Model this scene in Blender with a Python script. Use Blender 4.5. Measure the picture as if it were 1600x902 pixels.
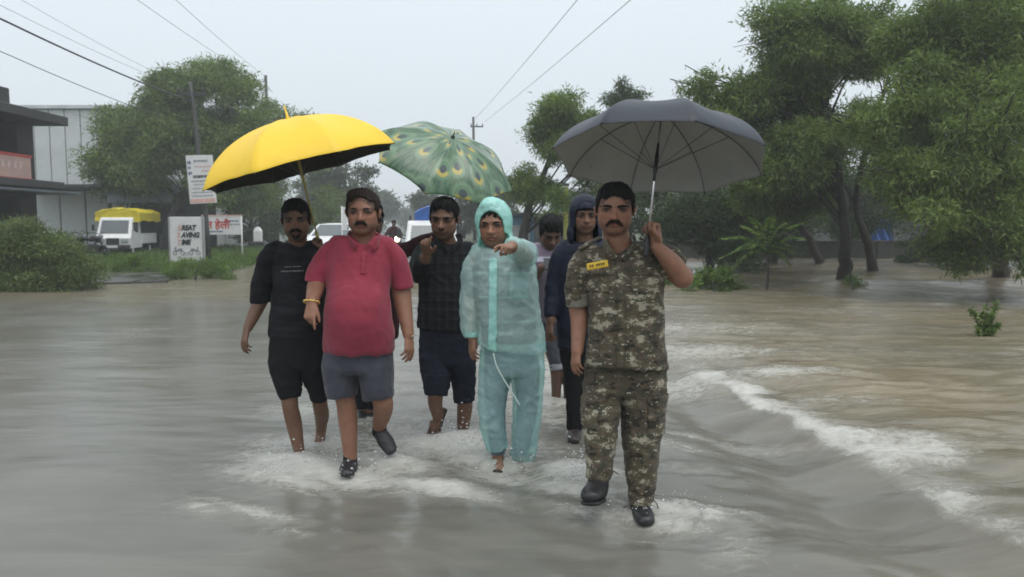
import bpy, math, random
import numpy as np
from mathutils import Vector, Matrix

for o in list(bpy.data.objects):
    bpy.data.objects.remove(o, do_unlink=True)
scene = bpy.context.scene
col = scene.collection
random.seed(7)
rng = np.random.default_rng(11)
R_ = math.radians

# ------------------------------------------------------------------ camera, sky, sun, exposure
FPX, CX, CY = 1180.0, 800.0, 451.0          # focal length and centre of the photograph in its own pixels
CAM_H = 1.5
PITCH = math.atan((451.0 - 352.0) / FPX)
cam_d = bpy.data.cameras.new('camera')
cam = bpy.data.objects.new('camera', cam_d)
col.objects.link(cam)
cam.location = (0, 0, CAM_H)
cam.rotation_euler = (math.pi / 2 - PITCH, 0, 0)
cam_d.sensor_width = 36.0
cam_d.lens = 36.0 * FPX / 1600.0
cam_d.clip_start = 0.05
cam_d.clip_end = 3000
cam_d.dof.use_dof = True
cam_d.dof.focus_distance = 4.4
cam_d.dof.aperture_fstop = 4.2
scene.camera = cam

SUN_EL, SUN_AZ = R_(68), R_(150)
world = bpy.data.worlds.new('World')
scene.world = world
world.use_nodes = True
wn, wl = world.node_tree.nodes, world.node_tree.links
wn.clear()
wo = wn.new('ShaderNodeOutputWorld')
bg = wn.new('ShaderNodeBackground')
sky = wn.new('ShaderNodeTexSky')
sky.sky_type = 'NISHITA'
sky.sun_disc = False
sky.sun_elevation = SUN_EL
sky.sun_rotation = SUN_AZ
sky.air_density = 1.0
sky.dust_density = 3.0
# an even overcast: the clear sky only tints a layer of flat rain cloud
cloud = wn.new('ShaderNodeMix'); cloud.data_type = 'RGBA'
cloud.inputs[0].default_value = 0.93
cloud.inputs[7].default_value = (6.5, 7.1, 7.55, 1)
wl.new(sky.outputs[0], cloud.inputs[6])
# overcast skies are brighter overhead than at the rim, evenly all round
wg = wn.new('ShaderNodeTexCoord'); ws = wn.new('ShaderNodeSeparateXYZ'); wl.new(wg.outputs['Generated'], ws.inputs[0])
wr = wn.new('ShaderNodeMapRange'); wl.new(ws.outputs[2], wr.inputs[0]); wr.inputs[1].default_value = 0.0; wr.inputs[2].default_value = 1.0; wr.inputs[3].default_value = 0.88; wr.inputs[4].default_value = 1.55
wm = wn.new('ShaderNodeVectorMath'); wm.operation = 'SCALE'; wl.new(cloud.outputs[2], wm.inputs[0]); wl.new(wr.outputs[0], wm.inputs['Scale'])
wl.new(wm.outputs[0], bg.inputs[0])
bg.inputs[1].default_value = 0.1
wl.new(bg.outputs[0], wo.inputs[0])
sun_d = bpy.data.lights.new('sun', 'SUN')
sun_d.energy = 1.3
sun_d.angle = R_(50)
sun_d.color = (1.0, 0.97, 0.93)
sun = bpy.data.objects.new('sun', sun_d)
col.objects.link(sun)
sun.rotation_euler = (math.pi / 2 - SUN_EL, 0, math.pi - SUN_AZ)
scene.view_settings.view_transform = 'Standard'
scene.view_settings.look = 'None'
scene.view_settings.exposure = 0.32
scene.view_settings.gamma = 1.0
scene.render.engine = 'CYCLES'
scene.cycles.max_bounces = 6
scene.cycles.transparent_max_bounces = 12
scene.cycles.volume_bounces = 1
scene.cycles.filter_width = 1.7
HAZE = 0.0022

def W(px, py, Y):
    """pixel of the photograph + distance along the street -> point in the place"""
    x = (px - CX) / FPX; v = -(py - CY) / FPX
    c, s = math.cos(PITCH), math.sin(PITCH)
    dy = c + v * s; dz = -s + v * c
    t = Y / dy
    return np.array([x * t, Y, CAM_H + dz * t])
def WG(px, py, z=0.0):
    """pixel -> point on the level z"""
    x = (px - CX) / FPX; v = -(py - CY) / FPX
    c, s = math.cos(PITCH), math.sin(PITCH)
    t = (z - CAM_H) / (-s + v * c)
    return np.array([x * t, (c + v * s) * t, z])

# ------------------------------------------------------------------ object helpers
def tag(o, label=None, cat=None, group=None, kind=None):
    if label: o['label'] = label
    if cat: o['category'] = cat
    if group: o['group'] = group
    if kind: o['kind'] = kind
    return o
def thing(name, label, cat, loc=(0, 0, 0), rz=0.0, group=None):
    o = bpy.data.objects.new(name, None)
    o.empty_display_size = 0.2
    col.objects.link(o)
    o.location = tuple(float(v) for v in loc); o.rotation_euler = (0, 0, rz)
    return tag(o, label, cat, group)
def link(name, me, parent=None, loc=(0, 0, 0), rot=None):
    o = bpy.data.objects.new(name, me)
    col.objects.link(o)
    if parent is not None: o.parent = parent
    o.location = tuple(float(v) for v in loc)
    if rot is not None: o.rotation_euler = rot
    return o
def mesh(name, V, F, mats=(), mi=None, smooth=True, attrs=None, uv=None):
    """V (n,3) float, F list of int arrays (m,k) -> mesh data"""
    V = np.asarray(V, dtype=np.float32)
    if not isinstance(F, (list, tuple)): F = [F]
    F = [np.asarray(f, dtype=np.int32) for f in F if len(f)]
    loops = np.concatenate([f.ravel() for f in F]) if F else np.zeros(0, np.int32)
    sizes = np.concatenate([np.full(len(f), f.shape[1], np.int32) for f in F]) if F else np.zeros(0, np.int32)
    starts = np.concatenate([[0], np.cumsum(sizes)[:-1]]).astype(np.int32)
    me = bpy.data.meshes.new(name)
    me.vertices.add(len(V)); me.vertices.foreach_set('co', V.ravel())
    me.loops.add(len(loops)); me.loops.foreach_set('vertex_index', loops)
    me.polygons.add(len(sizes))
    me.polygons.foreach_set('loop_start', starts)
    if mi is not None: me.polygons.foreach_set('material_index', np.asarray(mi, np.int32))
    me.polygons.foreach_set('use_smooth', np.full(len(sizes), bool(smooth)))
    for m in mats: me.materials.append(m)
    if uv is not None:
        l = me.uv_layers.new(name='UVMap')
        l.data.foreach_set('uv', np.asarray(uv, np.float32)[loops].ravel())
    me.update(calc_edges=True)
    me.validate()
    for k, a in (attrs or {}).items():
        a = np.asarray(a, np.float32)
        if a.ndim == 1:
            at = me.attributes.new(k, 'FLOAT', 'POINT'); at.data.foreach_set('value', a)
        else:
            at = me.attributes.new(k, 'FLOAT_COLOR', 'POINT')
            at.data.foreach_set('color', np.concatenate([a, np.ones((len(a), 1), np.float32)], 1).ravel())
    return me

class MB:
    """collects simple solids into one mesh"""
    def __init__(s): s.v = []; s.f = []; s.m = []; s.n = 0
    def add(s, V, F, m=0):
        V = np.asarray(V, float)
        for f in F:
            s.f.append([int(i) + s.n for i in f]); s.m.append(m)
        s.v.append(V); s.n += len(V); return s
    def box(s, c, d, rz=0.0, m=0, bevel=0.0, rot=None):
        c = np.asarray(c, float); h = np.asarray(d, float) / 2
        b = min(bevel, h.min() * 0.9)
        if b <= 0:
            V = np.array([[x, y, z] for x in (-1, 1) for y in (-1, 1) for z in (-1, 1)]) * h
            F = [(0, 1, 3, 2), (4, 6, 7, 5), (0, 4, 5, 1), (2, 3, 7, 6), (0, 2, 6, 4), (1, 5, 7, 3)]
        else:
            V = []; idx = {}
            for sx in (-1, 1):
                for sy in (-1, 1):
                    for sz in (-1, 1):
                        for a in range(3):
                            p = np.array([sx, sy, sz]) * (h - b); p[a] += (sx, sy, sz)[a] * b
                            idx[(sx, sy, sz, a)] = len(V); V.append(p)
            V = np.array(V); F = []
            for a in range(3):
                o1, o2 = (a + 1) % 3, (a + 2) % 3
                for sg in (-1, 1):
                    q = []
                    for s1, s2 in ((-1, -1), (1, -1), (1, 1), (-1, 1)):
                        t = [0, 0, 0]; t[a] = sg; t[o1] = s1; t[o2] = s2; q.append(idx[(*t, a)])
                    F.append(q if sg > 0 else q[::-1])
            for a in range(3):
                o1, o2 = (a + 1) % 3, (a + 2) % 3
                for s1 in (-1, 1):
                    for s2 in (-1, 1):
                        t = [0, 0, 0]; t[o1] = s1; t[o2] = s2
                        t0 = list(t); t0[a] = -1; t1 = list(t); t1[a] = 1
                        q = [idx[(*t0, o1)], idx[(*t1, o1)], idx[(*t1, o2)], idx[(*t0, o2)]]
                        F.append(q if s1 * s2 < 0 else q[::-1])
            for sx in (-1, 1):
                for sy in (-1, 1):
                    for sz in (-1, 1):
                        q = [idx[(sx, sy, sz, a)] for a in range(3)]
                        F.append(q if sx * sy * sz > 0 else q[::-1])
        if rot is not None: V = V @ np.array(rot).T
        elif rz:
            cz, sz = math.cos(rz), math.sin(rz)
            V = V @ np.array([[cz, sz, 0], [-sz, cz, 0], [0, 0, 1]])
        return s.add(V + c, F, m)
    def tube(s, P, r, n=8, m=0, cap=True):
        P = np.asarray(P, float); k = len(P)
        r = np.full(k, r) if np.isscalar(r) else np.asarray(r, float)
        T = np.gradient(P, axis=0); T /= np.linalg.norm(T, axis=1)[:, None] + 1e-9
        up = np.array([0, 0, 1.0]) if abs(T[0][2]) < 0.9 else np.array([1.0, 0, 0])
        V = []
        u = np.cross(T[0], up); u /= np.linalg.norm(u)
        for i in range(k):
            u = u - T[i] * (u @ T[i]); u /= np.linalg.norm(u) + 1e-9
            w = np.cross(T[i], u)
            a = np.arange(n) * 2 * math.pi / n
            V.append(P[i] + r[i] * (np.cos(a)[:, None] * u + np.sin(a)[:, None] * w))
        V = np.concatenate(V)
        F = [(i * n + j, i * n + (j + 1) % n, (i + 1) * n + (j + 1) % n, (i + 1) * n + j) for i in range(k - 1) for j in range(n)]
        if cap: F += [tuple(range(n))[::-1], tuple((k - 1) * n + j for j in range(n))]
        return s.add(V, F, m)
    def cyl(s, p0, p1, r, n=16, m=0, r1=None):
        return s.tube([p0, p1], [r, r if r1 is None else r1], n, m)
    def sphere(s, c, r, n=12, k=8, m=0):
        r = np.asarray(r, float) * np.ones(3); V = [[0, 0, 1]]
        for i in range(1, k):
            t = math.pi * i / k
            V += [[math.sin(t) * math.cos(2 * math.pi * j / n), math.sin(t) * math.sin(2 * math.pi * j / n), math.cos(t)] for j in range(n)]
        V.append([0, 0, -1]); F = [(0, 1 + j, 1 + (j + 1) % n) for j in range(n)]
        for i in range(k - 2):
            F += [(1 + i * n + j, 1 + (i + 1) * n + j, 1 + (i + 1) * n + (j + 1) % n, 1 + i * n + (j + 1) % n) for j in range(n)]
        L = len(V) - 1; b = 1 + (k - 2) * n
        F += [(L, b + (j + 1) % n, b + j) for j in range(n)]
        return s.add(np.array(V) * r + np.asarray(c, float), F, m)
    def torus(s, c, R, r, axis=(0, 0, 1), n=24, k=8, m=0, sq=(1, 1)):
        ax = np.asarray(axis, float); ax /= np.linalg.norm(ax)
        u = np.cross(ax, [0, 1.0, 0.1]); u /= np.linalg.norm(u); w = np.cross(ax, u)
        V = []
        for i in range(n):
            a = 2 * math.pi * i / n
            d = math.cos(a) * u * sq[0] + math.sin(a) * w * sq[1]
            for j in range(k):
                b = 2 * math.pi * j / k
                V.append(np.asarray(c) + d * (R + r * math.cos(b)) + ax * r * math.sin(b))
        F = [(i * k + j, ((i + 1) % n) * k + j, ((i + 1) % n) * k + (j + 1) % k, i * k + (j + 1) % k) for i in range(n) for j in range(k)]
        return s.add(V, F, m)
    def prism(s, poly, y0, y1, m=0):
        """polygon in x,z extruded along y"""
        n = len(poly)
        V = [[p[0], y0, p[1]] for p in poly] + [[p[0], y1, p[1]] for p in poly]
        F = [tuple(range(n)), tuple(range(2 * n - 1, n - 1, -1))] + [(i, i + n, (i + 1) % n + n, (i + 1) % n) for i in range(n)]
        return s.add(V, F, m)
    def data(s, name, mats, smooth=False):
        groups = {}
        for f, m in zip(s.f, s.m): groups.setdefault(len(f), []).append((f, m))
        F = []; mi = []
        for k, l in groups.items():
            F.append(np.array([x[0] for x in l])); mi += [x[1] for x in l]
        if not isinstance(mats, (list, tuple)): mats = [mats]
        return mesh(name, np.concatenate(s.v), F, mats, mi, smooth)
    def build(s, name, mats, parent=None, loc=(0, 0, 0), rot=None, smooth=False):
        return link(name, s.data(name, mats, smooth), parent, loc, rot)

# ------------------------------------------------------------------ noise in numpy
_g = np.random.default_rng(3)
_PERM = np.concatenate([_g.permutation(256)] * 3)
_GR = _g.normal(size=(256, 3)); _GR /= np.linalg.norm(_GR, axis=1)[:, None]
def pnoise(P):
    P = np.asarray(P, float); I = np.floor(P).astype(int); f = P - I; I &= 255
    u = f * f * f * (f * (f * 6 - 15) + 10)
    out = 0
    for dx in (0, 1):
        for dy in (0, 1):
            for dz in (0, 1):
                h = _PERM[_PERM[_PERM[(I[:, 0] + dx) & 255] + ((I[:, 1] + dy) & 255)] + ((I[:, 2] + dz) & 255)]
                g = _GR[h]
                d = g[:, 0] * (f[:, 0] - dx) + g[:, 1] * (f[:, 1] - dy) + g[:, 2] * (f[:, 2] - dz)
                w = (u[:, 0] if dx else 1 - u[:, 0]) * (u[:, 1] if dy else 1 - u[:, 1]) * (u[:, 2] if dz else 1 - u[:, 2])
                out = out + w * d
    return out * 1.5
def fbm(P, o=4, g=0.5):
    s = 0; a = 1.0; P = np.array(P, float)
    for i in range(o):
        s = s + a * pnoise(P + 17.3 * i); P = P * 2.03; a *= g
    return s
def sstep(a, b, x):
    t = np.clip((x - a) / (b - a), 0, 1); return t * t * (3 - 2 * t)
# ------------------------------------------------------------------ materials
class NT:
    """small helper for a node material"""
    def __init__(s, name):
        s.m = bpy.data.materials.new(name); s.m.use_nodes = True
        s.t = s.m.node_tree; s.n = s.t.nodes; s.l = s.t.links
        s.n.clear()
        s.out = s.n.new('ShaderNodeOutputMaterial')
        s.p = s.n.new('ShaderNodeBsdfPrincipled')
        s.l.new(s.p.outputs[0], s.out.inputs[0])
        s.tc = s.n.new('ShaderNodeTexCoord')
    def node(s, t, **k):
        x = s.n.new(t)
        for a, b in k.items(): setattr(x, a, b)
        return x
    def put(s, sock, v):
        if hasattr(v, 'links') or hasattr(v, 'is_linked'): s.l.new(v, sock)
        else: sock.default_value = v
    def map(s, scale=(1, 1, 1), loc=(0, 0, 0), rot=(0, 0, 0), src=None):
        x = s.node('ShaderNodeMapping')
        s.l.new(src if src is not None else s.tc.outputs['Object'], x.inputs[0])
        x.inputs['Scale'].default_value = scale; x.inputs['Location'].default_value = loc; x.inputs['Rotation'].default_value = rot
        return x.outputs[0]
    def noise(s, scale, detail=3, rough=0.55, vec=None, dist=0.0):
        x = s.node('ShaderNodeTexNoise')
        s.l.new(vec if vec is not None else s.tc.outputs['Object'], x.inputs['Vector'])
        x.inputs['Scale'].default_value = scale; x.inputs['Detail'].default_value = detail
        x.inputs['Roughness'].default_value = rough; x.inputs['Distortion'].default_value = dist
        return x.outputs['Fac']
    def vor(s, scale, vec=None, rnd=1.0, feature='F1', out='Distance', dim='3D'):
        x = s.node('ShaderNodeTexVoronoi', feature=feature, voronoi_dimensions=dim)
        s.l.new(vec if vec is not None else s.tc.outputs['Object'], x.inputs['Vector'])
        x.inputs['Scale'].default_value = scale; x.inputs['Randomness'].default_value = rnd
        return x.outputs[out]
    def ramp(s, fac, stops, mode='LINEAR'):
        x = s.node('ShaderNodeValToRGB'); x.color_ramp.interpolation = mode
        e = x.color_ramp.elements
        while len(e) < len(stops): e.new(0.5)
        for i, (p, c) in enumerate(stops):
            e[i].position = p
            e[i].color = (*c, 1) if not np.isscalar(c) else (c, c, c, 1)
        s.l.new(fac, x.inputs[0]); return x.outputs[0]
    def mix(s, fac, a, b, mode='MIX'):
        x = s.node('ShaderNodeMix', data_type='RGBA', blend_type=mode)
        s.put(x.inputs[0], fac)
        for i, v in ((6, a), (7, b)):
            if isinstance(v, (tuple, list)): v = (*v, 1) if len(v) == 3 else v
            s.put(x.inputs[i], v)
        return x.outputs[2]
    def math(s, op, a, b=0.0, c=None, clamp=False):
        x = s.node('ShaderNodeMath', operation=op, use_clamp=clamp)
        s.put(x.inputs[0], a); s.put(x.inputs[1], b)
        if c is not None: s.put(x.inputs[2], c)
        return x.outputs[0]
    def attr(s, name, out='Color'):
        x = s.node('ShaderNodeAttribute', attribute_name=name); return x.outputs[out]
    def bump(s, h, strength=0.3, dist=0.01):
        x = s.node('ShaderNodeBump'); x.inputs['Strength'].default_value = strength
        x.inputs['Distance'].default_value = dist; s.l.new(h, x.inputs['Height'])
        s.l.new(x.outputs[0], s.p.inputs['Normal']); return x
    def set(s, **k):
        for a, v in k.items():
            a = {'color': 'Base Color', 'rough': 'Roughness', 'metal': 'Metallic', 'ior': 'IOR', 'spec': 'Specular IOR Level',
                 'trans': 'Transmission Weight', 'alpha': 'Alpha', 'coat': 'Coat Weight', 'sheen': 'Sheen Weight', 'em': 'Emission Color', 'ems': 'Emission Strength'}[a]
            if isinstance(v, (tuple, list)) and len(v) == 3: v = (*v, 1)
            s.put(s.p.inputs[a], v)
        return s
    def sep(s, vec=None):
        x = s.node('ShaderNodeSeparateXYZ'); s.l.new(vec if vec is not None else s.tc.outputs['Object'], x.inputs[0]); return x.outputs

def plain(name, c, rough=0.6, var=0.15, scale=6.0, metal=0.0, bump=0.0, bscale=60.0, spec=0.5, dirt=None):
    t = NT(name)
    n = t.noise(scale, 4)
    c2 = tuple(v * (1 - var) for v in c); c1 = tuple(min(1, v * (1 + var)) for v in c)
    cc = t.ramp(n, [(0.3, c2), (0.7, c1)])
    if dirt:
        d = t.ramp(t.noise(dirt[1], 5, 0.65), [(dirt[2], 0.0), (dirt[3], 1.0)])
        cc = t.mix(t.math('MULTIPLY', d, 0.8), cc, dirt[0])
    t.set(color=cc, rough=rough, metal=metal, spec=spec)
    if bump: t.bump(t.noise(bscale, 3), bump, 0.01)
    return t.m
def cloth(name, c, var=0.14, rough=0.85, sheen=0.15, bump=0.25, wet=0.0):
    t = NT(name)
    n = t.noise(9.0, 5, 0.6)
    cc = t.ramp(n, [(0.3, tuple(v * (1 - var) for v in c)), (0.72, tuple(min(1, v * (1 + var)) for v in c))])
    if wet:
        w = t.ramp(t.noise(5.5, 4, 0.6), [(0.5, 0.0), (0.62, 1.0)])
        cc = t.mix(t.math('MULTIPLY', w, wet), cc, tuple(v * 0.6 for v in c))
    t.set(color=cc, rough=rough, sheen=0.0 if max(c) < .05 else sheen, spec=0.2)
    h = t.math('ADD', t.math('MULTIPLY', t.noise(420, 2), 0.35), t.math('MULTIPLY', t.noise(34, 3), 0.65))
    t.bump(h, bump, 0.006)
    return t.m
def skin_mat(name, c):
    t = NT(name)
    n = t.noise(26, 4, 0.6)
    cc = t.ramp(n, [(0.3, tuple(v * 0.86 for v in c)), (0.7, tuple(v * 1.1 for v in c))])
    cc = t.mix(1.0, cc, t.attr('tint'), 'MULTIPLY')
    t.set(color=cc, rough=t.ramp(t.noise(60, 3), [(0.3, 0.42), (0.7, 0.6)]), spec=0.4)
    t.p.inputs['Subsurface Weight'].default_value = 0.08
    t.p.inputs['Subsurface Radius'].default_value = (0.012, 0.005, 0.003)
    t.bump(t.math('ADD', t.noise(230, 3), t.math('MULTIPLY', t.noise(60, 4), 1.5)), 0.28, 0.003)
    return t.m
def hair_mat(name, c):
    t = NT(name)
    n = t.noise(70, 3, 0.6, vec=t.map((3.0, 3.0, 0.5)))
    t.set(color=t.ramp(n, [(0.3, tuple(v * 0.6 for v in c)), (0.75, tuple(v * 1.9 for v in c))]), rough=0.6, spec=0.15)
    t.bump(n, 0.7, 0.008)
    return t.m
# ------------------------------------------------------------------ solid modelling: smooth unions on a grid, then a mesh
def nrm(v):
    v = np.asarray(v, float); return v / (np.linalg.norm(v) + 1e-12)
def smin(a, b, k):
    if k <= 0: return np.minimum(a, b)
    h = np.maximum(k - np.abs(a - b), 0) / k
    return np.minimum(a, b) - h * h * k * 0.25
def smax(a, b, k): return -smin(-a, -b, k)
def catmull(P, n):
    P = np.asarray(P, float)
    Q = np.concatenate([[2 * P[0] - P[1]], P, [2 * P[-1] - P[-2]]]); out = []
    for i in range(1, len(Q) - 2):
        for j in range(n):
            t = j / n
            out.append(0.5 * (2 * Q[i] + (Q[i + 1] - Q[i - 1]) * t + (2 * Q[i - 1] - 5 * Q[i] + 4 * Q[i + 1] - Q[i + 2]) * t * t
                              + (3 * Q[i] - Q[i - 1] - 3 * Q[i + 1] + Q[i + 2]) * t ** 3))
    out.append(P[-1]); return np.array(out)

class Field:
    def __init__(s): s.ops = []
    def tube(s, P, A, B=None, v=(0, 1, 0), k=0.02, sub=1, cap0=None, cap1=None, op='u', kk=0.0, capk=0.006):
        """polyline with half-widths A across and B along the direction v; cap0 / cap1 cut it off flat (True or a normal)"""
        P = np.asarray(P, float); A = np.asarray(A, float) * np.ones(len(P))
        B = A if B is None else np.asarray(B, float) * np.ones(len(P))
        if sub > 1:
            Q = catmull(np.concatenate([P, A[:, None], B[:, None]], 1), sub); P, A, B = Q[:, :3], Q[:, 3], Q[:, 4]
        v = nrm(v); segs = []
        for i in range(len(P) - 1):
            w = P[i + 1] - P[i]; L = np.linalg.norm(w)
            if L < 1e-6: continue
            w = w / L; vv = v - w * (v @ w)
            if np.linalg.norm(vv) < 1e-3: vv = np.cross(w, [1.0, 0.1, 0])
            vv = nrm(vv); uu = np.cross(vv, w)
            segs.append((P[i], w, L, uu, vv, A[i], A[i + 1], B[i], B[i + 1]))
        m = max(A.max(), B.max())
        caps = []
        if cap0 is not None: caps.append((P[0], -segs[0][1] if cap0 is True else nrm(cap0)))
        if cap1 is not None: caps.append((P[-1], segs[-1][1] if cap1 is True else nrm(cap1)))
        lo, hi = P.min(0) - m, P.max(0) + m
        def f(X, Y, Z):
            D = None
            for p, w, L, u, vv, a0, a1, b0, b1 in segs:
                qx, qy, qz = X - p[0], Y - p[1], Z - p[2]
                s_ = qx * w[0] + qy * w[1] + qz * w[2]
                t = np.clip(s_ / L, 0, 1)
                a = a0 + (a1 - a0) * t; b = b0 + (b1 - b0) * t; c = np.minimum(a, b)
                x = (qx * u[0] + qy * u[1] + qz * u[2]); y = (qx * vv[0] + qy * vv[1] + qz * vv[2]); z = s_ - t * L
                k0 = np.sqrt((x / a) ** 2 + (y / b) ** 2 + (z / c) ** 2) + 1e-9
                k1 = np.sqrt((x / a ** 2) ** 2 + (y / b ** 2) ** 2 + (z / c ** 2) ** 2) + 1e-9
                d = k0 * (k0 - 1) / k1
                D = d if D is None else smin(D, d, kk)
            for c, n in caps:
                D = smax(D, (X - c[0]) * n[0] + (Y - c[1]) * n[1] + (Z - c[2]) * n[2], capk)
            return D
        s.ops.append((op, k, lo, hi, f)); return s
    def ell(s, c, r, M=None, k=0.02, op='u'):
        c = np.asarray(c, float); r = np.asarray(r, float) * np.ones(3); M = np.eye(3) if M is None else np.asarray(M)
        m = r.max()
        def f(X, Y, Z):
            q = [X - c[0], Y - c[1], Z - c[2]]
            l = [(q[0] * M[i][0] + q[1] * M[i][1] + q[2] * M[i][2]) for i in range(3)]
            k0 = np.sqrt(sum((l[i] / r[i]) ** 2 for i in range(3))) + 1e-9
            k1 = np.sqrt(sum((l[i] / r[i] ** 2) ** 2 for i in range(3))) + 1e-9
            return k0 * (k0 - 1) / k1
        s.ops.append((op, k, c - m, c + m, f)); return s
    def box(s, c, h, M=None, rnd=0.005, k=0.01, op='u'):
        c = np.asarray(c, float); h = np.asarray(h, float); M = np.eye(3) if M is None else np.asarray(M)
        m = np.linalg.norm(h)
        def f(X, Y, Z):
            q = [X - c[0], Y - c[1], Z - c[2]]
            l = [np.abs(q[0] * M[i][0] + q[1] * M[i][1] + q[2] * M[i][2]) - (h[i] - rnd) for i in range(3)]
            o = np.sqrt(sum(np.maximum(x, 0) ** 2 for x in l))
            return o + np.minimum(np.maximum(np.maximum(l[0], l[1]), l[2]), 0) - rnd
        s.ops.append((op, k, c - m, c + m, f)); return s
    def cut(s, p, n, k=0.004):
        """throw away everything on the side of p that n points to"""
        p = np.asarray(p, float); n = nrm(n)
        s.ops.append(('p', k, None, None, lambda X, Y, Z: (X - p[0]) * n[0] + (Y - p[1]) * n[1] + (Z - p[2]) * n[2])); return s
    def shape(s, f, lo, hi, k=0.0, op='u'):
        s.ops.append((op, k, np.asarray(lo, float), np.asarray(hi, float), f)); return s
    def build(s, h=0.005, fine=()):
        us = [o for o in s.ops if o[0] == 'u']
        lo = np.min([o[2] for o in us], 0) - 3 * h; hi = np.max([o[3] for o in us], 0) + 3 * h
        G = []
        for a in range(3):
            z = lo[a]; q = []
            while z < hi[a] + h:
                q.append(z); st = h
                for l, u, w in fine:
                    if l[a] <= z <= u[a]: st = min(st, w)
                z += st
            G.append(np.array(q, np.float32))
        D = np.full([len(g) for g in G], 1.0, np.float32)
        for op, k, l, u, f in s.ops:
            if l is None:
                D = smax(D, f(G[0][:, None, None], G[1][None, :, None], G[2][None, None, :]).astype(np.float32), k); continue
            mg = k + 2.5 * h; sl = []
            for a in range(3):
                i0 = int(np.searchsorted(G[a], l[a] - mg)); i1 = int(np.searchsorted(G[a], u[a] + mg)); sl.append(slice(i0, i1))
            X, Y, Z = G[0][sl[0]][:, None, None], G[1][sl[1]][None, :, None], G[2][sl[2]][None, None, :]
            if 0 in (X.size, Y.size, Z.size): continue
            d = f(X, Y, Z).astype(np.float32); sl = tuple(sl)
            D[sl] = smin(D[sl], d, k) if op == 'u' else smax(D[sl], -d, k)
        return nets(D, G)

def nets(D, G):
    S = D < 0; n = D.shape
    c = np.zeros([n[0] - 1, n[1] - 1, n[2] - 1], np.uint8)
    for a in (0, 1):
        for b in (0, 1):
            for e in (0, 1): c += S[a:n[0] - 1 + a, b:n[1] - 1 + b, e:n[2] - 1 + e]
    I, J, K = np.nonzero((c > 0) & (c < 8))
    idx = np.full(c.shape, -1, np.int32); idx[I, J, K] = np.arange(len(I))
    crn = [(a, b, e) for a in (0, 1) for b in (0, 1) for e in (0, 1)]
    d = {q: D[I + q[0], J + q[1], K + q[2]] for q in crn}
    pos = np.zeros((len(I), 3)); cnt = np.zeros(len(I))
    for q in crn:
        for a in range(3):
            if q[a] == 0:
                r = list(q); r[a] = 1; r = tuple(r)
                m = (d[q] < 0) != (d[r] < 0)
                t = np.where(m, d[q] / np.where(m, d[q] - d[r], 1), 0)
                p = np.tile(np.array(q, float), (len(I), 1)); p[:, a] = t
                pos += p * m[:, None]; cnt += m
    pos /= cnt[:, None]
    V = np.empty_like(pos)
    for a, ii in enumerate((I, J, K)):
        V[:, a] = G[a][ii] + pos[:, a] * (G[a][ii + 1] - G[a][ii])
    F = []
    for a in range(3):
        sl0 = [slice(None)] * 3; sl1 = [slice(None)] * 3
        sl0[a] = slice(0, n[a] - 1); sl1[a] = slice(1, n[a])
        s0, s1 = S[tuple(sl0)], S[tuple(sl1)]
        E = np.array(np.nonzero(s0 != s1)).T
        b, e = (a + 1) % 3, (a + 2) % 3
        ok = (E[:, b] > 0) & (E[:, e] > 0) & (E[:, b] < n[b] - 1) & (E[:, e] < n[e] - 1); E = E[ok]
        flip = ~s0[tuple(E.T)]
        q = []
        for ob, oe in ((-1, -1), (0, -1), (0, 0), (-1, 0)):
            T = E.copy(); T[:, b] += ob; T[:, e] += oe; q.append(idx[tuple(T.T)])
        q = np.stack(q, 1); q[flip] = q[flip][:, ::-1]
        F.append(q)
    F = np.concatenate(F); F = F[(F >= 0).all(1)]
    return V, F

def vnormals(V, F):
    n = np.cross(V[F[:, 2]] - V[F[:, 0]], V[F[:, 3]] - V[F[:, 1]])
    N = np.zeros_like(V)
    for i in range(4): np.add.at(N, F[:, i], n)
    return N / (np.linalg.norm(N, axis=1)[:, None] + 1e-12)
def relax(V, F, it=1, lam=0.5):
    e = np.concatenate([F[:, [0, 1]], F[:, [1, 2]], F[:, [2, 3]], F[:, [3, 0]]])
    for _ in range(it):
        S = np.zeros_like(V); c = np.zeros(len(V))
        for a in range(3): S[:, a] = np.bincount(e[:, 0], V[e[:, 1], a], len(V)) + np.bincount(e[:, 1], V[e[:, 0], a], len(V))
        c = np.bincount(e[:, 0], minlength=len(V)) + np.bincount(e[:, 1], minlength=len(V))
        V = V + lam * (S / np.maximum(c, 1)[:, None] - V)
    return V
def wrinkle(V, F, amp, sc, seed=0, ridge=0.6, mask=None):
    """cloth folds: pushes the surface along its normals with stretched, warped noise"""
    N = vnormals(V, F); P = V * np.asarray(sc) + seed * 7.31
    P = P @ np.array([[1, 0, .55], [0, 1, .3], [-.25, 0, 1]])
    P = P + 0.5 * np.stack([pnoise(P * 0.7 + 5), pnoise(P * 0.7 + 9), pnoise(P * 0.7 + 13)], 1)
    a = pnoise(P); r = 1 - 2.2 * np.abs(pnoise(P * 1.3 + 31))
    d = amp * ((1 - ridge) * a + ridge * r * 0.6 + 0.25 * pnoise(P * 2.7 + 3))
    if mask is not None: d = d * mask
    return V + N * d[:, None]

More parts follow.
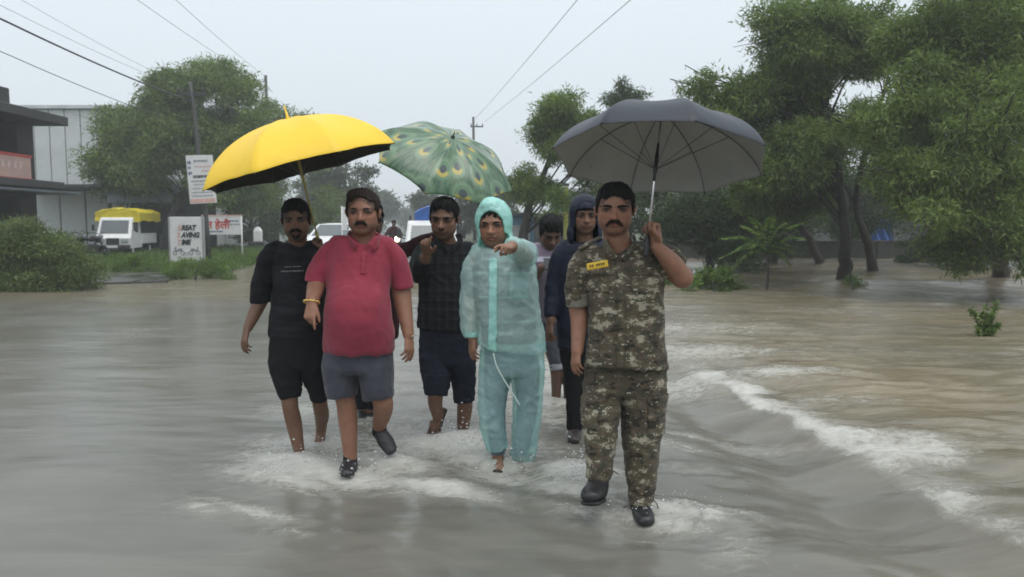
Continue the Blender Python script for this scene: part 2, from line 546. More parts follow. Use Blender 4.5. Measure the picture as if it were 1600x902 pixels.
def panel(V, F, keep, off, name, mats, parent):
    """a second layer of cloth sewn on: the faces of a garment chosen by keep, lifted by off and closed at the rim"""
    N = vnormals(V, F); C = V[F].mean(1); m = keep(C, N[F].mean(1)); G = F[m]
    if len(G) == 0: return None
    ids, inv = np.unique(G, return_inverse=True); G = inv.reshape(-1, 4); n = len(ids)
    P = np.concatenate([V[ids] + N[ids] * off, V[ids] - N[ids] * .002])
    e = np.concatenate([G[:, [0, 1]], G[:, [1, 2]], G[:, [2, 3]], G[:, [3, 0]]])
    key = e[:, 0].astype(np.int64) * n + e[:, 1]; rev = e[:, 1].astype(np.int64) * n + e[:, 0]
    b = e[~np.isin(key, rev)]
    return link(name, mesh(name, P, [G, np.stack([b[:, 1], b[:, 0], b[:, 0] + n, b[:, 1] + n], 1)], mats), parent)
# ------------------------------------------------------------------ people: shared builders
def rot_head(yaw, pitch, roll):
    """rows: to the viewer's right, forward (out of the face), up"""
    y, p, r = R_(yaw), R_(pitch), R_(roll)
    f = np.array([math.sin(y) * math.cos(p), -math.cos(y) * math.cos(p), -math.sin(p)])
    x = np.array([math.cos(y), math.sin(y), 0.0]); u = np.cross(f, x) * -1
    if u[2] < 0: u = -u
    x2 = x * math.cos(r) + u * math.sin(r); u2 = u * math.cos(r) - x * math.sin(r)
    return np.stack([x2, f, u2])

class Fig:
    def __init__(s, label, Y0, bx, by, group=None):
        s.Y0 = Y0; s.s = Y0 / FPX
        s.base = WG(bx, by) if by else np.array([W(bx, 700, Y0)[0], Y0, 0.0])
        s.base[2] = 0.0
        s.root = thing('person', label, 'person', s.base, 0, group)
        s.body = Field(); s.fine = []; s.paint = []; s.spots = []
    def p(s, px, py, dy=0.0): return W(px, py, s.Y0 + dy) - s.base
    def P(s, *pts): return np.array([s.p(*q) for q in pts])
    def r(s, *px): return np.array(px, float) * s.s if len(px) > 1 else px[0] * s.s
    def rows(s, F, rows, k=0.02, sub=3, grow=1.0, **kw):
        """rows of (xl, xr, y, depth half in metres, dy)"""
        P = np.array([s.p((a + b) / 2, y, dy) for a, b, y, d, dy in rows])
        A = np.array([(b - a) / 2 * s.s for a, b, y, d, dy in rows]) * grow
        B = np.array([d for *_, d, dy in rows]) * grow
        kw.setdefault('cap1', (0, 0, -1)); kw.setdefault('cap0', (0, 0, 1)); kw.setdefault('capk', .035)
        F.tube(P, A, B, k=k, sub=sub, **kw); return s
    # ---------------------------------------------------- head
    def head(s, px, py, dy, Hpx, yaw=0, pitch=0, roll=0, neck=None, nr=0.058, wide=1.0, jaw=1.0, ears=True, frown=0.0, line=.30):
        H = Hpx * s.s; C = s.p(px, py, dy); M = rot_head(yaw, pitch, roll)
        s.H, s.C, s.M, s.wide = H, C, M, wide
        B = s.body
        hp = lambda x, y, z: C + H * (x * M[0] + y * M[1] + z * M[2])
        s.hp = hp
        E = lambda c, r, k=0.05, op='u': B.ell(hp(*c), np.array(r) * H, M, k * H, op)
        w = wide
        E((0, -.06, .17), (.325 * w, .41, .33))
        E((0, .06, -.10), (.285 * w, .30, .36), .10)
        E((0, .17, -.40), (.15 * w * jaw, .15, .105), .12)
        for q in (-1, 1):
            E((q * .165 * w, .02, -.25), (.105 * w * jaw, .22, .15), .10)
            E((q * .165 * w, .20, -.10), (.10, .11, .09), .08)
            E((q * .13 * w, .20, -.24), (.09 * jaw, .10, .12), .08)
        B.tube([hp(-.22 * w, .26, .085), hp(-.10, .325, .10), hp(.10, .325, .10), hp(.22 * w, .26, .085)], .045 * H, k=.06 * H, sub=2)
        for q in (-1, 1):
            E((q * .145 * w, .385, .015), (.085, .07, .05), .05, 's')
            E((q * .145 * w, .275, .018), (.072, .062, .05), .02)
            B.tube([hp(q * .075, .335, .03), hp(q * .145 * w, .347, .052), hp(q * .215 * w, .31, .025)], .018 * H, k=.015 * H, sub=2)
            B.tube([hp(q * .08, .325, .0), hp(q * .145 * w, .335, -.018), hp(q * .21 * w, .30, .0)], .016 * H, k=.02 * H, sub=2)
        B.tube([hp(0, .32, .07), hp(0, .375, -.04), hp(0, .435, -.13)], np.array([.04, .042, .058]) * H, k=.04 * H, sub=2)
        for q in (-1, 1): E((q * .058, .375, -.145), (.042, .05, .036), .025)
        E((0, .325, -.235), (.12, .055, .04), .04); E((0, .335, -.262), (.105, .045, .020), .02)
        E((0, .325, -.302), (.09, .055, .024), .02); E((0, .385, -.282), (.11, .04, .009), .008, 's')
        if ears:
            for q in (-1, 1):
                Me = M
                E((q * .325 * w, -.03, -.03), (.028, .085, .125), .02); E((q * .35 * w, -.045, .02), (.03, .075, .08), .02)
        if neck is not None:
            n0 = s.p(*neck)
            B.tube([hp(0, -.10, -.15), hp(0, -.06, -.38), n0], [nr * .95, nr, nr * 1.15], [nr, nr * 1.02, nr * 1.1], k=.06 * H, sub=2)
        s.fine.append((C - np.array([.36, .60, .52]) * H, C + np.array([.36, .1, .30]) * H, 0.0056))
        # what has its own colour: lips, shaved beard; eye sockets painted darker
        def tint(V):
            q = (V - C) @ M.T / H; t = np.ones((len(V), 3))
            face = (q[:, 1] > .1) & (np.abs(q).max(1) < .7)
            lip = np.exp(-((q[:, 0] / .10) ** 4 + ((q[:, 2] + .272) / .042) ** 4)) * face
            t *= 1 - lip[:, None] * np.array([.18, .42, .40])
            if frown >= 0:
                st = sstep(-.18, -.30, q[:, 2]) * sstep(-.62, -.5, q[:, 2]) * sstep(.02, .12, q[:, 1]) * (np.abs(q).max(1) < .75)
                t *= 1 - (.30 + .12 * frown) * (st * (1 - lip))[:, None] * np.array([1, .95, .9])
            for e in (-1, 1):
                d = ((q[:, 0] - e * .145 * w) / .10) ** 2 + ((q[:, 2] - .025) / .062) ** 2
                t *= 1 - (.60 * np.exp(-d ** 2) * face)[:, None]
            e = np.sqrt((q[:, 0] / (.272 * w)) ** 2 + ((q[:, 1] - .46) / .40) ** 2 + ((q[:, 2] - line + .36) / .36) ** 2)
            t *= 1 - (.62 * sstep(.88, 1.02, e + .10 * pnoise(V * 90)) * (q[:, 2] > .05) * (np.abs(q).max(1) < .8))[:, None]
            ck = sum(np.exp(-(((q[:, 0] - a * .19) / .11) ** 2 + ((q[:, 2] + .09) / .10) ** 2)) for a in (-1, 1)) + np.exp(-((q[:, 0] / .07) ** 2 + ((q[:, 2] + .12) / .07) ** 2))
            t *= 1 + (ck * face)[:, None] * np.array([.10, -.04, -.06])
            t *= (1 + .10 * fbm(V * 34, 3) * (np.abs(q).max(1) < .8))[:, None]
            return t
        s.paint.append(tint)
        s.eyes(w)
        return s
    def eyes(s, w):
        for q in (-1, 1):
            m = MB(); r = .060 * s.H
            m.sphere((0, 0, 0), r, 14, 10, 0)
            V = m.v[0]; mi = []
            c = s.hp(q * .145 * w, .2895, .013)
            for f in m.f:
                v = V[f].mean(0); v = v / np.linalg.norm(v)
                a = v @ s.M[1]
                mi.append(1 if a > .80 else 0)
            m.m = mi
            m.build('eye', [M_eye, M_iris], s.root, c, smooth=True)
    def brows(s, mat, w=1.0, th=.026):
        w = s.wide
        for q in (-1, 1):
            m = MB(); m.tube(catmull([s.hp(q * .078, .338, .022), s.hp(q * .145 * w, .352, .044), s.hp(q * .218 * w, .312, .020)], 4), np.array([.006] + [.010] * 7 + [.006]) * s.H, 6); m.build('eyelashes', mat, s.root, smooth=True)
            F = Field()
            F.tube([s.hp(q * .062, .370, .076), s.hp(q * .145 * w, .358, .096), s.hp(q * .238 * w, .272, .066)], np.array([th * 1.1, th * 1.1, th * .6]) * s.H, np.array([th, th, th * .6]) * s.H * .6, v=s.M[1], k=0, sub=3)
            s.part('eyebrow', F, mat, .003, ridge=(.002, 160))
    def moustache(s, mat, th=.042, wd=.15, drop=.055, y=-.21):
        F = Field(); hp = s.hp
        F.tube([hp(-wd, .31, y - drop), hp(-.07, .372, y - .008), hp(0, .388, y + .004), hp(.07, .372, y - .008), hp(wd, .31, y - drop)],
               np.array([th * .45, th, th * .95, th, th * .45]) * s.H, np.array([.02, .032, .03, .032, .02]) * s.H, v=s.M[1], k=0, sub=3)
        o = s.part('moustache', F, mat, .003, ridge=(.004, 140)); s.bristle(o, 420, mat)
    def hair(s, mat, top=.06, side=.03, line=.27, amp=.006, parting=0.0, strands=2600, sweep=(0, -.5, .5), slen=.016):
        F = Field(); hp, H, M, w = s.hp, s.H, s.M, s.wide
        F.ell(hp(0, -.07, .17 + top * .45), np.array([.333 * w + side, .425 + side, .335 + top * .7]) * H, M, 0)
        F.ell(hp(parting, .10, .40 + top * .3), np.array([.24 * w + side, .20, .09 + top * .6]) * H, M, .10 * H)
        F.ell(hp(0, -.24, -.02), np.array([.27 * w, .22 + side, .24]) * H, M, .08 * H)
        for q in (-1, 1): F.ell(hp(q * (.312 * w + side * .6), .06, .06), np.array([.022, .06, .16]) * H, M, .02 * H)
        fr = lambda X, Y, Z: None
        F.ell(hp(0, .46, line - .36), np.array([.272 * w, .40, .36]) * H, M, .03 * H, 's')
        F.ell(hp(0, .38, -.22), np.array([.32 * w, .34, .30]) * H, M, .03 * H, 's')
        for q in (-1, 1):
            F.ell(hp(q * .37 * w, -.05, -.08), np.array([.10, .12, .13]) * H, M, .02 * H, 's')
            F.ell(hp(q * .25 * w, .30, .16), np.array([.09, .12, .10]) * H, M, .03 * H, 's')
        F.cut(hp(0, -.07, -.20), -M[2], .03)
        V, Fc = F.build(.0062); V = relax(V, Fc, 1, .5); N = vnormals(V, Fc)
        V = V + N * (amp * (pnoise(V * np.array([42, 42, 20.]) + s.Y0 * 9) + .6 * pnoise(V * np.array([95, 95, 45.]) + 4)))[:, None]
        # short strands that break the outline
        g = np.random.default_rng(int(s.Y0 * 100)); i = g.integers(0, len(V), strands); n = N[i]
        up = (np.array(sweep) @ M)[None, :] + g.normal(size=(strands, 3)) * .35
        t = up - n * (up * n).sum(1)[:, None]; t /= np.linalg.norm(t, axis=1)[:, None] + 1e-9
        d = t * .85 + n * g.uniform(.1, .55, (strands, 1)); w = np.cross(d, n); w /= np.linalg.norm(w, axis=1)[:, None] + 1e-9
        L = slen * g.uniform(.5, 1.3, (strands, 1)); p = V[i] - n * .003
        T = np.concatenate([p - w * .0014, p + w * .0014, p + d * L]); k = np.arange(strands)
        me = mesh('hair', np.concatenate([V, T]), [Fc, len(V) + np.stack([k, k + strands, k + 2 * strands], 1)], [mat])
        link('hair', me, s.root)
    def bristle(s, o, n, mat, L=.011):
        V, Fc = s.last; N = vnormals(V, Fc); g = np.random.default_rng(n); i = g.integers(0, len(V), n); nn = N[i]
        d = nn * .5 - s.M[2] * .8 + g.normal(size=(n, 3)) * .3; d /= np.linalg.norm(d, axis=1)[:, None]; w = np.cross(d, nn); w /= np.linalg.norm(w, axis=1)[:, None] + 1e-9
        p = V[i] - nn * .003; T = np.concatenate([p - w * .001, p + w * .001, p + d * L * g.uniform(.6, 1.3, (n, 1))]); k = np.arange(n)
        link('whiskers', mesh('whiskers', T, np.stack([k, k + n, k + 2 * n], 1), [mat]), o)['kind'] = 'stuff'
    # ---------------------------------------------------- limbs
    def limb(s, pts, rad, k=0.015, v=(0, 1, 0), sub=3, flat=1.0):
        P = s.P(*pts); A = np.array(rad) * s.s
        s.body.tube(P, A, A * flat, v=v, k=k, sub=sub); return s
    def hand(s, wrist, d, n, side, L=.185, curl=(.3, .35, .4, .45), thumb=(.6, .3, .2), spread=.06, wr=.027, point=False, k=.004):
        """d: finger direction, n: out of the back of the hand, side: +1/-1 where the thumb is along d x n"""
        B = s.body; d = nrm(d); n = nrm(np.asarray(n, float) - d * (np.asarray(n, float) @ d)); t = np.cross(d, n) * side
        q = L / .185; w = np.asarray(wrist, float)
        B.tube([w - d * .02 * q, w + d * .03 * q, w + d * .085 * q], np.array([wr / q, .036, .041]) * q, np.array([wr * .8 / q, .0175, .0135]) * q, v=n, k=.012, sub=2)
        B.ell(w + d * .045 * q + t * .022 * q - n * .012 * q, np.array([.03, .02, .017]) * q, np.stack([d, t, n]), .012)
        bases = ((.088, .031), (.093, .0105), (.089, -.0105), (.080, -.030)); ln = (.070, .079, .073, .057); rr = (.0090, .0093, .0088, .0077)
        for i in range(4):
            b = w + d * bases[i][0] * q + t * bases[i][1] * q
            sp = spread * (1.5 - i); f = nrm(d + t * sp); p = [b - f * .012 * q, b]; c = curl[i]
            ax = np.cross(f, n); ang = 0.0
            for fr, share in ((.44, 1.0), (.31, 1.15), (.25, .75)):
                ang += c * share
                g = f * math.cos(ang) - n * math.sin(ang)
                p.append(p[-1] + g * ln[i] * fr * q)
            r = rr[i] * q
            B.tube(p, [r * 1.05, r * 1.08, r, r * .93, r * .8], k=k, sub=2)
        a, be, ou = thumb
        g = nrm(d * math.cos(a) + t * math.sin(a) - n * ou)
        p0 = w + d * .022 * q + t * .024 * q - n * .006 * q
        p1 = p0 + g * .036 * q
        g2 = nrm(g + (d * .6 - t * .5 - n * .4) * be); p2 = p1 + g2 * .030 * q
        g3 = nrm(g2 + (d * .4 - t * .5 - n * .4) * be); p3 = p2 + g3 * .024 * q
        B.tube([p0, p1, p2, p3], np.array([.0145, .0125, .0108, .0085]) * q, k=.006, sub=2)
        e = w + d * .08 * q; s.fine.append((e - .085 * q, e + .085 * q, .0059))
    def foot(s, ank, d, up=(0, 0, 1), L=.25, w=.046, k=.01, toes=True):
        """bare foot: ankle point, toe direction (horizontal-ish), up of the instep"""
        B = s.body; d = nrm(d); up = nrm(np.asarray(up, float) - d * (np.asarray(up, float) @ d)); t = np.cross(d, up); a = np.asarray(ank, float)
        B.tube([a - d * .045 - up * .05, a + d * .04 - up * .035, a + d * .11 - up * .052, a + d * .165 - up * .062], [.030, .034, w * .95, w], [.032, .036, .024, .014], v=up, k=.02, sub=2)
        if toes:
            for i, x in enumerate((-.034, -.015, .003, .019, .034)):
                b = a + d * .165 + t * x - up * .062
                B.tube([b, b + d * (.050, .050, .044, .038, .03)[i]], [.012 if i == 0 else .0095, .010 if i == 0 else .008], k=.005)
    # ---------------------------------------------------- clothing and other parts
    def part(s, name, F, mat, h=.006, wr=None, ridge=None, hairy=False, parent=None, drop=None, mats=None, lab=None):
        V, Fc = F.build(h if h < .005 else h * 1.72)
        V = relax(V, Fc, 1, .5)
        if wr is not None:
            for k_ in ([wr] if isinstance(wr[0], (int, float)) else wr):
                V = wrinkle(V, Fc, *k_)
        if ridge:
            N = vnormals(V, Fc)
            sc = np.array([1.0, 1.0, .45]) * ridge[1] if hairy else np.ones(3) * ridge[1]
            V = V + N * (ridge[0] * (pnoise(V * sc + s.Y0 * 9) + .6 * pnoise(V * sc * 2.3 + 4)))[:, None]
        if drop is not None:
            m = drop(V, Fc); Fc = Fc[~m]
        me = mesh(name, V, Fc, [mat] if mats is None else mats)
        o = link(name, me, parent if parent is not None else s.root); s.last = (V, Fc)
        if lab: o['label'] = lab
        return o
    def finish(s, mat, h=.0112):
        V, F = s.body.build(h, s.fine)
        V = relax(V, F, 1, .5)
        t = np.ones((len(V), 3))
        for f in s.paint: t *= f(V)
        me = mesh('body', V, F, [mat], attrs={'tint': t})
        return link('body', me, s.root)

def band(F, P, w, th, n, k=0.0):
    """flat strip of cloth along the points, width w, thickness th, facing n"""
    F.tube(P, w / 2, th / 2, v=n, k=k, sub=2)
M_eye = plain('eye_white', (.20, .175, .155), .25, .05)
M_iris = plain('eye_iris', (.016, .010, .008), .15, .05)
M_hair = hair_mat('black_hair', (.0055, .005, .005))
M_hair2 = hair_mat('brown_black_hair', (.020, .013, .010))
# ------------------------------------------------------------------ the man in camouflage under the grey umbrella
def camo_mat():
    t = NT('camouflage_cloth')
    v = t.map((1, 1, 1.9))
    sn = t.node('ShaderNodeVectorMath', operation='SNAP'); t.l.new(v, sn.inputs[0]); sn.inputs[1].default_value = (.0075, .0075, .0075)
    sv = sn.outputs[0]
    n1 = t.noise(8.0, 3.5, .72, vec=sv); n2 = t.noise(15, 3, .7, vec=t.map((1, 1, 1), (3, 7, 5), src=sv)); n3 = t.noise(34, 2, .7, vec=t.map((1, 1, 1), (9, 1, 2), src=sv))
    c = t.ramp(n1, [(0, (.030, .027, .020)), (.42, (.085, .068, .046)), (.52, (.125, .105, .072)), (.575, (.33, .30, .225))], 'CONSTANT')
    g = t.ramp(n2, [(0, 0.0), (.575, 1.0)], 'CONSTANT')
    c = t.mix(g, c, (.058, .060, .040))
    g3 = t.ramp(n3, [(0, 0.0), (.66, 1.0)], 'CONSTANT')
    c = t.mix(g3, c, (.36, .33, .26))
    c = t.mix(1.0, c, t.ramp(t.noise(4, 4), [(.3, .75), (.7, 1.1)]), 'MULTIPLY')
    t.set(color=c, rough=.85, sheen=.1, spec=.2)
    t.bump(t.math('ADD', t.math('MULTIPLY', t.noise(420, 2), .3), t.math('MULTIPLY', t.noise(40, 3), .6)), .3, .006)
    return t.m
M_camo = camo_mat()
M_skinA = skin_mat('brown_skin', (.265, .130, .082))
M_skinB = skin_mat('dark_brown_skin', (.175, .092, .058))
M_skinC = skin_mat('very_dark_skin', (.12, .066, .047))
M_boot = plain('black_leather', (.018, .018, .02), .38, .3, 20, bump=.2, bscale=90)
M_black_cloth = cloth('black_cloth', (.010, .010, .012))
M_tag = plain('yellow_tag', (.62, .40, .03), .6, .08)
M_ink = plain('dark_ink', (.05, .03, .02), .7, .1)

def camo_man():
    f = Fig('man in brown camouflage uniform and black boots holding a grey umbrella', 3.95, 965, 790)
    p = f.p; B = f.body
    f.head(961, 328, 0, 76, yaw=-9, pitch=4, roll=-1, neck=(968, 392, .04), nr=.066, wide=1.17, jaw=1.05)
    # torso under the shirt, arms, legs
    f.rows(B, [(930, 1010, 398, .085, .06), (917, 1030, 425, .10, .06), (928, 1028, 500, .11, .05), (925, 1032, 560, .11, .05), (925, 1032, 585, .10, .06)], sub=2)
    f.limb([(916, 408, .05), (903, 470, .07), (905, 500, .06), (902, 548, .0)], [16, 15, 14, 9.5], flat=1.0)
    f.hand(p(901, 545, 0), p(899, 590, -.04) - p(902, 545, 0), (-.75, -.55, .1), 1, L=.165, curl=(.30, .35, .4, .45), thumb=(.25, .3, .35))
    f.limb([(1030, 408, .05), (1062, 430, .0), (1066, 434, -.03)], [17, 17, 17])
    f.limb([(1066, 432, -.03), (1050, 412, -.06), (1026, 386, -.10)], [14.5, 15.5, 9.5])
    # the hand closed round the shaft
    w = p(1025, 382, -.10)
    f.hand(w, p(1016, 340, -.12) - w, (.50, .62, .1), -1, L=.205, curl=(1.15, 1.15, 1.15, 1.1), thumb=(.35, .6, .9), spread=.02)
    for pts, rad in ([(943, 600, .06), (938, 670, .0), (935, 735, -.06)], [22, 17, 12]), ([(1003, 600, .06), (1002, 690, .03), (1003, 800, .0)], [22, 17, 12]):
        f.limb(pts, rad)
    f.finish(M_skinA)
    f.brows(M_hair, 1.1); f.moustache(M_hair2, .038, .165, .085)
    f.hair(M_hair, top=.05, side=.008, line=.30, amp=.006, sweep=(.2, .1, .9))
    # shirt
    S = Field()
    f.rows(S, [(936, 1000, 384, .075, .05), (914, 1034, 398, .105, .05), (916, 1038, 425, .13, .045), (918, 1037, 470, .145, .03), (917, 1038, 520, .150, .03), (914, 1043, 560, .150, .03), (911, 1047, 582, .150, .03)], k=.03, sub=3)
    S.tube(f.P((928, 396, .05), (910, 412, .05), (902, 446, .065), (904, 476, .07)), f.r(15, 18, 19, 18.5), f.r(20, 21, 20, 19), k=.012, sub=3, cap1=True)
    S.tube(f.P((1018, 396, .05), (1040, 404, .03), (1058, 420, .0)), f.r(17, 22, 22), f.r(18, 22, 22), k=.03, sub=3, cap1=True)
    S.ell(p(968, 374, -.04), (.052, .07, .075), k=.015, op='s')
    a, b = p(911, 576, 0), p(1047, 569, 0)
    S.cut((a + b) / 2, (-.06, 0, -1))
    f.part('shirt', S, M_camo, .0055, wr=[(.013, (7, 5, 8), 1, .6), (.005, (20, 16, 22), 2, .5)])
    Vs, Fs = f.last
    # collar, rolled cuff, straps, pockets, placket
    for sg, pts in ((-1, [(948, 371, .05), (945, 380, -.01), (950, 392, -.068), (962, 403, -.092)]), (1, [(990, 371, .05), (993, 380, -.01), (987, 392, -.068), (973, 404, -.092)])):
        C = Field(); C.tube(f.P(*pts), f.r(7, 8, 8.5, 4.5), .005, v=(sg * .35, -.85, -.35), k=0, sub=3)
        f.part('collar', C, M_camo, .004, wr=(.002, (25, 25, 25), 3))
    C = Field(); C.tube(f.P((903, 457, .066), (904.5, 478, .07)), f.r(19.5, 20), f.r(20, 20.5), k=0, cap0=True, cap1=True)
    C.tube(f.P((903, 450, .066), (904.5, 490, .07)), f.r(15, 15), f.r(15, 15), k=.002, op='s')
    M_lin = cloth('camouflage_lining', (.16, .145, .115))
    f.part('cuff', C, M_lin, .0045, wr=(.004, (14, 14, 22), 4))
    C = Field(); C.tube(f.P((905, 389, .02), (921, 379, .025), (938, 371, .04)), f.r(6, 6.5, 5.5), .006, v=(-.35, -.3, .9), k=0, sub=2)
    f.part('shoulder_strap', C, M_camo, .004)
    C = Field(); C.tube(f.P((1000, 373, .03), (1020, 380, .03), (1038, 389, .02)), f.r(6, 6.5, 5.5), .006, v=(.35, -.3, .9), k=0, sub=2)
    f.part('shoulder_strap', C, M_camo, .004)
    def patch(name, xl, xr, yt, yb, dy, th, mat, n=(0, -1, 0), rollpx=0.0, rnd=.004, lab=None):
        c = p((xl + xr) / 2, (yt + yb) / 2, dy); n = nrm(n); u = nrm(np.cross(n, (0, 0, 1)) * -1)
        if u[0] < 0: u = -u
        rr = math.atan2(rollpx, xr - xl); z = np.cross(u, n); z = z if z[2] > 0 else -z
        u, z = u * math.cos(rr) + z * math.sin(rr), z * math.cos(rr) - u * math.sin(rr)
        F = Field(); F.box(c, ((xr - xl) / 2 * f.s, th, (yb - yt) / 2 * f.s), np.stack([u, n, z]), rnd, 0)
        return f.part(name, F, mat, .004, lab=lab), (c, u, n, z)
    def sewn(name, x0, x1, y0, y1, off=.007):
        a_, b_ = p(x0, y1, -.1), p(x1, y0, -.1)
        panel(Vs, Fs, lambda C, N: (C[:, 0] > a_[0]) & (C[:, 0] < b_[0]) & (C[:, 2] > a_[2]) & (C[:, 2] < b_[2]) & (N[:, 1] < -.1), off, name, [M_camo], f.root)
    sewn('chest_pocket', 918, 954, 420, 458); sewn('chest_pocket', 984, 1021, 420, 458)
    sewn('pocket_flap', 918, 954, 421, 432, .011); sewn('pocket_flap', 984, 1021, 421, 432, .011); sewn('placket', 962, 976, 402, 574, .007)
    t_, (c, u, n, z) = patch('name_tag', 917, 950, 409, 420, -.115, .006, M_tag, (-.25, -1, .1), 6.5, .003)
    mb = MB()
    for i in range(7):
        x = (-.036 + .0115 * i)
        if i == 2: continue
        mb.box(c + u * x + n * .0072, (.0062, .002, .011), rot=np.stack([u, n, z]).T)
        mb.box(c + u * (x + .002) + n * .0072 + z * .005, (.010, .002, .0022), rot=np.stack([u, n, z]).T)
    mb.build('lettering', M_ink, t_)
    C = Field(); C.tube(f.P((1008, 396, -.09), (1007, 418, -.11)), .0055, k=0); f.part('handle_strap', C, M_ink, .003)  # dark stub below the fist: the umbrella's handle strap
    # trousers
    T = Field()
    f.rows(T, [(914, 1044, 560, .125, .05), (911, 1043, 590, .125, .05), (912, 1042, 615, .12, .05)], k=.03, sub=2)
    T.tube(f.P((943, 596, .05), (940, 640, .02), (938, 690, -.02), (937, 722, -.05), (936, 748, -.06)), f.r(32, 29, 24.5, 20.5, 19), f.r(34, 30, 25, 20.5, 20), k=.012, sub=3, cap1=True)
    T.tube(f.P((1005, 596, .05), (1004, 640, .045), (1002, 690, .03), (1002, 740, .01), (1002, 786, .0)), f.r(36, 33.5, 30, 24, 19), f.r(36, 34, 30, 24, 20), k=.010, sub=3, cap1=True)
    f.part('trousers', T, M_camo, .0058, wr=[(.014, (8, 7, 11), 11, .7), (.005, (22, 18, 28), 12, .5)]); Vs, Fs = f.last
    sewn('cargo_pocket', 900, 935, 626, 672, .012); sewn('cargo_pocket', 1014, 1050, 622, 684, .012)
    # boots: one lifted with its toe to the camera, one in the water
    b = Field()
    b.tube(f.P((936, 738, -.055), (935, 755, -.07), (932, 768, -.11)), f.r(16, 16.5, 17), f.r(17, 18, 16), k=.01, sub=2, cap0=True)
    b.tube(f.P((932, 762, -.10), (926, 770, -.20), (922, 776, -.27)), f.r(16, 17.5, 14.5), f.r(13, 12.5, 9), v=(0, .45, .9), k=.02, sub=3)
    o = f.part('boot', b, M_boot, .005, wr=(.003, (18, 18, 18), 3))
    S_ = Field(); S_.tube(f.P((933, 779, -.06), (928, 783, -.18), (923, 787, -.28)), f.r(15, 19, 16), f.r(4, 4, 4), v=(0, .25, .95), k=0, sub=3)
    f.part('sole', S_, plain('rubber_sole', (.012, .012, .012), .6, .3), .005, parent=o)
    b = Field()
    b.tube(f.P((1002, 772, .0), (1002, 792, .0), (1001, 806, .0)), f.r(17.5, 17, 17), f.r(18, 19, 19), k=.01, sub=2, cap0=True)
    b.tube(f.P((1002, 800, -.01), (1006, 808, -.10), (1009, 814, -.17)), f.r(17, 17, 14), f.r(15, 12, 9), v=(0, 0, 1), k=.02, sub=3)
    o2 = f.part('boot', b, M_boot, .005, wr=(.003, (18, 18, 18), 6))
    for q, pts in ((o, [(950, 733, -.08), (960, 737, -.09), (966, 741, -.09)]), (o2, [(1018, 778, -.03), (1026, 787, -.04), (1030, 798, -.04)]), (o2, [(985, 790, -.08), (978, 791, -.08), (974, 794, -.08)])):
        m = MB(); m.tube(f.P(*pts), .0028, 6); m.build('lace', M_ink, q, smooth=True)
    return f
F_camo = camo_man()
# ------------------------------------------------------------------ clothes and shoes shared by the walkers
M_red = cloth('crimson_pique', (.27, .036, .060), .09, bump=.2, wet=.35)
M_grey_shorts = cloth('slate_cloth', (.052, .055, .070), .12, wet=.5)
M_navy = cloth('navy_cloth', (.012, .015, .026), .15)
M_maroon = cloth('maroon_cloth', (.040, .012, .016), .15)
M_navyjk = cloth('navy_jacket', (.010, .013, .027), .15, rough=.55, sheen=0)
M_mauve = cloth('mauve_cloth', (.20, .155, .19), .1)
M_jeans = cloth('grey_denim', (.055, .062, .075), .25)
M_lining = cloth('pale_denim', (.26, .28, .31), .1)
M_gold = plain('gold', (.72, .48, .14), .28, .05, metal=1.0)
M_steel = plain('pale_metal', (.85, .72, .50), .3, .05, metal=.8)
M_sandal = plain('brown_rubber', (.035, .020, .015), .6, .25)
M_print = plain('grey_print', (.28, .28, .29), .8, .1)
def dark_tee():
    t = NT('black_sweater_cloth')
    v = t.map((1.0, 1.0, 4.5)); n = t.noise(4.2, 4, .6, vec=v)
    t.set(color=t.ramp(n, [(.42, (.008, .008, .010)), (.62, (.022, .022, .026))]), rough=.85, spec=.2)
    t.bump(t.math('ADD', t.math('MULTIPLY', t.noise(400, 2), .3), t.noise(30, 3)), .3, .006); return t.m
def check_mat():
    t = NT('black_check_cloth'); x = t.sep()
    def lines(c, per, w):
        a = t.math('FRACT', t.math('ADD', t.math('DIVIDE', c, per), 50.3)); return t.math('LESS_THAN', a, w)
    lx = t.math('MAXIMUM', lines(x[0], .058, .24), t.math('MULTIPLY', lines(x[0], .058, .6), .45))
    lz = t.math('MAXIMUM', lines(x[2], .066, .22), t.math('MULTIPLY', lines(x[2], .066, .6), .45))
    n = t.math('MULTIPLY', t.math('ADD', lx, lz), .5)
    t.set(color=t.ramp(n, [(0, (.006, .006, .008)), (.35, (.010, .011, .013)), (1, (.021, .027, .028))]), rough=.85, spec=.2)
    t.bump(t.math('ADD', t.math('MULTIPLY', t.noise(400, 2), .3), t.noise(30, 3)), .3, .006); return t.m
M_tee = dark_tee(); M_check = check_mat()

def shoe(f, ank, toe, w, h, mat, sock=None, sockr=9, name='shoe', up=(0, .2, .95)):
    a, t = f.p(*ank), f.p(*toe); d = t - a
    F = Field()
    F.tube([a, a + d * .45, a + d * .9], np.array([w * .82, w, w * .82]) * f.s, np.array([h, h * .8, h * .5]) * f.s, v=up, k=.02, sub=3)
    F.tube([a, f.p(ank[0], ank[1] - h * .9, ank[2])], f.r(w * .75, w * .7), f.r(w * .8, w * .75), k=.02)
    o = f.part(name, F, mat, .005, wr=(.003, (18, 18, 18), 3))
    if sock is not None:
        S = Field(); S.tube([f.p(ank[0], ank[1] - h * 1.9, ank[2]), a], f.r(sockr, sockr * 1.1), k=0, cap0=True)
        f.part('sock', S, sock, .0045, parent=o)
    return o

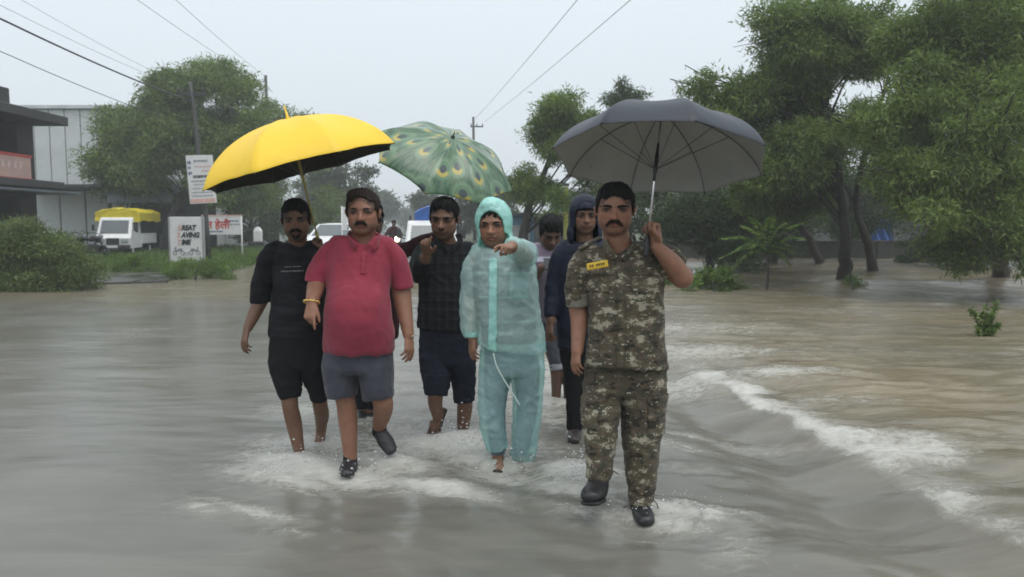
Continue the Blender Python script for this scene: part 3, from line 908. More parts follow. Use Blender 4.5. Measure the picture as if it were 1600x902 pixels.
# ------------------------------------------------------------------ red polo shirt
def red_man():
    f = Fig('stout moustached man in red polo shirt and grey shorts, wading in front of the group', 4.6, 550, 738)
    p, B = f.p, f.body
    f.head(567, 332, 0, 69, yaw=2, pitch=3, roll=0, neck=(568, 388, .06), nr=.070, wide=1.10, jaw=1.1)
    f.rows(B, [(530, 606, 382, .085, .06), (516, 612, 410, .11, .05), (517, 606, 470, .13, .02), (515, 604, 530, .14, .0), (513, 608, 560, .13, .02)], sub=2)
    # right arm comes forward, the hand hangs with its forefinger down
    f.limb([(515, 400, .05), (497, 440, .0), (493, 450, -.04), (488, 470, -.16)], [12, 13.5, 13.5, 10])
    w = p(487, 474, -.18)
    f.hand(w, (-.06, -.38, -.92), (-.30, -.85, .35), -1, L=.185, curl=(.12, .75, .9, 1.0), thumb=(.42, .25, .25), wr=.029)
    f.limb([(616, 398, .05), (626, 448, .08), (629, 468, .07), (638, 522, .0)], [15, 15.5, 14.5, 9])
    w2 = p(639, 525, 0)
    f.hand(w2, p(640, 562, -.04) - w2, (.80, -.6, .0), -1, L=.188, curl=(.30, .38, .42, .48), thumb=(.22, .3, .3), wr=.026)
    f.limb([(531, 590, .02), (539, 622, .0), (543, 650, .02), (546, 690, .02), (548, 722, .02)], [24, 15.5, 15.5, 12.5, 10], flat=1.05)
    f.limb([(588, 590, .02), (598, 626, -.02), (598, 645, .06), (592, 668, .16)], [21, 16, 15, 10.5], flat=1.05)
    f.finish(M_skinA)
    f.brows(M_hair2, th=.020); f.moustache(M_hair2, .040, .125, .05)
    f.hair(M_hair2, top=.035, side=.015, line=.365, amp=.004, parting=-.05)
    S = Field()
    f.rows(S, [(541, 597, 368, .070, .06), (520, 614, 382, .105, .055), (511, 613, 412, .135, .035), (511, 609, 450, .155, .005), (507, 611, 488, .195, -.04), (506, 614, 514, .185, -.035), (504, 617, 552, .15, .005)], k=.03, sub=3)
    S.tube(f.P((526, 384, .05), (510, 399, .05), (498, 424, .02), (492, 442, .0)), f.r(14, 14, 16, 17), f.r(17, 17, 18, 18), k=.018, sub=3, cap1=(-.30, 0, -1))
    S.tube(f.P((606, 384, .05), (618, 399, .05), (626, 428, .07), (630, 451, .075)), f.r(14, 14, 15.5, 16.5), f.r(17, 17, 18, 18), k=.018, sub=3, cap1=(.05, 0, -1))
    S.ell(p(569, 362, -.05), (.058, .085, .085), k=.012, op='s')
    S.ell(p(568.5, 385, -.10), (.030, .07, .052), k=.012, op='s')
    S.cut(p(560, 551, 0), (0, 0, -1))
    f.part('polo_shirt', S, M_red, .0055, wr=[(.014, (7, 5, 3.2), 21, .55), (.004, (16, 12, 11), 22, .5)]); f.pol = f.last
    M_red2 = M_red
    for sg, pts in ((-1, [(549, 364, .06), (544, 371, .0), (548, 379, -.062), (556, 388, -.092)]), (1, [(588, 364, .06), (593, 371, .0), (589, 379, -.062), (581, 388, -.092)])):
        C = Field(); C.tube(f.P(*pts), f.r(6, 7, 8.5, 7.5), .005, v=(sg * .4, -.8, -.4), k=0, sub=3)
        f.part('collar', C, M_red2, .004)
    Vs, Fs = f.pol; a_, b_ = p(564, 428, -.1), p(572, 396, -.1)
    panel(Vs, Fs, lambda C, N: (C[:, 0] > a_[0]) & (C[:, 0] < b_[0]) & (C[:, 2] > a_[2]) & (C[:, 2] < b_[2]) & (N[:, 1] < -.1), .004, 'placket', [M_red2], f.root)
    M_bt = plain('red_button', (.30, .05, .08), .35)
    for y, d in ((405, -.130), (418, -.142)): MB().sphere(p(568, y, d), (.0055, .003, .0055), 10, 6).build('button', M_bt, f.root, smooth=True)
    T = Field()
    f.rows(T, [(509, 612, 540, .14, .0), (504, 615, 560, .145, .0), (504, 615, 580, .145, .0)], k=.01, sub=2)
    T.tube(f.P((532, 572, .01), (533, 600, .0), (535, 620, -.005)), f.r(28.5, 25, 22.5), f.r(36.5, 32, 28), k=.014, sub=3, cap1=True)
    T.tube(f.P((587, 572, .01), (589, 600, .0), (592, 623, -.01)), f.r(28.5, 26, 25), f.r(36.5, 32, 29), k=.014, sub=3, cap1=True)
    f.part('shorts', T, M_grey_shorts, .0055, wr=[(.010, (7, 7, 6), 31, .6), (.003, (20, 18, 18), 32, .5)])
    m = MB(); m.torus(p(487, 472, -.165), .041, .006, (-.06, -.38, -.92), sq=(1, .85))
    ax = nrm((-.06, -.38, -.92)); e = nrm(np.cross(ax, (0, 1, .1)))
    for i in range(12):
        a = i * math.pi / 6; u = np.cross(ax, [0, 1.0, .1]); u = nrm(u); w_ = np.cross(ax, u)
        m.sphere(p(487, 472, -.165) + (math.cos(a) * u + math.sin(a) * w_ * .85) * .043, .0085, 8, 6)
    m.build('bracelet', M_gold, f.root, smooth=True)
    m = MB(); m.torus(p(638, 523, .0), .036, .0038, (.08, -.2, 1), sq=(1, .8)); m.build('bangle', M_steel, f.root, smooth=True)
    shoe(f, (547, 726, .02), (541, 742, -.14), 14, 12, M_boot, M_black_cloth, 10.5)
    shoe(f, (593, 675, .16), (614, 708, .10), 13, 11, M_boot, M_black_cloth, 11, up=(0, -.75, .6))
    return f

# ------------------------------------------------------------------ black sweater, yellow umbrella
def black_man():
    f = Fig('young man in black sweater and rolled black trousers, barefoot under the yellow umbrella', 4.9, 470, 712)
    p, B = f.p, f.body
    f.head(463, 345, 0, 60, yaw=10, pitch=4, roll=2, neck=(465, 390, .05), nr=.058, wide=1.08, jaw=1.0)
    f.rows(B, [(436, 494, 392, .08, .05), (430, 500, 420, .10, .04), (432, 498, 480, .10, .03), (430, 500, 535, .10, .03), (430, 502, 556, .10, .03)], sub=2)
    f.limb([(428, 402, .05), (415, 445, .06), (409, 466, .05), (398, 490, .0), (388, 512, -.05)], [13, 12, 11.5, 10, 7])
    w = p(386, 514, -.06)
    f.hand(w, p(379, 546, -.10) - w, (-.7, -.65, .0), 1, L=.185, curl=(.30, .38, .45, .5), thumb=(.25, .35, .35), wr=.024)
    f.limb([(498, 402, .06), (508, 440, .12), (511, 448, .12), (508, 415, .05), (503, 394, .02)], [13, 12, 11, 10, 7.5])
    w = p(502.5, 393, .02); f.umb_hand = p(497, 374, .0)
    f.hand(w, p(497, 374, .0) - w + np.array([0, 0, .02]), (.6, .55, .2), -1, L=.165, curl=(1.1, 1.1, 1.1, 1.1), thumb=(.35, .6, .9), spread=.02)
    f.limb([(451, 590, .0), (453, 632, -.04), (459, 660, .0), (469, 714, .0)], [16, 12.5, 12.5, 7.5])
    f.foot(p(469, 716, .0), (-.12, -1, -.25), (0, -.3, 1), L=.24, w=.043)
    f.limb([(495, 590, .05), (500, 632, .12), (503, 650, .24), (501, 672, .34)], [14, 12, 12, 7.5])
    f.foot(p(501, 668, .34), (.02, -.75, -.62), (0, -.62, .75), L=.24, w=.043)
    f.finish(M_skinB)
    f.brows(M_hair, th=.024); f.moustache(M_hair, .042, .155, .07)
    f.hair(M_hair, top=.06, side=.01, line=.30, amp=.008, sweep=(.3, .3, .8))
    F = Field(); hp, H = f.hp, f.H
    F.tube([hp(-.12, .31, -.33), hp(0, .335, -.42), hp(.12, .31, -.33)], np.array([.02, .045, .02]) * H, np.array([.02, .03, .02]) * H, v=f.M[1], k=0, sub=3)
    f.part('goatee', F, M_hair, .0035, ridge=(.003, 120))
    S = Field()
    f.rows(S, [(438, 494, 381, .072, .05), (426, 502, 391, .095, .05), (427, 505, 412, .115, .045), (427, 506, 450, .12, .03), (422, 507, 490, .125, .02), (420, 507, 528, .125, .02)], k=.03, sub=3)
    S.tube(f.P((434, 390, .05), (421, 402, .055), (411, 440, .06), (408, 472, .05)), f.r(13, 16, 17, 16.5), f.r(15, 17, 17, 16), k=.012, sub=3, cap1=(.10, .1, -1))
    S.tube(f.P((490, 389, .05), (502, 398, .06), (510, 430, .10), (512, 448, .12), (510, 428, .08)), f.r(13, 15, 15, 15, 14), f.r(15, 16, 16, 16, 14), k=.03, sub=2)
    S.ell(p(466, 371, -.04), (.066, .085, .068), k=.012, op='s')
    S.cut(p(465, 527, 0), (0, 0, -1))
    f.part('sweater', S, M_tee, .0055, wr=[(.013, (7, 5, 6), 41, .6), (.004, (18, 14, 17), 42, .5)])
    C = Field(); C.tube(f.P((448, 377, .05), (450, 384, -.03), (465, 391, -.06), (480, 384, -.03), (484, 377, .05)), .008, .006, v=(0, -.5, .8), k=0, sub=3); f.part('neckband', C, M_black_cloth, .004)
    # two lines of small print on the chest
    S_ = [(456, 482, 415, .0028), (450, 484, 421.5, .0045)]
    m = MB(); r0 = random.Random(4)
    for xa, xb, y, hh in S_:
        x = xa
        while x < xb:
            wd = r0.uniform(1.0, 2.0); c = p(x + wd / 2, y - (x - 465) * .03, 0)
            t = (x - 465) / 45; c[1] = .045 - .112 * math.sqrt(max(0, 1 - t * t)) - .014
            for dz, q in ((-hh * .6, 1.0), (hh * .6, .7 if r0.random() < .6 else 1)):
                m.box(c + np.array([0, 0, dz]), (wd * f.s * q, .012, hh * .55))
            m.box(c, (wd * f.s * .35, .012, hh * 1.2)); x += wd + (2.2 if r0.random() < .25 else .8)
    tag(m.build('chest_print', M_print, f.root), kind='stuff')
    T = Field()
    f.rows(T, [(424, 504, 515, .11, .02), (420, 508, 545, .12, .02), (422, 510, 575, .115, .02)], k=.01, sub=2)
    T.tube(f.P((446, 570, .01), (450, 600, -.02), (454, 622, -.04)), f.r(25, 20, 16), f.r(27, 22, 17), k=.008, sub=3, cap1=True)
    T.tube(f.P((488, 570, .03), (496, 600, .08), (501, 622, .12)), f.r(24, 18.5, 15), f.r(26, 21, 18), k=.008, sub=3, cap1=True)
    f.part('trousers', T, M_black_cloth, .0055, wr=[(.012, (8, 8, 9), 51, .6), (.004, (20, 18, 22), 52, .5)])
    C = Field(); C.tube(f.P((450, 596, -.02), (452.5, 608, -.03)), f.r(21.5, 20.5), f.r(22, 20), k=0, cap0=True, cap1=True)
    f.part('trouser_cuff', C, M_black_cloth, .005, wr=(.006, (15, 15, 30), 5))
    return f

# ------------------------------------------------------------------ maroon clothes, mostly hidden
def maroon_man():
    f = Fig('man in dark maroon jacket, mostly hidden behind the red polo shirt, arm held out', 5.9, 572, 645)
    p, B = f.p, f.body
    f.head(578, 346, 0, 56, yaw=35, pitch=0, neck=(576, 385, .03), nr=.054)
    f.rows(B, [(548, 604, 388, .08, .03), (542, 610, 430, .11, .02), (545, 606, 500, .11, .0), (545, 606, 560, .11, .0)], sub=2)
    f.limb([(612, 392, .0), (628, 396, -.05), (642, 388, -.05), (662, 377, .0), (686, 368, .1)], [10, 9, 8, 7.5, 5.5])
    w = p(688, 367, .1)
    f.hand(w, (.5, .5, .5), (.6, -.6, -.3), -1, L=.165, curl=(1.0, 1.1, 1.1, 1.1), thumb=(.35, .6, .9), spread=.02)
    f.limb([(536, 395, .0), (512, 440, -.04), (512, 500, -.04)], [10, 9.5, 6.5])
    f.hand(p(512, 503, -.04), (0, -.2, -1), (-.7, -.6, 0), 1, L=.15, curl=(.4, .5, .6, .6))
    f.limb([(562, 560, .0), (565, 600, .0), (567, 645, .0)], [17, 12, 9]); f.limb([(592, 560, .0), (582, 605, .0), (578, 645, .0)], [17, 12, 9])
    f.finish(M_skinB, .015)
    f.hair(M_hair2, top=.06, side=.05, line=.27, amp=.012)
    f.brows(M_hair)
    S = Field()
    f.rows(S, [(552, 602, 380, .075, .03), (538, 616, 394, .11, .02), (536, 622, 430, .13, .0), (536, 624, 490, .14, .0), (538, 622, 536, .14, .0)], k=.03, sub=3)
    S.tube(f.P((606, 388, .02), (622, 394, -.03), (640, 388, -.05), (660, 378, .0), (680, 370, .08)), f.r(14, 14, 12, 10, 8), k=.012, sub=3, cap1=True)
    S.tube(f.P((544, 390, .02), (522, 410, .0), (508, 445, -.04), (508, 490, -.04)), f.r(14, 14, 14, 11), k=.012, sub=3, cap1=True)
    S.cut(p(575, 536, 0), (.15, 0, -1))
    f.part('jacket', S, M_maroon, .0065, wr=(.012, (7, 5, 6), 61, .6))
    T = Field()
    f.rows(T, [(545, 610, 530, .12, 0), (546, 608, 560, .12, 0)], k=.01, sub=2)
    T.tube(f.P((562, 555, 0), (566, 600, 0), (567, 638, 0)), f.r(17, 13, 11), k=.008, sub=3, cap1=True); T.tube(f.P((590, 555, 0), (582, 600, 0), (579, 638, 0)), f.r(17, 13, 11), k=.008, sub=3, cap1=True)
    f.part('trousers', T, M_black_cloth, .0065, wr=(.01, (8, 8, 9), 62, .6))
    shoe(f, (566, 646, .0), (564, 656, -.14), 10, 8, M_boot); shoe(f, (580, 650, .0), (581, 658, -.12), 10, 8, M_boot)
    return f

# ------------------------------------------------------------------ black check shirt, pointing
def check_man():
    f = Fig('man in black checked shirt and rolled navy trousers pointing with his hand, one sandal lifted', 5.35, 705, 672)
    p, B = f.p, f.body
    f.head(694, 342, 0, 62, yaw=-7, pitch=11, roll=-2, neck=(700, 384, .06), nr=.058, wide=1.06)
    f.rows(B, [(672, 732, 390, .08, .05), (662, 738, 420, .10, .05), (664, 736, 480, .10, .04), (662, 738, 530, .10, .04), (664, 738, 550, .10, .04)], sub=2)
    f.limb([(668, 398, .03), (655, 425, -.10), (657, 424, -.16), (665, 402, -.32)], [12, 11, 11, 8])
    w = p(667, 397, -.35)
    f.hand(w, (-.05, -.62, .60), (-.45, -.45, -.70), 1, L=.19, curl=(.30, 1.05, 1.15, 1.2), thumb=(.75, .25, .0), wr=.027)
    f.limb([(735, 398, .05), (744, 440, .1), (745, 480, .08), (742, 520, .02)], [12, 11.5, 10, 7]); f.hand(p(742, 522, .02), (0, -.1, -1), (.8, -.5, 0), -1, L=.165)
    f.limb([(684, 570, .02), (681, 612, -.06), (680, 630, -.02), (684, 652, .04)], [19, 12.5, 11.5, 8])
    ank = p(684, 650, .04); f.foot(ank, (-.33, -.30, -.9), (-.1, -.95, .3), L=.245, w=.047)
    f.limb([(722, 570, .05), (726, 620, .08), (726, 640, .12), (722, 685, .16)], [19, 13, 12.5, 8.5]); f.foot(p(722, 686, .16), (0, -1, -.1))
    f.finish(M_skinB)
    f.brows(M_hair, th=.026)
    f.hair(M_hair, top=.045, side=.015, line=.325, amp=.005)
    F = Field(); hp, H = f.hp, f.H
    F.tube([hp(-.14, .30, -.235), hp(0, .375, -.205), hp(.14, .30, -.235)], np.array([.012, .022, .012]) * H, np.array([.015, .018, .015]) * H, v=f.M[1], k=0, sub=3)
    f.part('moustache', F, M_hair, .003, ridge=(.002, 140))
    S = Field()
    f.rows(S, [(676, 728, 381, .072, .06), (660, 744, 392, .10, .055), (654, 748, 415, .12, .05), (654, 746, 450, .125, .04), (652, 745, 490, .13, .03), (650, 743, 520, .13, .03)], k=.03, sub=3)
    S.tube(f.P((672, 390, .04), (660, 400, -.02), (654, 420, -.10), (654, 427, -.13)), f.r(13, 15.5, 15, 14), f.r(15, 16, 16, 15), k=.012, sub=3)
    S.tube(f.P((654, 427, -.12), (658, 420, -.20), (664, 405, -.29)), f.r(14.5, 13.5, 11.5), k=.012, sub=3, cap1=True)
    S.tube(f.P((728, 390, .04), (742, 402, .07), (748, 440, .10), (747, 500, .08)), f.r(13, 15, 15, 12), f.r(14, 15, 14, 12), k=.012, sub=3, cap1=True)
    S.ell(p(701, 370, -.03), (.05, .075, .06), k=.012, op='s')
    S.cut(p(697, 517, 0), (-.08, 0, -1))
    f.part('shirt', S, M_check, .0058, wr=[(.012, (7, 5, 6), 71, .6), (.004, (18, 14, 17), 72, .5)])
    for sg, pts in ((-1, [(686, 367, .05), (682, 376, .0), (688, 386, -.048), (699, 394, -.068)]), (1, [(715, 366, .05), (719, 375, .0), (714, 386, -.048), (704, 395, -.068)])):
        C = Field(); C.tube(f.P(*pts), f.r(5, 6, 6.5, 3), .005, v=(sg * .35, -.85, -.35), k=0, sub=3); f.part('collar', C, M_check, .004)
    T = Field()
    f.rows(T, [(656, 742, 508, .115, .03), (654, 742, 545, .12, .03), (656, 741, 570, .115, .03)], k=.01, sub=2)
    T.tube(f.P((680, 565, .02), (682, 592, -.03), (681, 618, -.06)), f.r(25, 22, 17.5), f.r(27, 23, 18), k=.008, sub=3, cap1=True)
    T.tube(f.P((722, 565, .04), (724, 595, .06), (725, 626, .08)), f.r(21, 19, 17), f.r(25, 21, 18), k=.008, sub=3, cap1=True)
    f.part('trousers', T, M_navy, .0058, wr=[(.012, (8, 8, 9), 81, .6), (.005, (20, 18, 24), 82, .5)])
    for (a, b, ra, rb) in (((682, 586, -.03), (681.5, 600, -.045), 23, 20.5), ((724, 590, .06), (724.6, 606, .07), 20.5, 18.5)):
        C = Field(); C.tube(f.P(a, b), f.r(ra, rb), f.r(ra, rb), k=0, cap0=True, cap1=True); f.part('trouser_cuff', C, M_navy, .005, wr=(.007, (14, 14, 34), 7))
    # rubber sandal on the lifted foot
    d = nrm((-.33, -.30, -.9)); up = nrm(np.array([-.1, -.95, .3]) - d * (np.array([-.1, -.95, .3]) @ d)); t = np.cross(d, up)
    F = Field(); q = ank - up * .088
    F.tube([q - d * .065, q + d * .05, q + d * .15, q + d * .215], [.037, .038, .052, .040], [.011, .011, .011, .010], v=up, k=0, sub=3)
    o = f.part('sandal', F, M_sandal, .0045)
    m = MB()
    for sg in (-1, 1): m.tube(catmull([q + d * .165 + up * .012 - t * .012, q + d * .12 + up * .058 + t * sg * .022, q + d * .05 + up * .035 + t * sg * .043], 5), .0085, 8)
    m.build('strap', M_sandal, o, smooth=True)
    return f

# ------------------------------------------------------------------ see-through raincoat
def rain_mat(name, c, op, rough=.3):
    t = NT(name)
    n = t.noise(11, 5, .65); wet = t.ramp(t.noise(20, 4, .6), [(.45, 0.0), (.62, 1.0)])
    cc = t.ramp(n, [(.3, tuple(v * .93 for v in c)), (.7, tuple(min(1, v * 1.06) for v in c))])
    t.set(color=cc, rough=t.ramp(n, [(.3, rough), (.7, rough + .15)]), spec=.7)
    t.bump(t.math('MULTIPLY', t.noise(11, 3, .5, vec=t.map((1, 1, .55), rot=(.2, .5, 0)), dist=1.5), 2.0), .5, .012)
    t.set(coat=.5); t.p.inputs['Coat Roughness'].default_value = .12
    tl = t.node('ShaderNodeBsdfTranslucent'); t.l.new(cc, tl.inputs[0])
    m1 = t.node('ShaderNodeMixShader'); m1.inputs[0].default_value = .3; t.l.new(t.p.outputs[0], m1.inputs[1]); t.l.new(tl.outputs[0], m1.inputs[2])
    tr = t.node('ShaderNodeBsdfTransparent'); tr.inputs[0].default_value = (.72, .93, .90, 1)
    m2 = t.node('ShaderNodeMixShader'); t.l.new(tr.outputs[0], m2.inputs[1]); t.l.new(m1.outputs[0], m2.inputs[2])
    fc = t.math('ADD', op - .06, t.math('MULTIPLY', t.ramp(t.noise(4, 3, .5), [(.35, 0.0), (.7, 1.0)]), .14))
    t.l.new(fc, m2.inputs[0]); t.l.new(m2.outputs[0], t.out.inputs[0])
    return t.m
def stripe_mat():
    t = NT('striped_shirt_cloth'); x = t.sep(); z = t.math('ADD', x[2], t.math('MULTIPLY', t.noise(6), .01))
    w = t.math('FRACT', t.math('ADD', t.math('DIVIDE', z, .15), 20.35))
    c = t.ramp(w, [(0, (.045, .055, .075)), (.34, (.42, .43, .44)), (.44, (.07, .08, .11)), (.60, (.10, .09, .10)), (.86, (.24, .25, .26))], 'CONSTANT')
    t.set(color=c, rough=.85, spec=.2); t.bump(t.noise(40), .2, .005); return t.m
def rain_man():
    f = Fig('man in hooded see-through mint green raincoat and trousers pointing at the camera', 4.75, 795, 722)
    p, B = f.p, f.body
    f.head(771, 352, 0, 66, yaw=-9, pitch=5, roll=2, neck=(776, 398, .06), nr=.058, wide=1.06, jaw=1.1)
    f.rows(B, [(752, 816, 400, .08, .05), (750, 826, 430, .11, .05), (756, 832, 500, .115, .03), (758, 838, 545, .115, .03), (760, 840, 560, .11, .03)], sub=2)
    f.limb([(748, 408, .05), (740, 450, .05), (738, 480, .03), (738, 526, -.02)], [13.5, 12.5, 11, 8])
    w = p(738, 529, -.02); f.hand(w, p(738, 568, -.05) - w, (-.75, -.6, 0), 1, L=.168, curl=(.3, .35, .4, .45), thumb=(.22, .3, .3), wr=.026)
    f.limb([(814, 402, .03), (820, 403, -.12), (820, 399, -.2), (800, 386, -.42)], [14, 13, 12.5, 9])
    w = p(797, 385, -.45); f.hand(w, (-.30, -.92, -.03), (.25, -.05, .95), 1, L=.188, curl=(.12, 1.15, 1.25, 1.3), thumb=(.5, .5, .25), wr=.027)
    f.limb([(776, 585, .02), (772, 640, .0), (778, 712, .02)], [20, 14, 9.5]); f.foot(p(781, 716, .0), (-.10, -1, -.28), (0, -.3, 1))
    f.limb([(822, 585, .02), (824, 640, .04), (812, 712, .05)], [20, 14, 9.5]); f.foot(p(810, 714, .05), (-.25, -1, -.25), (0, -.3, 1))
    f.finish(skin_mat('warm_brown_skin', (.25, .128, .080)))
    f.brows(M_hair, th=.022); f.hair(M_hair, top=.015, side=.0, line=.235, amp=.006)
    # clothes that show through
    S = Field()
    f.rows(S, [(756, 814, 391, .075, .06), (746, 826, 402, .105, .055), (745, 832, 430, .125, .05), (750, 836, 480, .13, .03), (753, 840, 545, .13, .03)], k=.03, sub=3, cap1=True)
    S.tube(f.P((756, 400, .05), (744, 425, .05), (742, 460, .05)), f.r(13, 15, 15), k=.02, sub=2, cap1=True)
    S.tube(f.P((808, 400, .04), (820, 403, -.08)), f.r(13, 14), k=.02, sub=2)
    f.part('striped_shirt', S, stripe_mat(), .0065, wr=(.006, (8, 8, 9), 91, .5))
    T = Field(); f.rows(T, [(756, 840, 540, .12, .03), (757, 843, 580, .12, .03)], k=.01, sub=2)
    T.tube(f.P((778, 575, .02), (774, 640, .0), (778, 702, .02)), f.r(22, 16.5, 13), k=.008, sub=3); T.tube(f.P((822, 575, .02), (824, 640, .04), (814, 702, .05)), f.r(22, 16.5, 13), k=.008, sub=3)
    f.part('trousers', T, cloth('blue_grey_cloth', (.10, .135, .17)), .0065, wr=(.006, (8, 8, 9), 92, .5))
    M_rain = rain_mat('mint_plastic', (.72, .94, .91), .46, .18); M_rain2 = rain_mat('mint_plastic_double', (.50, .90, .82), .84)
    S = Field()
    f.rows(S, [(756, 808, 386, .085, .05), (738, 828, 398, .13, .05), (735, 838, 430, .16, .035), (742, 842, 480, .165, .02), (746, 849, 520, .165, .015), (747, 855, 556, .16, .02)], k=.03, sub=3)
    S.tube(f.P((750, 395, .05), (739, 420, .05), (735, 465, .04), (734, 505, .01), (737, 526, -.01)), f.r(15, 16.5, 15, 13.5, 10.5), f.r(17, 18, 17, 15, 12), k=.012, sub=3, cap1=True)
    S.tube(f.P((806, 396, .04), (816, 396, -.05), (821, 397, -.17), (820, 395, -.23)), f.r(15, 17.5, 16.5, 16), f.r(18, 19, 19, 17), v=(0, 0, 1), k=.012, sub=3)
    S.tube(f.P((821, 397, -.20), (812, 391, -.30), (800, 386, -.41)), f.r(16, 15, 12), f.r(18, 16, 13), v=(0, 0, 1), k=.012, sub=3, cap1=True)
    S.ell(p(772, 372, -.05), (.062, .09, .075), k=.012, op='s')
    a, b = p(749, 552, 0), p(854, 539, 0); hem = (a + b) / 2; hn = nrm((-.12, 0, -1)); S.cut(hem, hn)
    dropf = lambda V, F: ((V[F].mean(1) - hem) @ hn > -.003) & (np.abs(vnormals(V, F)[F].mean(1) @ hn) > .8)
    f.part('raincoat', S, M_rain, .0055, wr=[(.016, (6.5, 5, 5.5), 101, .75), (.007, (17, 15, 15), 102, .7), (.003, (42, 42, 42), 103, .6)], drop=dropf); f.coat = f.last
    Vs, Fs = f.coat
    def sewn(name, x0, x1, y0, y1, off=.006, sl=0.0, mt=None):
        a_, b_ = p(x0, y1, -.1), p(x1, y0, -.1)
        panel(Vs, Fs, lambda C, N: (C[:, 0] - sl * (C[:, 2] - b_[2]) > a_[0]) & (C[:, 0] - sl * (C[:, 2] - b_[2]) < b_[0]) & (C[:, 2] > a_[2]) & (C[:, 2] < b_[2]) & (N[:, 1] < -.1), off, name, [mt or M_rain2], f.root)
    sewn('placket', 765, 777, 404, 549, .007, .01); sewn('chest_pocket', 797, 825, 428, 466, .006, 0.0, M_rain)
    for y, d in ((420, -.150), (462, -.174), (500, -.180), (538, -.180)): MB().sphere(p(771, y, d), (.006, .004, .006), 10, 6).build('snap_button', M_rain2, f.root, smooth=True)
    for c, d_, r0, r1 in ((p(737, 524, -.01), (0, -.05, -1), 11, 10.5),):
        C = Field(); C.tube([c - nrm(d_) * .02, c + nrm(d_) * .012], f.r(r0, r1), f.r(12.5, 12), k=0, cap0=True, cap1=True); f.part('cuff', C, M_rain2, .0045, wr=(.004, (20, 20, 30), 9))
    # hood: a shell with its opening round the face
    Hf = Field(); hp, H, M = f.hp, f.H, f.M
    Hf.ell(hp(.0, -.08, .08), np.array([.44, .50, .56]) * H, M, 0); Hf.ell(hp(-.05, .10, .48), np.array([.20, .22, .17]) * H, M, .12 * H); Hf.ell(hp(.03, .0, -.38), np.array([.43, .40, .34]) * H, M, .12 * H)
    Hf.ell(hp(.0, -.08, .08), np.array([.40, .46, .51]) * H, M, .01, 's'); Hf.ell(hp(.03, .05, -.40), np.array([.37, .34, .40]) * H, M, .02, 's')
    Hf.ell(hp(.0, .50, -.08), np.array([.335, .48, .46]) * H, M, .012, 's'); Hf.ell(hp(.02, .46, -.42), np.array([.24, .42, .36]) * H, M, .02, 's')
    f.part('hood', Hf, M_rain2, .0047, wr=[(.007, (12, 12, 12), 111, .6), (.003, (34, 34, 34), 112, .6)])
    T = Field()
    f.rows(T, [(751, 850, 535, .135, .02), (750, 851, 560, .14, .02), (751, 851, 585, .135, .02)], k=.01, sub=2)
    T.tube(f.P((776, 572, .02), (770, 620, .01), (769, 660, -.01), (777, 700, .0)), f.r(26, 22, 19.5, 17), f.r(29, 25, 22, 18), k=.008, sub=3, cap1=True)
    T.tube(f.P((824, 572, .02), (825, 620, .04), (823, 660, .04), (817, 715, .05)), f.r(27, 23, 22, 20), f.r(29, 26, 24, 21), k=.008, sub=3, cap1=True)
    f.part('rain_trousers', T, rain_mat('mint_plastic_trousers', (.56, .80, .79), .48, .18), .0055, wr=[(.014, (7, 6, 8), 121, .75), (.005, (20, 18, 20), 122, .7)])
    m = MB(); m.tube(catmull(f.P((771, 552, -.16), (776, 572, -.165), (789, 596, -.15), (803, 618, -.135), (812, 633, -.125)), 6), .0042, 8)
    m.build('drawstring', plain('pale_cord', (.62, .72, .68), .7), f.root, smooth=True)
    for a, d in (((781, 716, .0), (-.10, -1, -.28)), ((810, 714, .05), (-.25, -1, -.25))):
        a = p(*a); d = nrm(d); up = nrm(np.array([0, -.3, 1]) - d * (np.array([0, -.3, 1]) @ d)); t = np.cross(d, up)
        F = Field(); q = a - up * .08; F.tube([q - d * .06, q + d * .06, q + d * .16, q + d * .21], [.036, .038, .048, .038], [.012] * 4, v=up, k=0, sub=3); o = f.part('sandal', F, M_sandal, .005)
        m = MB()
        for u_ in (.05, .12): m.tube(catmull([q + d * u_ - t * .045, q + d * u_ + up * .058 - t * .02, q + d * u_ + up * .058 + t * .02, q + d * u_ + t * .045], 5), .012, 8)
        m.build('strap', M_sandal, o, smooth=True)
    return f

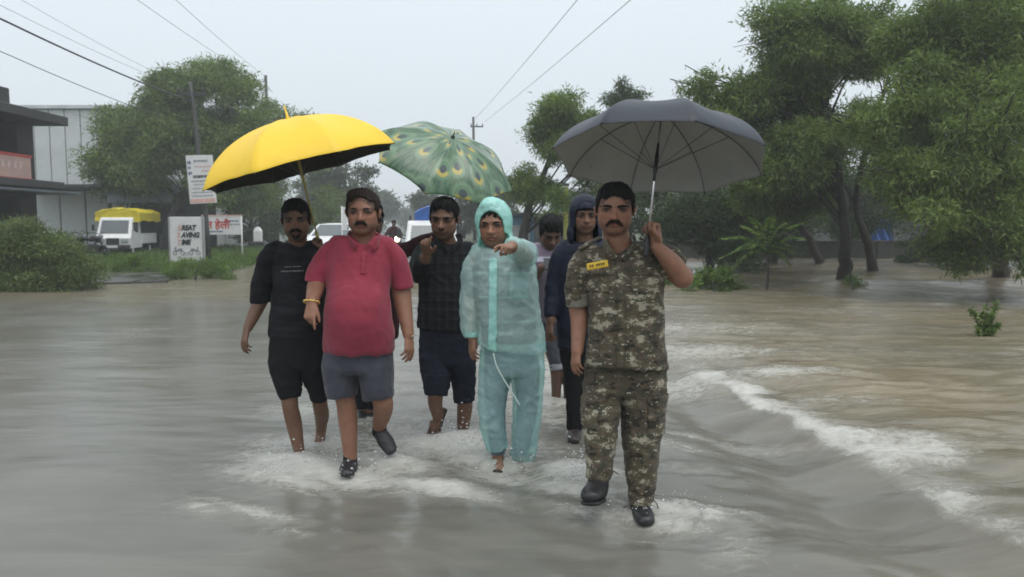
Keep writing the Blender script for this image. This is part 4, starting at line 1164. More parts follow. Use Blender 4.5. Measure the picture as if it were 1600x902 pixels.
# ------------------------------------------------------------------ mauve shirt, looking down
def mauve_man():
    f = Fig('man in mauve shirt and rolled grey jeans looking down at his hands, behind the raincoat', 6.4, 866, 628)
    p, B = f.p, f.body
    f.head(860, 364, -.05, 50, yaw=12, pitch=30, roll=0, neck=(858, 398, .08), nr=.052)
    f.rows(B, [(840, 884, 392, .075, .06), (834, 892, 420, .10, .05), (838, 888, 480, .10, .04), (838, 890, 530, .10, .04)], sub=2)
    f.limb([(838, 396, .05), (832, 428, -.02), (834, 434, -.08), (846, 418, -.26)], [9.5, 9, 8, 6]); f.hand(p(847, 417, -.27), (.6, -.3, .3), (-.2, -.4, .8), 1, L=.16, curl=(.6, .8, .9, 1))
    f.limb([(888, 396, .05), (896, 430, -.02), (892, 436, -.08), (872, 420, -.26)], [9.5, 9, 8, 6]); f.hand(p(870, 419, -.27), (-.6, -.3, .3), (.2, -.4, .8), -1, L=.16, curl=(.6, .8, .9, 1))
    for x0, x1 in ((855, 869), (880, 888)): f.limb([(x0, 520, .04), (x1 - 1, 570, .0), (x1, 628, .05)], [16, 10, 7]); f.foot(p(x1, 630, .05), (-.1, -1, -.1))
    f.finish(M_skinC, .015)
    f.hair(M_hair, top=.05, side=.03, line=.25, amp=.008); f.brows(M_hair)
    S = Field()
    f.rows(S, [(843, 882, 383, .07, .07), (832, 894, 393, .10, .06), (829, 897, 415, .115, .05), (832, 894, 470, .12, .03), (832, 895, 505, .12, .03)], k=.025, sub=3, cap1=True)
    S.tube(f.P((840, 390, .05), (831, 410, .0), (830, 432, -.04)), f.r(11, 13, 12), k=.025, sub=3, cap1=True); S.tube(f.P((886, 390, .05), (896, 410, .0), (897, 432, -.04)), f.r(11, 13, 12), k=.025, sub=3, cap1=True)
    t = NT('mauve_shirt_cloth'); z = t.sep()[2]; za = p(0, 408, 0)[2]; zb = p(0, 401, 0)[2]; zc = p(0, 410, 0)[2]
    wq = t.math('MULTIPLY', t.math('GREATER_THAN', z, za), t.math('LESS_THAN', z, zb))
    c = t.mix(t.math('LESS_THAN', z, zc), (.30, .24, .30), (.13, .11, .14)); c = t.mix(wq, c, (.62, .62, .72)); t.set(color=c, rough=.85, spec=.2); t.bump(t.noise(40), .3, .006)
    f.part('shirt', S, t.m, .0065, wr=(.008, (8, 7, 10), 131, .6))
    m = MB(); m.box(p(858, 413, -.34), (.075, .012, .15), rot=rot_head(8, -55, 0).T, bevel=.004); tag(m.build('mobile_phone', plain('black_glass', (.01, .01, .012), .15), None, f.base), 'dark mobile phone held by the man in the mauve shirt', 'phone')
    T = Field(); f.rows(T, [(834, 893, 498, .11, .04), (836, 894, 525, .11, .04)], k=.01, sub=2)
    T.tube(f.P((856, 518, .04), (866, 550, .0), (870, 576, .0)), f.r(16, 12.5, 11), k=.008, sub=3, cap1=True); T.tube(f.P((880, 518, .04), (886, 560, .02), (888, 600, .05)), f.r(15, 12, 11), k=.008, sub=3, cap1=True)
    f.part('jeans', T, M_jeans, .0065, wr=(.008, (8, 8, 9), 132, .6))
    C = Field(); C.tube(f.P((869, 566, .0), (870.5, 577, .0)), f.r(12, 12), k=0, cap0=True, cap1=True); f.part('turned_up_cuff', C, M_lining, .005)
    return f

# ------------------------------------------------------------------ navy hooded jacket
def navy_man():
    f = Fig('man in navy hooded jacket and black boots standing behind the camouflage uniform', 5.25, 905, 686)
    p, B = f.p, f.body
    f.head(914, 338, 0, 55, yaw=2, pitch=3, roll=0, neck=(914, 380, .04), nr=.056)
    f.rows(B, [(888, 940, 388, .08, .05), (880, 948, 420, .10, .05), (882, 946, 500, .10, .04), (882, 946, 560, .10, .04)], sub=2)
    f.limb([(880, 398, .05), (868, 440, .05), (866, 460, .04), (861, 500, -.02)], [11, 10, 9.5, 7]); w = p(860, 504, -.02)
    f.hand(w, p(857, 535, -.05) - w, (-.75, -.6, 0), 1, L=.165, curl=(.35, .4, .5, .5), thumb=(.25, .3, .3))
    f.limb([(950, 398, .05), (962, 440, .08), (962, 500, .05)], [12, 11, 7]); f.hand(p(962, 503, .05), (0, -.1, -1), (.75, -.6, 0), -1, L=.165)
    f.limb([(902, 560, .04), (900, 620, .02), (898, 670, .02)], [18, 12, 9]); f.limb([(928, 560, .05), (924, 620, .15), (918, 660, .3)], [18, 12, 9])
    f.finish(M_skinB, .015)
    f.brows(M_hair, th=.024)
    # cap under the hood
    C = Field(); hp, H, M = f.hp, f.H, f.M
    C.ell(hp(0, -.05, .20), np.array([.36, .44, .34]) * H, M, 0); C.ell(hp(0, -.05, .08), np.array([.33, .40, .26]) * H, M, .01, 's'); C.cut(hp(0, 0, .17), -M[2], .005)
    f.part('cap', C, M_navyjk, .0045, wr=(.002, (20, 20, 20), 5))
    C = Field(); C.tube([hp(-.26, .24, .20), hp(0, .40, .22), hp(.26, .24, .20)], np.array([.07, .10, .07]) * H, np.array([.022, .022, .022]) * H, v=(0, .35, .9), k=0, sub=3); f.part('cap_visor', C, M_navyjk, .004)
    Hf = Field()
    Hf.ell(hp(0, -.10, .13), np.array([.44, .50, .48]) * H, M, 0); Hf.ell(hp(0, -.06, -.50), np.array([.50, .42, .50]) * H, M, .22 * H)
    Hf.ell(hp(0, -.08, .10), np.array([.39, .46, .43]) * H, M, .01, 's'); Hf.ell(hp(0, .0, -.50), np.array([.38, .34, .50]) * H, M, .03, 's')
    Hf.ell(hp(.0, .50, -.08), np.array([.325, .48, .54]) * H, M, .012, 's')
    f.part('hood', Hf, M_navyjk, .0049, wr=(.006, (12, 12, 12), 141, .6))
    S = Field()
    f.rows(S, [(890, 938, 378, .08, .05), (874, 952, 391, .11, .05), (868, 958, 415, .125, .05), (870, 956, 460, .13, .04), (870, 955, 520, .13, .03), (870, 955, 545, .13, .03)], k=.03, sub=3, cap1=True)
    S.tube(f.P((888, 386, .05), (876, 400, .05), (866, 440, .05), (863, 470, .03), (861, 496, -.01)), f.r(13, 14, 13.5, 12, 10.5), k=.012, sub=3, cap1=True)
    S.tube(f.P((942, 386, .05), (956, 400, .06), (965, 440, .08), (963, 496, .05)), f.r(13, 15, 14, 11), k=.012, sub=3, cap1=True)
    f.part('jacket', S, M_navyjk, .006, wr=[(.013, (7, 5, 6), 142, .65), (.004, (20, 16, 24), 143, .5)])
    C = Field(); C.tube(f.P((912, 392, -.085), (913, 460, -.1), (913, 540, -.105)), .012, .006, k=0, sub=2); f.part('zip', C, M_black_cloth, .004)
    T = Field(); f.rows(T, [(872, 953, 535, .12, .04), (876, 950, 570, .115, .04)], k=.01, sub=2)
    T.tube(f.P((899, 565, .04), (899, 620, .02), (898, 672, .02)), f.r(21, 15, 12), k=.008, sub=3, cap1=True); T.tube(f.P((930, 565, .05), (925, 620, .12), (920, 660, .26)), f.r(20, 15, 12), k=.008, sub=3, cap1=True)
    f.part('trousers', T, M_black_cloth, .006, wr=[(.010, (8, 8, 9), 144, .6)])
    shoe(f, (898, 676, .02), (897, 690, -.13), 11.5, 12, plain('brown_black_leather', (.03, .022, .02), .45, .3, 20), name='boot'); shoe(f, (918, 664, .3), (916, 676, .2), 11, 10, M_boot, name='boot')
    return f
F_red = red_man(); F_black = black_man(); F_maroon = maroon_man(); F_check = check_man(); F_rain = rain_man(); F_mauve = mauve_man(); F_navy = navy_man()
# ------------------------------------------------------------------ umbrellas
def umbrella(label, par, arch, grip, below, m_out, m_in, m_rib, m_shaft, m_grip, tip=.07, tipr=.006, scal=.045, m_tip=None, wr=.004, ribr=.0028):
    C = np.array(par[:3]); ax = nrm((par[3], par[4], 1.0)); R, h, ph = par[5:8]
    u = nrm(np.cross([0, 1.0, 0], ax)); w = np.cross(ax, u)
    apex = C + h * ax; root = thing('umbrella', label, 'umbrella', apex)
    NR, NF = 22, 14; th = R_(arch)
    def rib(k, t):
        a = ph + k * math.pi / 4; q = t * th
        return R * math.sin(q) / math.sin(th) * (math.cos(a) * u + math.sin(a) * w) + h * ((math.cos(q) - math.cos(th)) / (1 - math.cos(th)) - 1) * ax
    V, UV = [], []
    for k in range(8):
        for j in range(NF):
            f = j / NF; s_ = math.sin(math.pi * f)
            for i in range(NR + 1):
                t = (i / NR) ** .85; t *= 1 - scal * s_ * t ** 3
                a, b = rib(k, t), rib(k + 1, t); p = a * (1 - f) + b * f
                p = p - ax * .012 * s_ * math.sin(math.pi * min(1, t)) * 1.0
                V.append(p); rr = R * t; an = (k + f) * math.pi / 4
                UV.append((an * R * .72, rr))
    V = np.array(V); n = 8 * NF; F = []
    V = V + ax * (wr * pnoise(V * 9 + 3) * np.clip(np.linalg.norm(V, axis=1) / R, 0, 1))[:, None]
    for c in range(n):
        c2 = (c + 1) % n
        for i in range(NR): F.append((c * (NR + 1) + i, c * (NR + 1) + i + 1, c2 * (NR + 1) + i + 1, c2 * (NR + 1) + i))
    F = np.array(F); m = len(V); In = V - ax * .0025 - nrm(ax) * 0
    rim = np.array([(c * (NR + 1) + NR, c * (NR + 1) + NR + m, ((c + 1) % n) * (NR + 1) + NR + m, ((c + 1) % n) * (NR + 1) + NR) for c in range(n)])
    AF = np.concatenate([F, F[:, ::-1] + m, rim]); mi = np.concatenate([np.zeros(len(F)), np.ones(len(F)), np.zeros(len(rim))]).astype(int)
    nz = np.cross(V[F[0, 1]] - V[F[0, 0]], V[F[0, 2]] - V[F[0, 0]])
    if nz @ ax < 0: AF = AF[:, ::-1]
    link('canopy', mesh('canopy', np.concatenate([V, In]), AF, [m_out, m_in], mi, True, uv=np.concatenate([UV, UV])), root)
    g = np.asarray(grip) - apex; d = nrm(g); end = g + d * below
    run = d * h * 1.15
    for k in range(8):
        P = np.array([rib(k, t) for t in np.linspace(.02, 1.0, 12)]) - ax * .007
        MB().tube(P, ribr, 6).build('rib', m_rib, root, smooth=True)
        MB().tube([run, rib(k, .52) - ax * .010], ribr * .85, 6).build('stretcher', m_rib, root, smooth=True)
        e = rib(k, 1.0); MB().sphere(e, .006, 8, 6).build('rib_tip', m_grip, root, smooth=True)
    MB().cyl(-ax * .004 + d * .0, g - d * .02, .0052, 10).build('shaft', m_shaft, root, smooth=True)
    MB().tube([run * .55, run * .72, run * .74, run * 1.05, run * 1.07, run * 1.2], [.006, .008, .0105, .0105, .008, .007], 12).build('runner', m_grip, root, smooth=True)
    MB().tube([ax * -.004, ax * .012, ax * .016, ax * tip], [.016, .013, tipr, tipr * .55], 12).build('ferrule', m_tip or m_grip, root, smooth=True)
    MB().tube([g - d * .05, g, end - d * .01, end], [.010, .0125, .0125, .009], 12).build('handle', m_grip, root, smooth=True)
    return root

def taffeta(name, c, rough=.45, coat=.0, blot=None, var=.08, spec=.5):
    t = NT(name); n = t.noise(5, 5, .65)
    cc = t.ramp(n, [(.3, tuple(v * (1 - var) for v in c)), (.7, tuple(min(1, v * (1 + var)) for v in c))])
    if blot:
        b = t.ramp(t.noise(blot[1], 5, .7), [(blot[2], 0.0), (blot[2] + .08, 1.0)]); cc = t.mix(b, cc, blot[0])
    t.set(color=cc, rough=rough, spec=spec); t.bump(t.math('ADD', t.noise(18, 4), t.math('MULTIPLY', t.noise(300, 2), .2)), .25, .006)
    return t.m
M_rib = plain('black_steel', (.015, .015, .016), .4); M_chrome = plain('shaft_steel', (.78, .78, .80), .25, .04, metal=.85)
M_yel = taffeta('yellow_taffeta', (.80, .52, .02), .5, var=.05)
M_yelin = taffeta('black_lining', (.020, .018, .010), .7)
M_gryout = taffeta('wet_slate_taffeta', (.020, .025, .035), .45, spec=.35); M_gryin = taffeta('through_lit_grey_lining', (.33, .33, .31), .55, blot=((.03, .03, .03), 14, .66))  # lining colour raised in place of daylight passing through the canopy
M_yshaft = plain('yellow_paint', (.36, .29, .07), .45)
def peacock():
    t = NT('peacock_print_taffeta'); uv = t.tc.outputs['UV']
    st = t.noise(16, 5, .65, vec=t.map((1.5, .28, 1), src=uv), dist=2.2)
    base = t.ramp(st, [(.30, (.006, .036, .012)), (.45, (.024, .085, .034)), (.56, (.075, .150, .080)), (.66, (.125, .105, .075)), (.75, (.035, .10, .035))])
    v = t.map((1.18, .86, 1), src=uv)
    d = t.node('ShaderNodeTexVoronoi', voronoi_dimensions='2D', feature='F1'); t.l.new(v, d.inputs['Vector']); d.inputs['Scale'].default_value = 5.0; d.inputs['Randomness'].default_value = .62
    dist = t.math('ADD', d.outputs['Distance'], t.math('MULTIPLY', t.math('SUBTRACT', t.noise(40, 2, vec=uv), .5), .06))
    sc = t.node('ShaderNodeVectorMath', operation='SCALE'); t.l.new(v, sc.inputs[0]); sc.inputs['Scale'].default_value = 5.0
    sb = t.node('ShaderNodeVectorMath', operation='SUBTRACT'); t.l.new(sc.outputs[0], sb.inputs[0]); pp = t.node('ShaderNodeVectorMath', operation='SCALE'); t.l.new(d.outputs['Position'], pp.inputs[0]); pp.inputs['Scale'].default_value = 5.0
    t.l.new(pp.outputs[0], sb.inputs[1]); ry = t.sep(sb.outputs[0])[1]
    halo = t.ramp(dist, [(.36, 1.0), (.48, 0.0)]); ring = t.ramp(dist, [(.275, 1.0), (.315, 0.0)]); core = t.ramp(dist, [(.135, 1.0), (.165, 0.0)])
    yel = t.ramp(ry, [(.02, 0.0), (.12, 1.0)])
    c = t.mix(t.math('MULTIPLY', halo, .75), base, (.15, .25, .14))
    c = t.mix(ring, c, t.mix(yel, (.09, .17, .09), (.40, .32, .06))); c = t.mix(core, c, (.022, .035, .045))
    c = t.mix(t.ramp(t.noise(7, 4, .6, vec=t.map((1, 1, 1), src=uv)), [(.35, 0.0), (.85, .4)]), c, base); c = t.mix(.04, c, (.25, .27, .24))
    t.set(color=c, rough=.24, spec=.6); t.bump(t.noise(18, 4), .2, .006)
    return t.m
M_pea = peacock(); M_peain = taffeta('pale_green_lining', (.10, .14, .10), .6)
umbrella('yellow umbrella with black underside tilted over the man in black sweater', [-1.3027, 4.7505, 1.8511, -.2616, -.0656, .6162, .3115, .6038], 72, F_black.umb_hand + F_black.base, .10, M_yel, M_yelin, M_rib, M_yshaft, M_yshaft, tip=.085, tipr=.0075, scal=.02, m_tip=M_yel)
umbrella('green umbrella printed with peacock feather eyes, above the man in black checked shirt', [-.5079, 5.6861, 1.9603, .4254, -.5742, .5522, .2179, .8175], 66, W(689, 362, 6.0), .10, M_pea, M_peain, M_rib, M_chrome, M_boot, tip=.05)
umbrella('wet grey umbrella with pale grey underside held by the man in camouflage', [.7563, 3.9332, 1.8258, .0963, .2642, .555, .275, .0869], 76, W(1012, 372, 3.85), .10, M_gryout, M_gryin, plain('grey_steel', (.07, .07, .07), .5), M_chrome, M_boot, tip=.05, scal=.012, ribr=.0021)
# ------------------------------------------------------------------ ground, road, flood water
def road_r(y): return 2.68 - .148 * y
def road_l(y): return -5.0 - .148 * y
_LY = np.array([-50, 15.5, 16.2, 17.0, 18.5, 20.0, 20.8, 22.7, 26.0, 30, 45, 100, 700.])
_LX = np.array([-60, -40, -16, -12.2, -11.6, -11.4, -9.6, -8.7, -9.0, -9.7, -11.9, -20, -108.])
def land_left(x, y): return np.interp(y, _LY, _LX) - x           # > 0 on the left verge
def island(x, y): return 1 - np.sqrt(((x - 3.4) / 2.3) ** 2 + ((y - 18.6) / 1.5) ** 2)
def gz(x, y):
    x = np.asarray(x, float); y = np.asarray(y, float)
    d = land_left(x, y)
    z = np.where(d > 0, .02 + .16 * (1 - np.exp(-np.maximum(d, 0) / 2.5)), -.26)
    onroad = (x < road_r(y)) & (d <= 0)
    z = np.where(onroad, -.26 + .32 * sstep(22, 46, y), z)
    r = (x >= road_r(y))
    zr = -.45 + .12 * sstep(0, -1.5, x - road_r(y) - 1.5)
    zr = np.where(r & (y > 19) & (x < 6.5 + .0 * y), np.maximum(zr, -.4 + .55 * sstep(19.0, 22, y) * sstep(7.0, 4.5, x)), zr)
    zr = np.maximum(zr, -.4 + .7 * sstep(33, 36, y))
    zr = np.maximum(zr, -.3 + .42 * np.clip(island(x, y), 0, 1) ** .5)
    return np.where(r, zr, z)
def axis_pts(segs):
    out = []
    for a, b, st in segs: out += list(np.arange(a, b, st))
    return np.array(out + [segs[-1][1]])
def grid_mesh(xs, ys, zf):
    X, Y = np.meshgrid(xs, ys); n, m = X.shape
    V = np.stack([X.ravel(), Y.ravel(), zf(X.ravel(), Y.ravel())], 1)
    i = (np.arange(n - 1)[:, None] * m + np.arange(m - 1)[None, :]).ravel()
    return V, np.stack([i, i + 1, i + m + 1, i + m], 1)

def soil_mat():
    t = NT('wet_earth_and_grass')
    n = t.noise(.9, 5, .6); g = t.ramp(n, [(.35, (.060, .052, .036)), (.52, (.050, .066, .026)), (.7, (.070, .095, .034))])
    g = t.mix(t.ramp(t.noise(7, 4), [(.35, 0.0), (.75, .5)]), g, (.04, .045, .022)); t.set(color=g, rough=.75, spec=.3); t.bump(t.noise(14, 5), .6, .05); return t.m
V, F = grid_mesh(axis_pts([(-400, -60, 20), (-60, -20, 2), (-20, 12, .4), (12, 60, 2), (60, 400, 20)]), axis_pts([(-60, 0, 6), (0, 14, 1), (14, 40, .4), (40, 100, 3), (100, 900, 40)]), gz)
V[:, 2] += .03 * fbm(V * np.array([.7, .7, 0])) * sstep(-.05, .05, V[:, 2])
tag(link('ground', mesh('ground', V, F, [soil_mat()])), kind='structure')
def asphalt_mat():
    t = NT('wet_asphalt'); n = t.noise(1.2, 5, .6)
    t.set(color=t.ramp(n, [(.3, (.045, .045, .046)), (.7, (.085, .084, .080))]), rough=t.ramp(n, [(.35, .12), (.7, .45)]), spec=.5); t.bump(t.noise(60, 3), .2, .01); return t.m
M_asph = asphalt_mat()
ys = np.arange(-30, 701, 2.0); A = []
for y in ys: A += [[road_l(y), y, gz(road_l(y) + .2, y) * 0], [road_r(y), y, 0]]
A = np.array(A); zc = np.array([float(gz((road_l(y) + road_r(y)) / 2, y)) + .035 for y in ys]); A[:, 2] = np.repeat(zc, 2)
i = np.arange(len(ys) - 1) * 2
tag(link('road', mesh('road', A, np.stack([i, i + 1, i + 3, i + 2], 1), [M_asph], smooth=False)), kind='structure')
# side lane that meets the road on the left, standing just clear of the flood
sl = np.array([WG(148, 442, .05), WG(262, 439, .05), WG(268, 427, .12), WG(150, 428, .12)]); sl = np.concatenate([sl, sl - [0, 0, .25]])
tag(link('side_lane', mesh('side_lane', sl, [np.array([[0, 1, 2, 3], [0, 4, 5, 1], [1, 5, 6, 2], [2, 6, 7, 3], [3, 7, 4, 0]])], [M_asph], smooth=False)), kind='structure')

# -- where the water is broken: pixel of the photograph, half-width along the flow and across in metres, how dense
FO = []
def foam(px, py, ra, rb, d, ang=-.5): FO.append((*WG(px, py)[:2], ra * 1.3, rb * 1.35, d * 1.2, ang))
for a in [(475, 640, .30, .20, .55), (455, 690, .25, .18, .7), (470, 722, .34, .16, .95), (440, 740, .35, .15, .75), (505, 690, .3, .15, .75), (500, 735, .3, .12, .6), (395, 795, .30, .05, .62), (315, 790, .14, .06, .55), (455, 830, .12, .04, .5),
          (560, 740, .3, .12, .8), (600, 720, .30, .12, .8), (560, 690, .35, .2, .45), (610, 660, .5, .25, .45), (640, 700, .3, .2, .5), (690, 690, .3, .2, .8), (720, 690, .24, .22, 1.0), (745, 712, .3, .15, .85), (690, 760, .30, .10, .85), (640, 770, .2, .1, .4),
          (790, 735, .3, .12, .6), (700, 640, .6, .3, .35), (870, 610, .45, .9, .62), (880, 570, .5, .8, .55), (880, 660, .5, .3, .45), (840, 700, .3, .2, .4), (905, 735, .20, .16, 1.0), (890, 760, .25, .1, .8), (930, 800, .3, .07, .45), (1060, 795, .26, .06, .85), (1035, 808, .2, .07, .7),
          (1100, 790, .2, .05, .6), (1030, 690, .35, .12, .42), (1120, 680, .5, .08, .42), (1060, 730, .4, .1, .25), (1150, 850, .10, .2, .42), (1000, 830, .3, .05, .35), (820, 560, .8, .9, .35), (640, 600, .9, .6, .25), (760, 600, .5, .8, .3)]: foam(*a)
for a in [(1215, 596, .5, .25, .6), (1300, 640, .5, .2, .35), (1420, 700, .5, .1, .3), (1100, 560, .9, .45, .5), (1080, 600, .6, .4, .5), (1180, 560, 1.0, .4, .30), (1070, 520, 1.4, .8, .42), (1150, 505, 1.6, .8, .24), (1290, 490, 1.6, .7, .24), (1420, 620, 1.6, .3, .2), (1500, 700, 1.2, .2, .2), (1340, 560, 1.6, .4, .2)]: foam(*a, -.2)
LEGS = [(470, 715), (502, 682), (548, 740), (612, 712), (722, 680), (785, 730), (812, 728), (668, 692), (1003, 808), (925, 795), (898, 690), (870, 628), (567, 652)]
def foam_d(x, y):
    f = np.zeros_like(x)
    for cx, cy, ra, rb, d, an in FO:
        ux, uy = math.cos(an), math.sin(an); u = (x - cx) * ux + (y - cy) * uy; v = -(x - cx) * uy + (y - cy) * ux
        f = np.maximum(f, d * np.exp(-((u / ra) ** 2 + (v / rb) ** 2) * .8))
    s = x - road_r(y); P = np.stack([x, y, x * 0], 1)
    wv = .22 * pnoise(P * np.array([.5, 1.1, 0]) + 1) + .08 * pnoise(P * 4.1)
    wd = .17 + .15 * pnoise(P * np.array([.3, .9, 0]) + 6); q = (s - .22 - wv) / np.where(s - .22 - wv > 0, wd * (2.4 + 1.2 * pnoise(P * np.array([.9, 2.2, 0]) + 21)), wd * .5)
    e = np.exp(-q * q) * sstep(8.6, 6.6, y) * (.55 + .45 * sstep(3.4, 4.2, y) + .25 * pnoise(P * np.array([.6, 1.4, 0]) + 12)) * (.92 + .5 * pnoise(P * np.array([1.6, 3.4, 0]) + 33))
    e = e * (1 - .55 * np.exp(-((y - 4.25) / .22) ** 2))
    return np.maximum(f, np.clip(e, 0, 1.05))
def water_z(x, y):
    P = np.stack([x, y, np.zeros_like(x)], 1)
    s = x - road_r(y)
    # field side stands higher and pours over the road edge
    w = .05 * pnoise(P * np.array([.8, 1.3, 0]) + 3)
    prof = .115 * sstep(.0, 1.1, s + w) - .065 * np.exp(-((s + .28 + w) / .26) ** 2) + .05 * np.exp(-((s - .30 + w) / .25) ** 2)
    near = sstep(13, 7, y)
    z = prof * (.35 + .65 * near)
    rough = .15 + .85 * sstep(-1.6, .6, x + .12 * y) ; rough = np.maximum(rough, .8 * foam_d(x, y))
    Q = P @ np.array([[1, .25, 0], [-.35, 1, 0], [0, 0, 1]])
    z = z + rough * (.034 * fbm(Q * np.array([.75, 1.9, 0]), 3) + .022 * (.35 - np.abs(pnoise(Q * np.array([1.3, 3.1, 0]) + 14))) + .014 * fbm(Q * np.array([2.6, 6.5, 0]) + 5, 3) * sstep(30, 6, y))
    z = z + .006 * pnoise(P * np.array([.5, 1.6, 0])) 
    # hump where the stream runs over the far bank on the right
    z = z + .16 * np.exp(-((y - 17.9 - .4 * pnoise(P * .3)) / .75) ** 2) * sstep(6.2, 8.2, x)
    for px, py in LEGS:
        c = WG(px, py); up = 0.0 if px in (1003, 785, 812, 548) else .022; d2 = ((x - c[0] + .05) / .17) ** 2 + ((y - c[1]) / .14) ** 2
        z = z + up * np.exp(-d2) - (.035 if px in (1003, 785, 812, 548) else 0) * np.exp(-((x - c[0]) ** 2 + (y - c[1] + .1) ** 2) / .05) - .018 * np.exp(-(((x - c[0] + .3) / .25) ** 2 + ((y - c[1] + .05) / .14) ** 2))
    fd = foam_d(x, y); calm = np.ones_like(x)
    for px, py in LEGS: c = WG(px, py); calm = calm * (1 - .85 * np.exp(-((x - c[0]) ** 2 + (y - c[1] + .08) ** 2) / .028))
    fd = fd * calm; z = z - .012 * sstep(16, 10, y)
    z = z + fd * (.036 * np.abs(fbm(P * np.array([7, 9, 0]) + 8, 3)) + .012 * fbm(P * 19 + 2, 2)) + .008 * fd
    return z
xs = axis_pts([(-70, -14, 2.0), (-14, -6, .25), (-6, -2.6, .08), (-2.6, 4.2, .039), (4.2, 9, .08), (9, 16, .2), (16, 70, 2.0)])
ys = axis_pts([(-8, 1.8, .4), (1.8, 7.5, .038), (7.5, 11, .05), (11, 22, .14), (22, 60, .5)])
V, F = grid_mesh(xs, ys, water_z)
mud = sstep(-1.2, 1.8, V[:, 0] - road_r(V[:, 1]) + .9 * pnoise(V * np.array([.35, .6, 0]) + 2) + .04 * (V[:, 1] - 4)) * (.65 + .5 * pnoise(V * np.array([.18, .45, 0]) + 9))
mud = np.maximum(mud, .55 * sstep(13, 17, V[:, 1]))
fd = foam_d(V[:, 0], V[:, 1])
def water_mat():
    t = NT('flood_water')
    mp = t.map((1, 1.9, 1), rot=(0, 0, -.3))
    st = t.noise(1.6, 6, .6, vec=t.map((.55, 2.2, 1), rot=(0, 0, -.22)), dist=.6)
    grey = t.ramp(st, [(.3, (.120, .116, .098)), (.7, (.165, .159, .135))]); brown = t.ramp(st, [(.3, (.135, .105, .062)), (.7, (.255, .208, .135))])
    c = t.mix(t.math('MULTIPLY', t.attr('mud', 'Fac'), 1.0, clamp=True), grey, brown)
    fn = t.noise(5.5, 8, .68, vec=t.map((1.0, 1.7, 1), rot=(0, 0, -.45)), dist=1.3); f2 = t.noise(19, 5, .65, dist=.6)
    f3 = t.noise(60, 3, .6)
    fm = t.math('ADD', t.math('ADD', t.math('MULTIPLY', fn, .62), t.math('MULTIPLY', f2, .40)), t.math('MULTIPLY', t.math('SUBTRACT', f3, .5), .22))
    lv = t.math('ADD', fm, t.math('MULTIPLY', t.attr('foam', 'Fac'), .52))
    m = t.ramp(t.math('SUBTRACT', lv, .40), [(.33, 0.0), (.47, .35), (.78, 1.0)])
    mk = t.ramp(t.math('ADD', t.math('MULTIPLY', t.attr('foam', 'Fac'), .75), t.math('MULTIPLY', t.math('SUBTRACT', fn, .5), .8)), [(.10, 0.0), (.75, .75)])
    c = t.mix(mk, c, (.40, .39, .34)); c = t.mix(m, c, (.54, .53, .49))
    t.set(color=c, rough=t.mix(m, t.ramp(t.noise(.8, 3), [(.3, .17), (.7, .28)]), (.7, .7, .7)), ior=1.33, spec=.5)
    w1 = t.noise(3.2, 5, .6, vec=t.map((.6, 2.3, 1), rot=(0, 0, -.2)), dist=.8); w2 = t.noise(16, 4, .6, vec=t.map((.7, 1.8, 1), rot=(0, 0, -.3)), dist=.5)
    h = t.math('ADD', t.math('MULTIPLY', w1, t.math('ADD', .16, t.attr('mud', 'Fac'))), t.math('MULTIPLY', w2, t.math('ADD', .06, t.math('MULTIPLY', t.attr('foam', 'Fac'), .5))))
    h = t.math('ADD', h, t.math('MULTIPLY', m, .35))
    t.bump(h, .55, .035); return t.m
tag(link('water', mesh('water', V, F, [water_mat()], attrs={'mud': np.clip(mud, 0, 1), 'foam': fd})), kind='structure')

# -- spray thrown up round the feet
def spray(pts, n, seed):
    g = np.random.default_rng(seed); ico = MB().sphere((0, 0, 0), 1, 4, 3); iv, jf = ico.v[0], ico.f
    V, F, c = [], [], 0
    for _ in range(n):
        px, py, rx, ry, rz, dy = pts[g.integers(len(pts))]
        b = WG(px, py); p = b + np.array([g.normal() * rx, g.normal() * ry + dy, abs(g.normal()) * rz + .01]); r = .0016 + .0055 * g.random() ** 4
        V.append(p + iv * r * np.array([1.3, 1, .9])); F += [[i + c for i in q] for q in jf]; c += len(iv)
    m = MB(); m.v = V; m.f = F; m.m = [0] * len(F); m.n = c
    t = NT('white_spray'); t.set(color=(.62, .63, .62), rough=.25, spec=.5)
    return m.build('water_spray', t.m, smooth=True)
SP = [(470, 722, .12, .1, .05, 0), (440, 735, .1, .1, .04, 0), (505, 690, .1, .1, .05, 0), (548, 738, .12, .1, .04, 0), (612, 715, .1, .1, .06, 0), (700, 690, .1, .08, .10, 0), (725, 700, .09, .08, .12, 0), (745, 712, .08, .08, .1, 0), (790, 735, .1, .08, .05, 0), (905, 745, .05, .06, .09, 0), (905, 742, .04, .05, .07, 0), (898, 748, .06, .05, .05, 0), (890, 755, .06, .06, .06, 0), (715, 702, .08, .06, .05, 0), (725, 706, .07, .06, .05, 0), (1045, 800, .12, .06, .04, 0)]
tag(spray(SP, 1500, 5), kind='stuff')
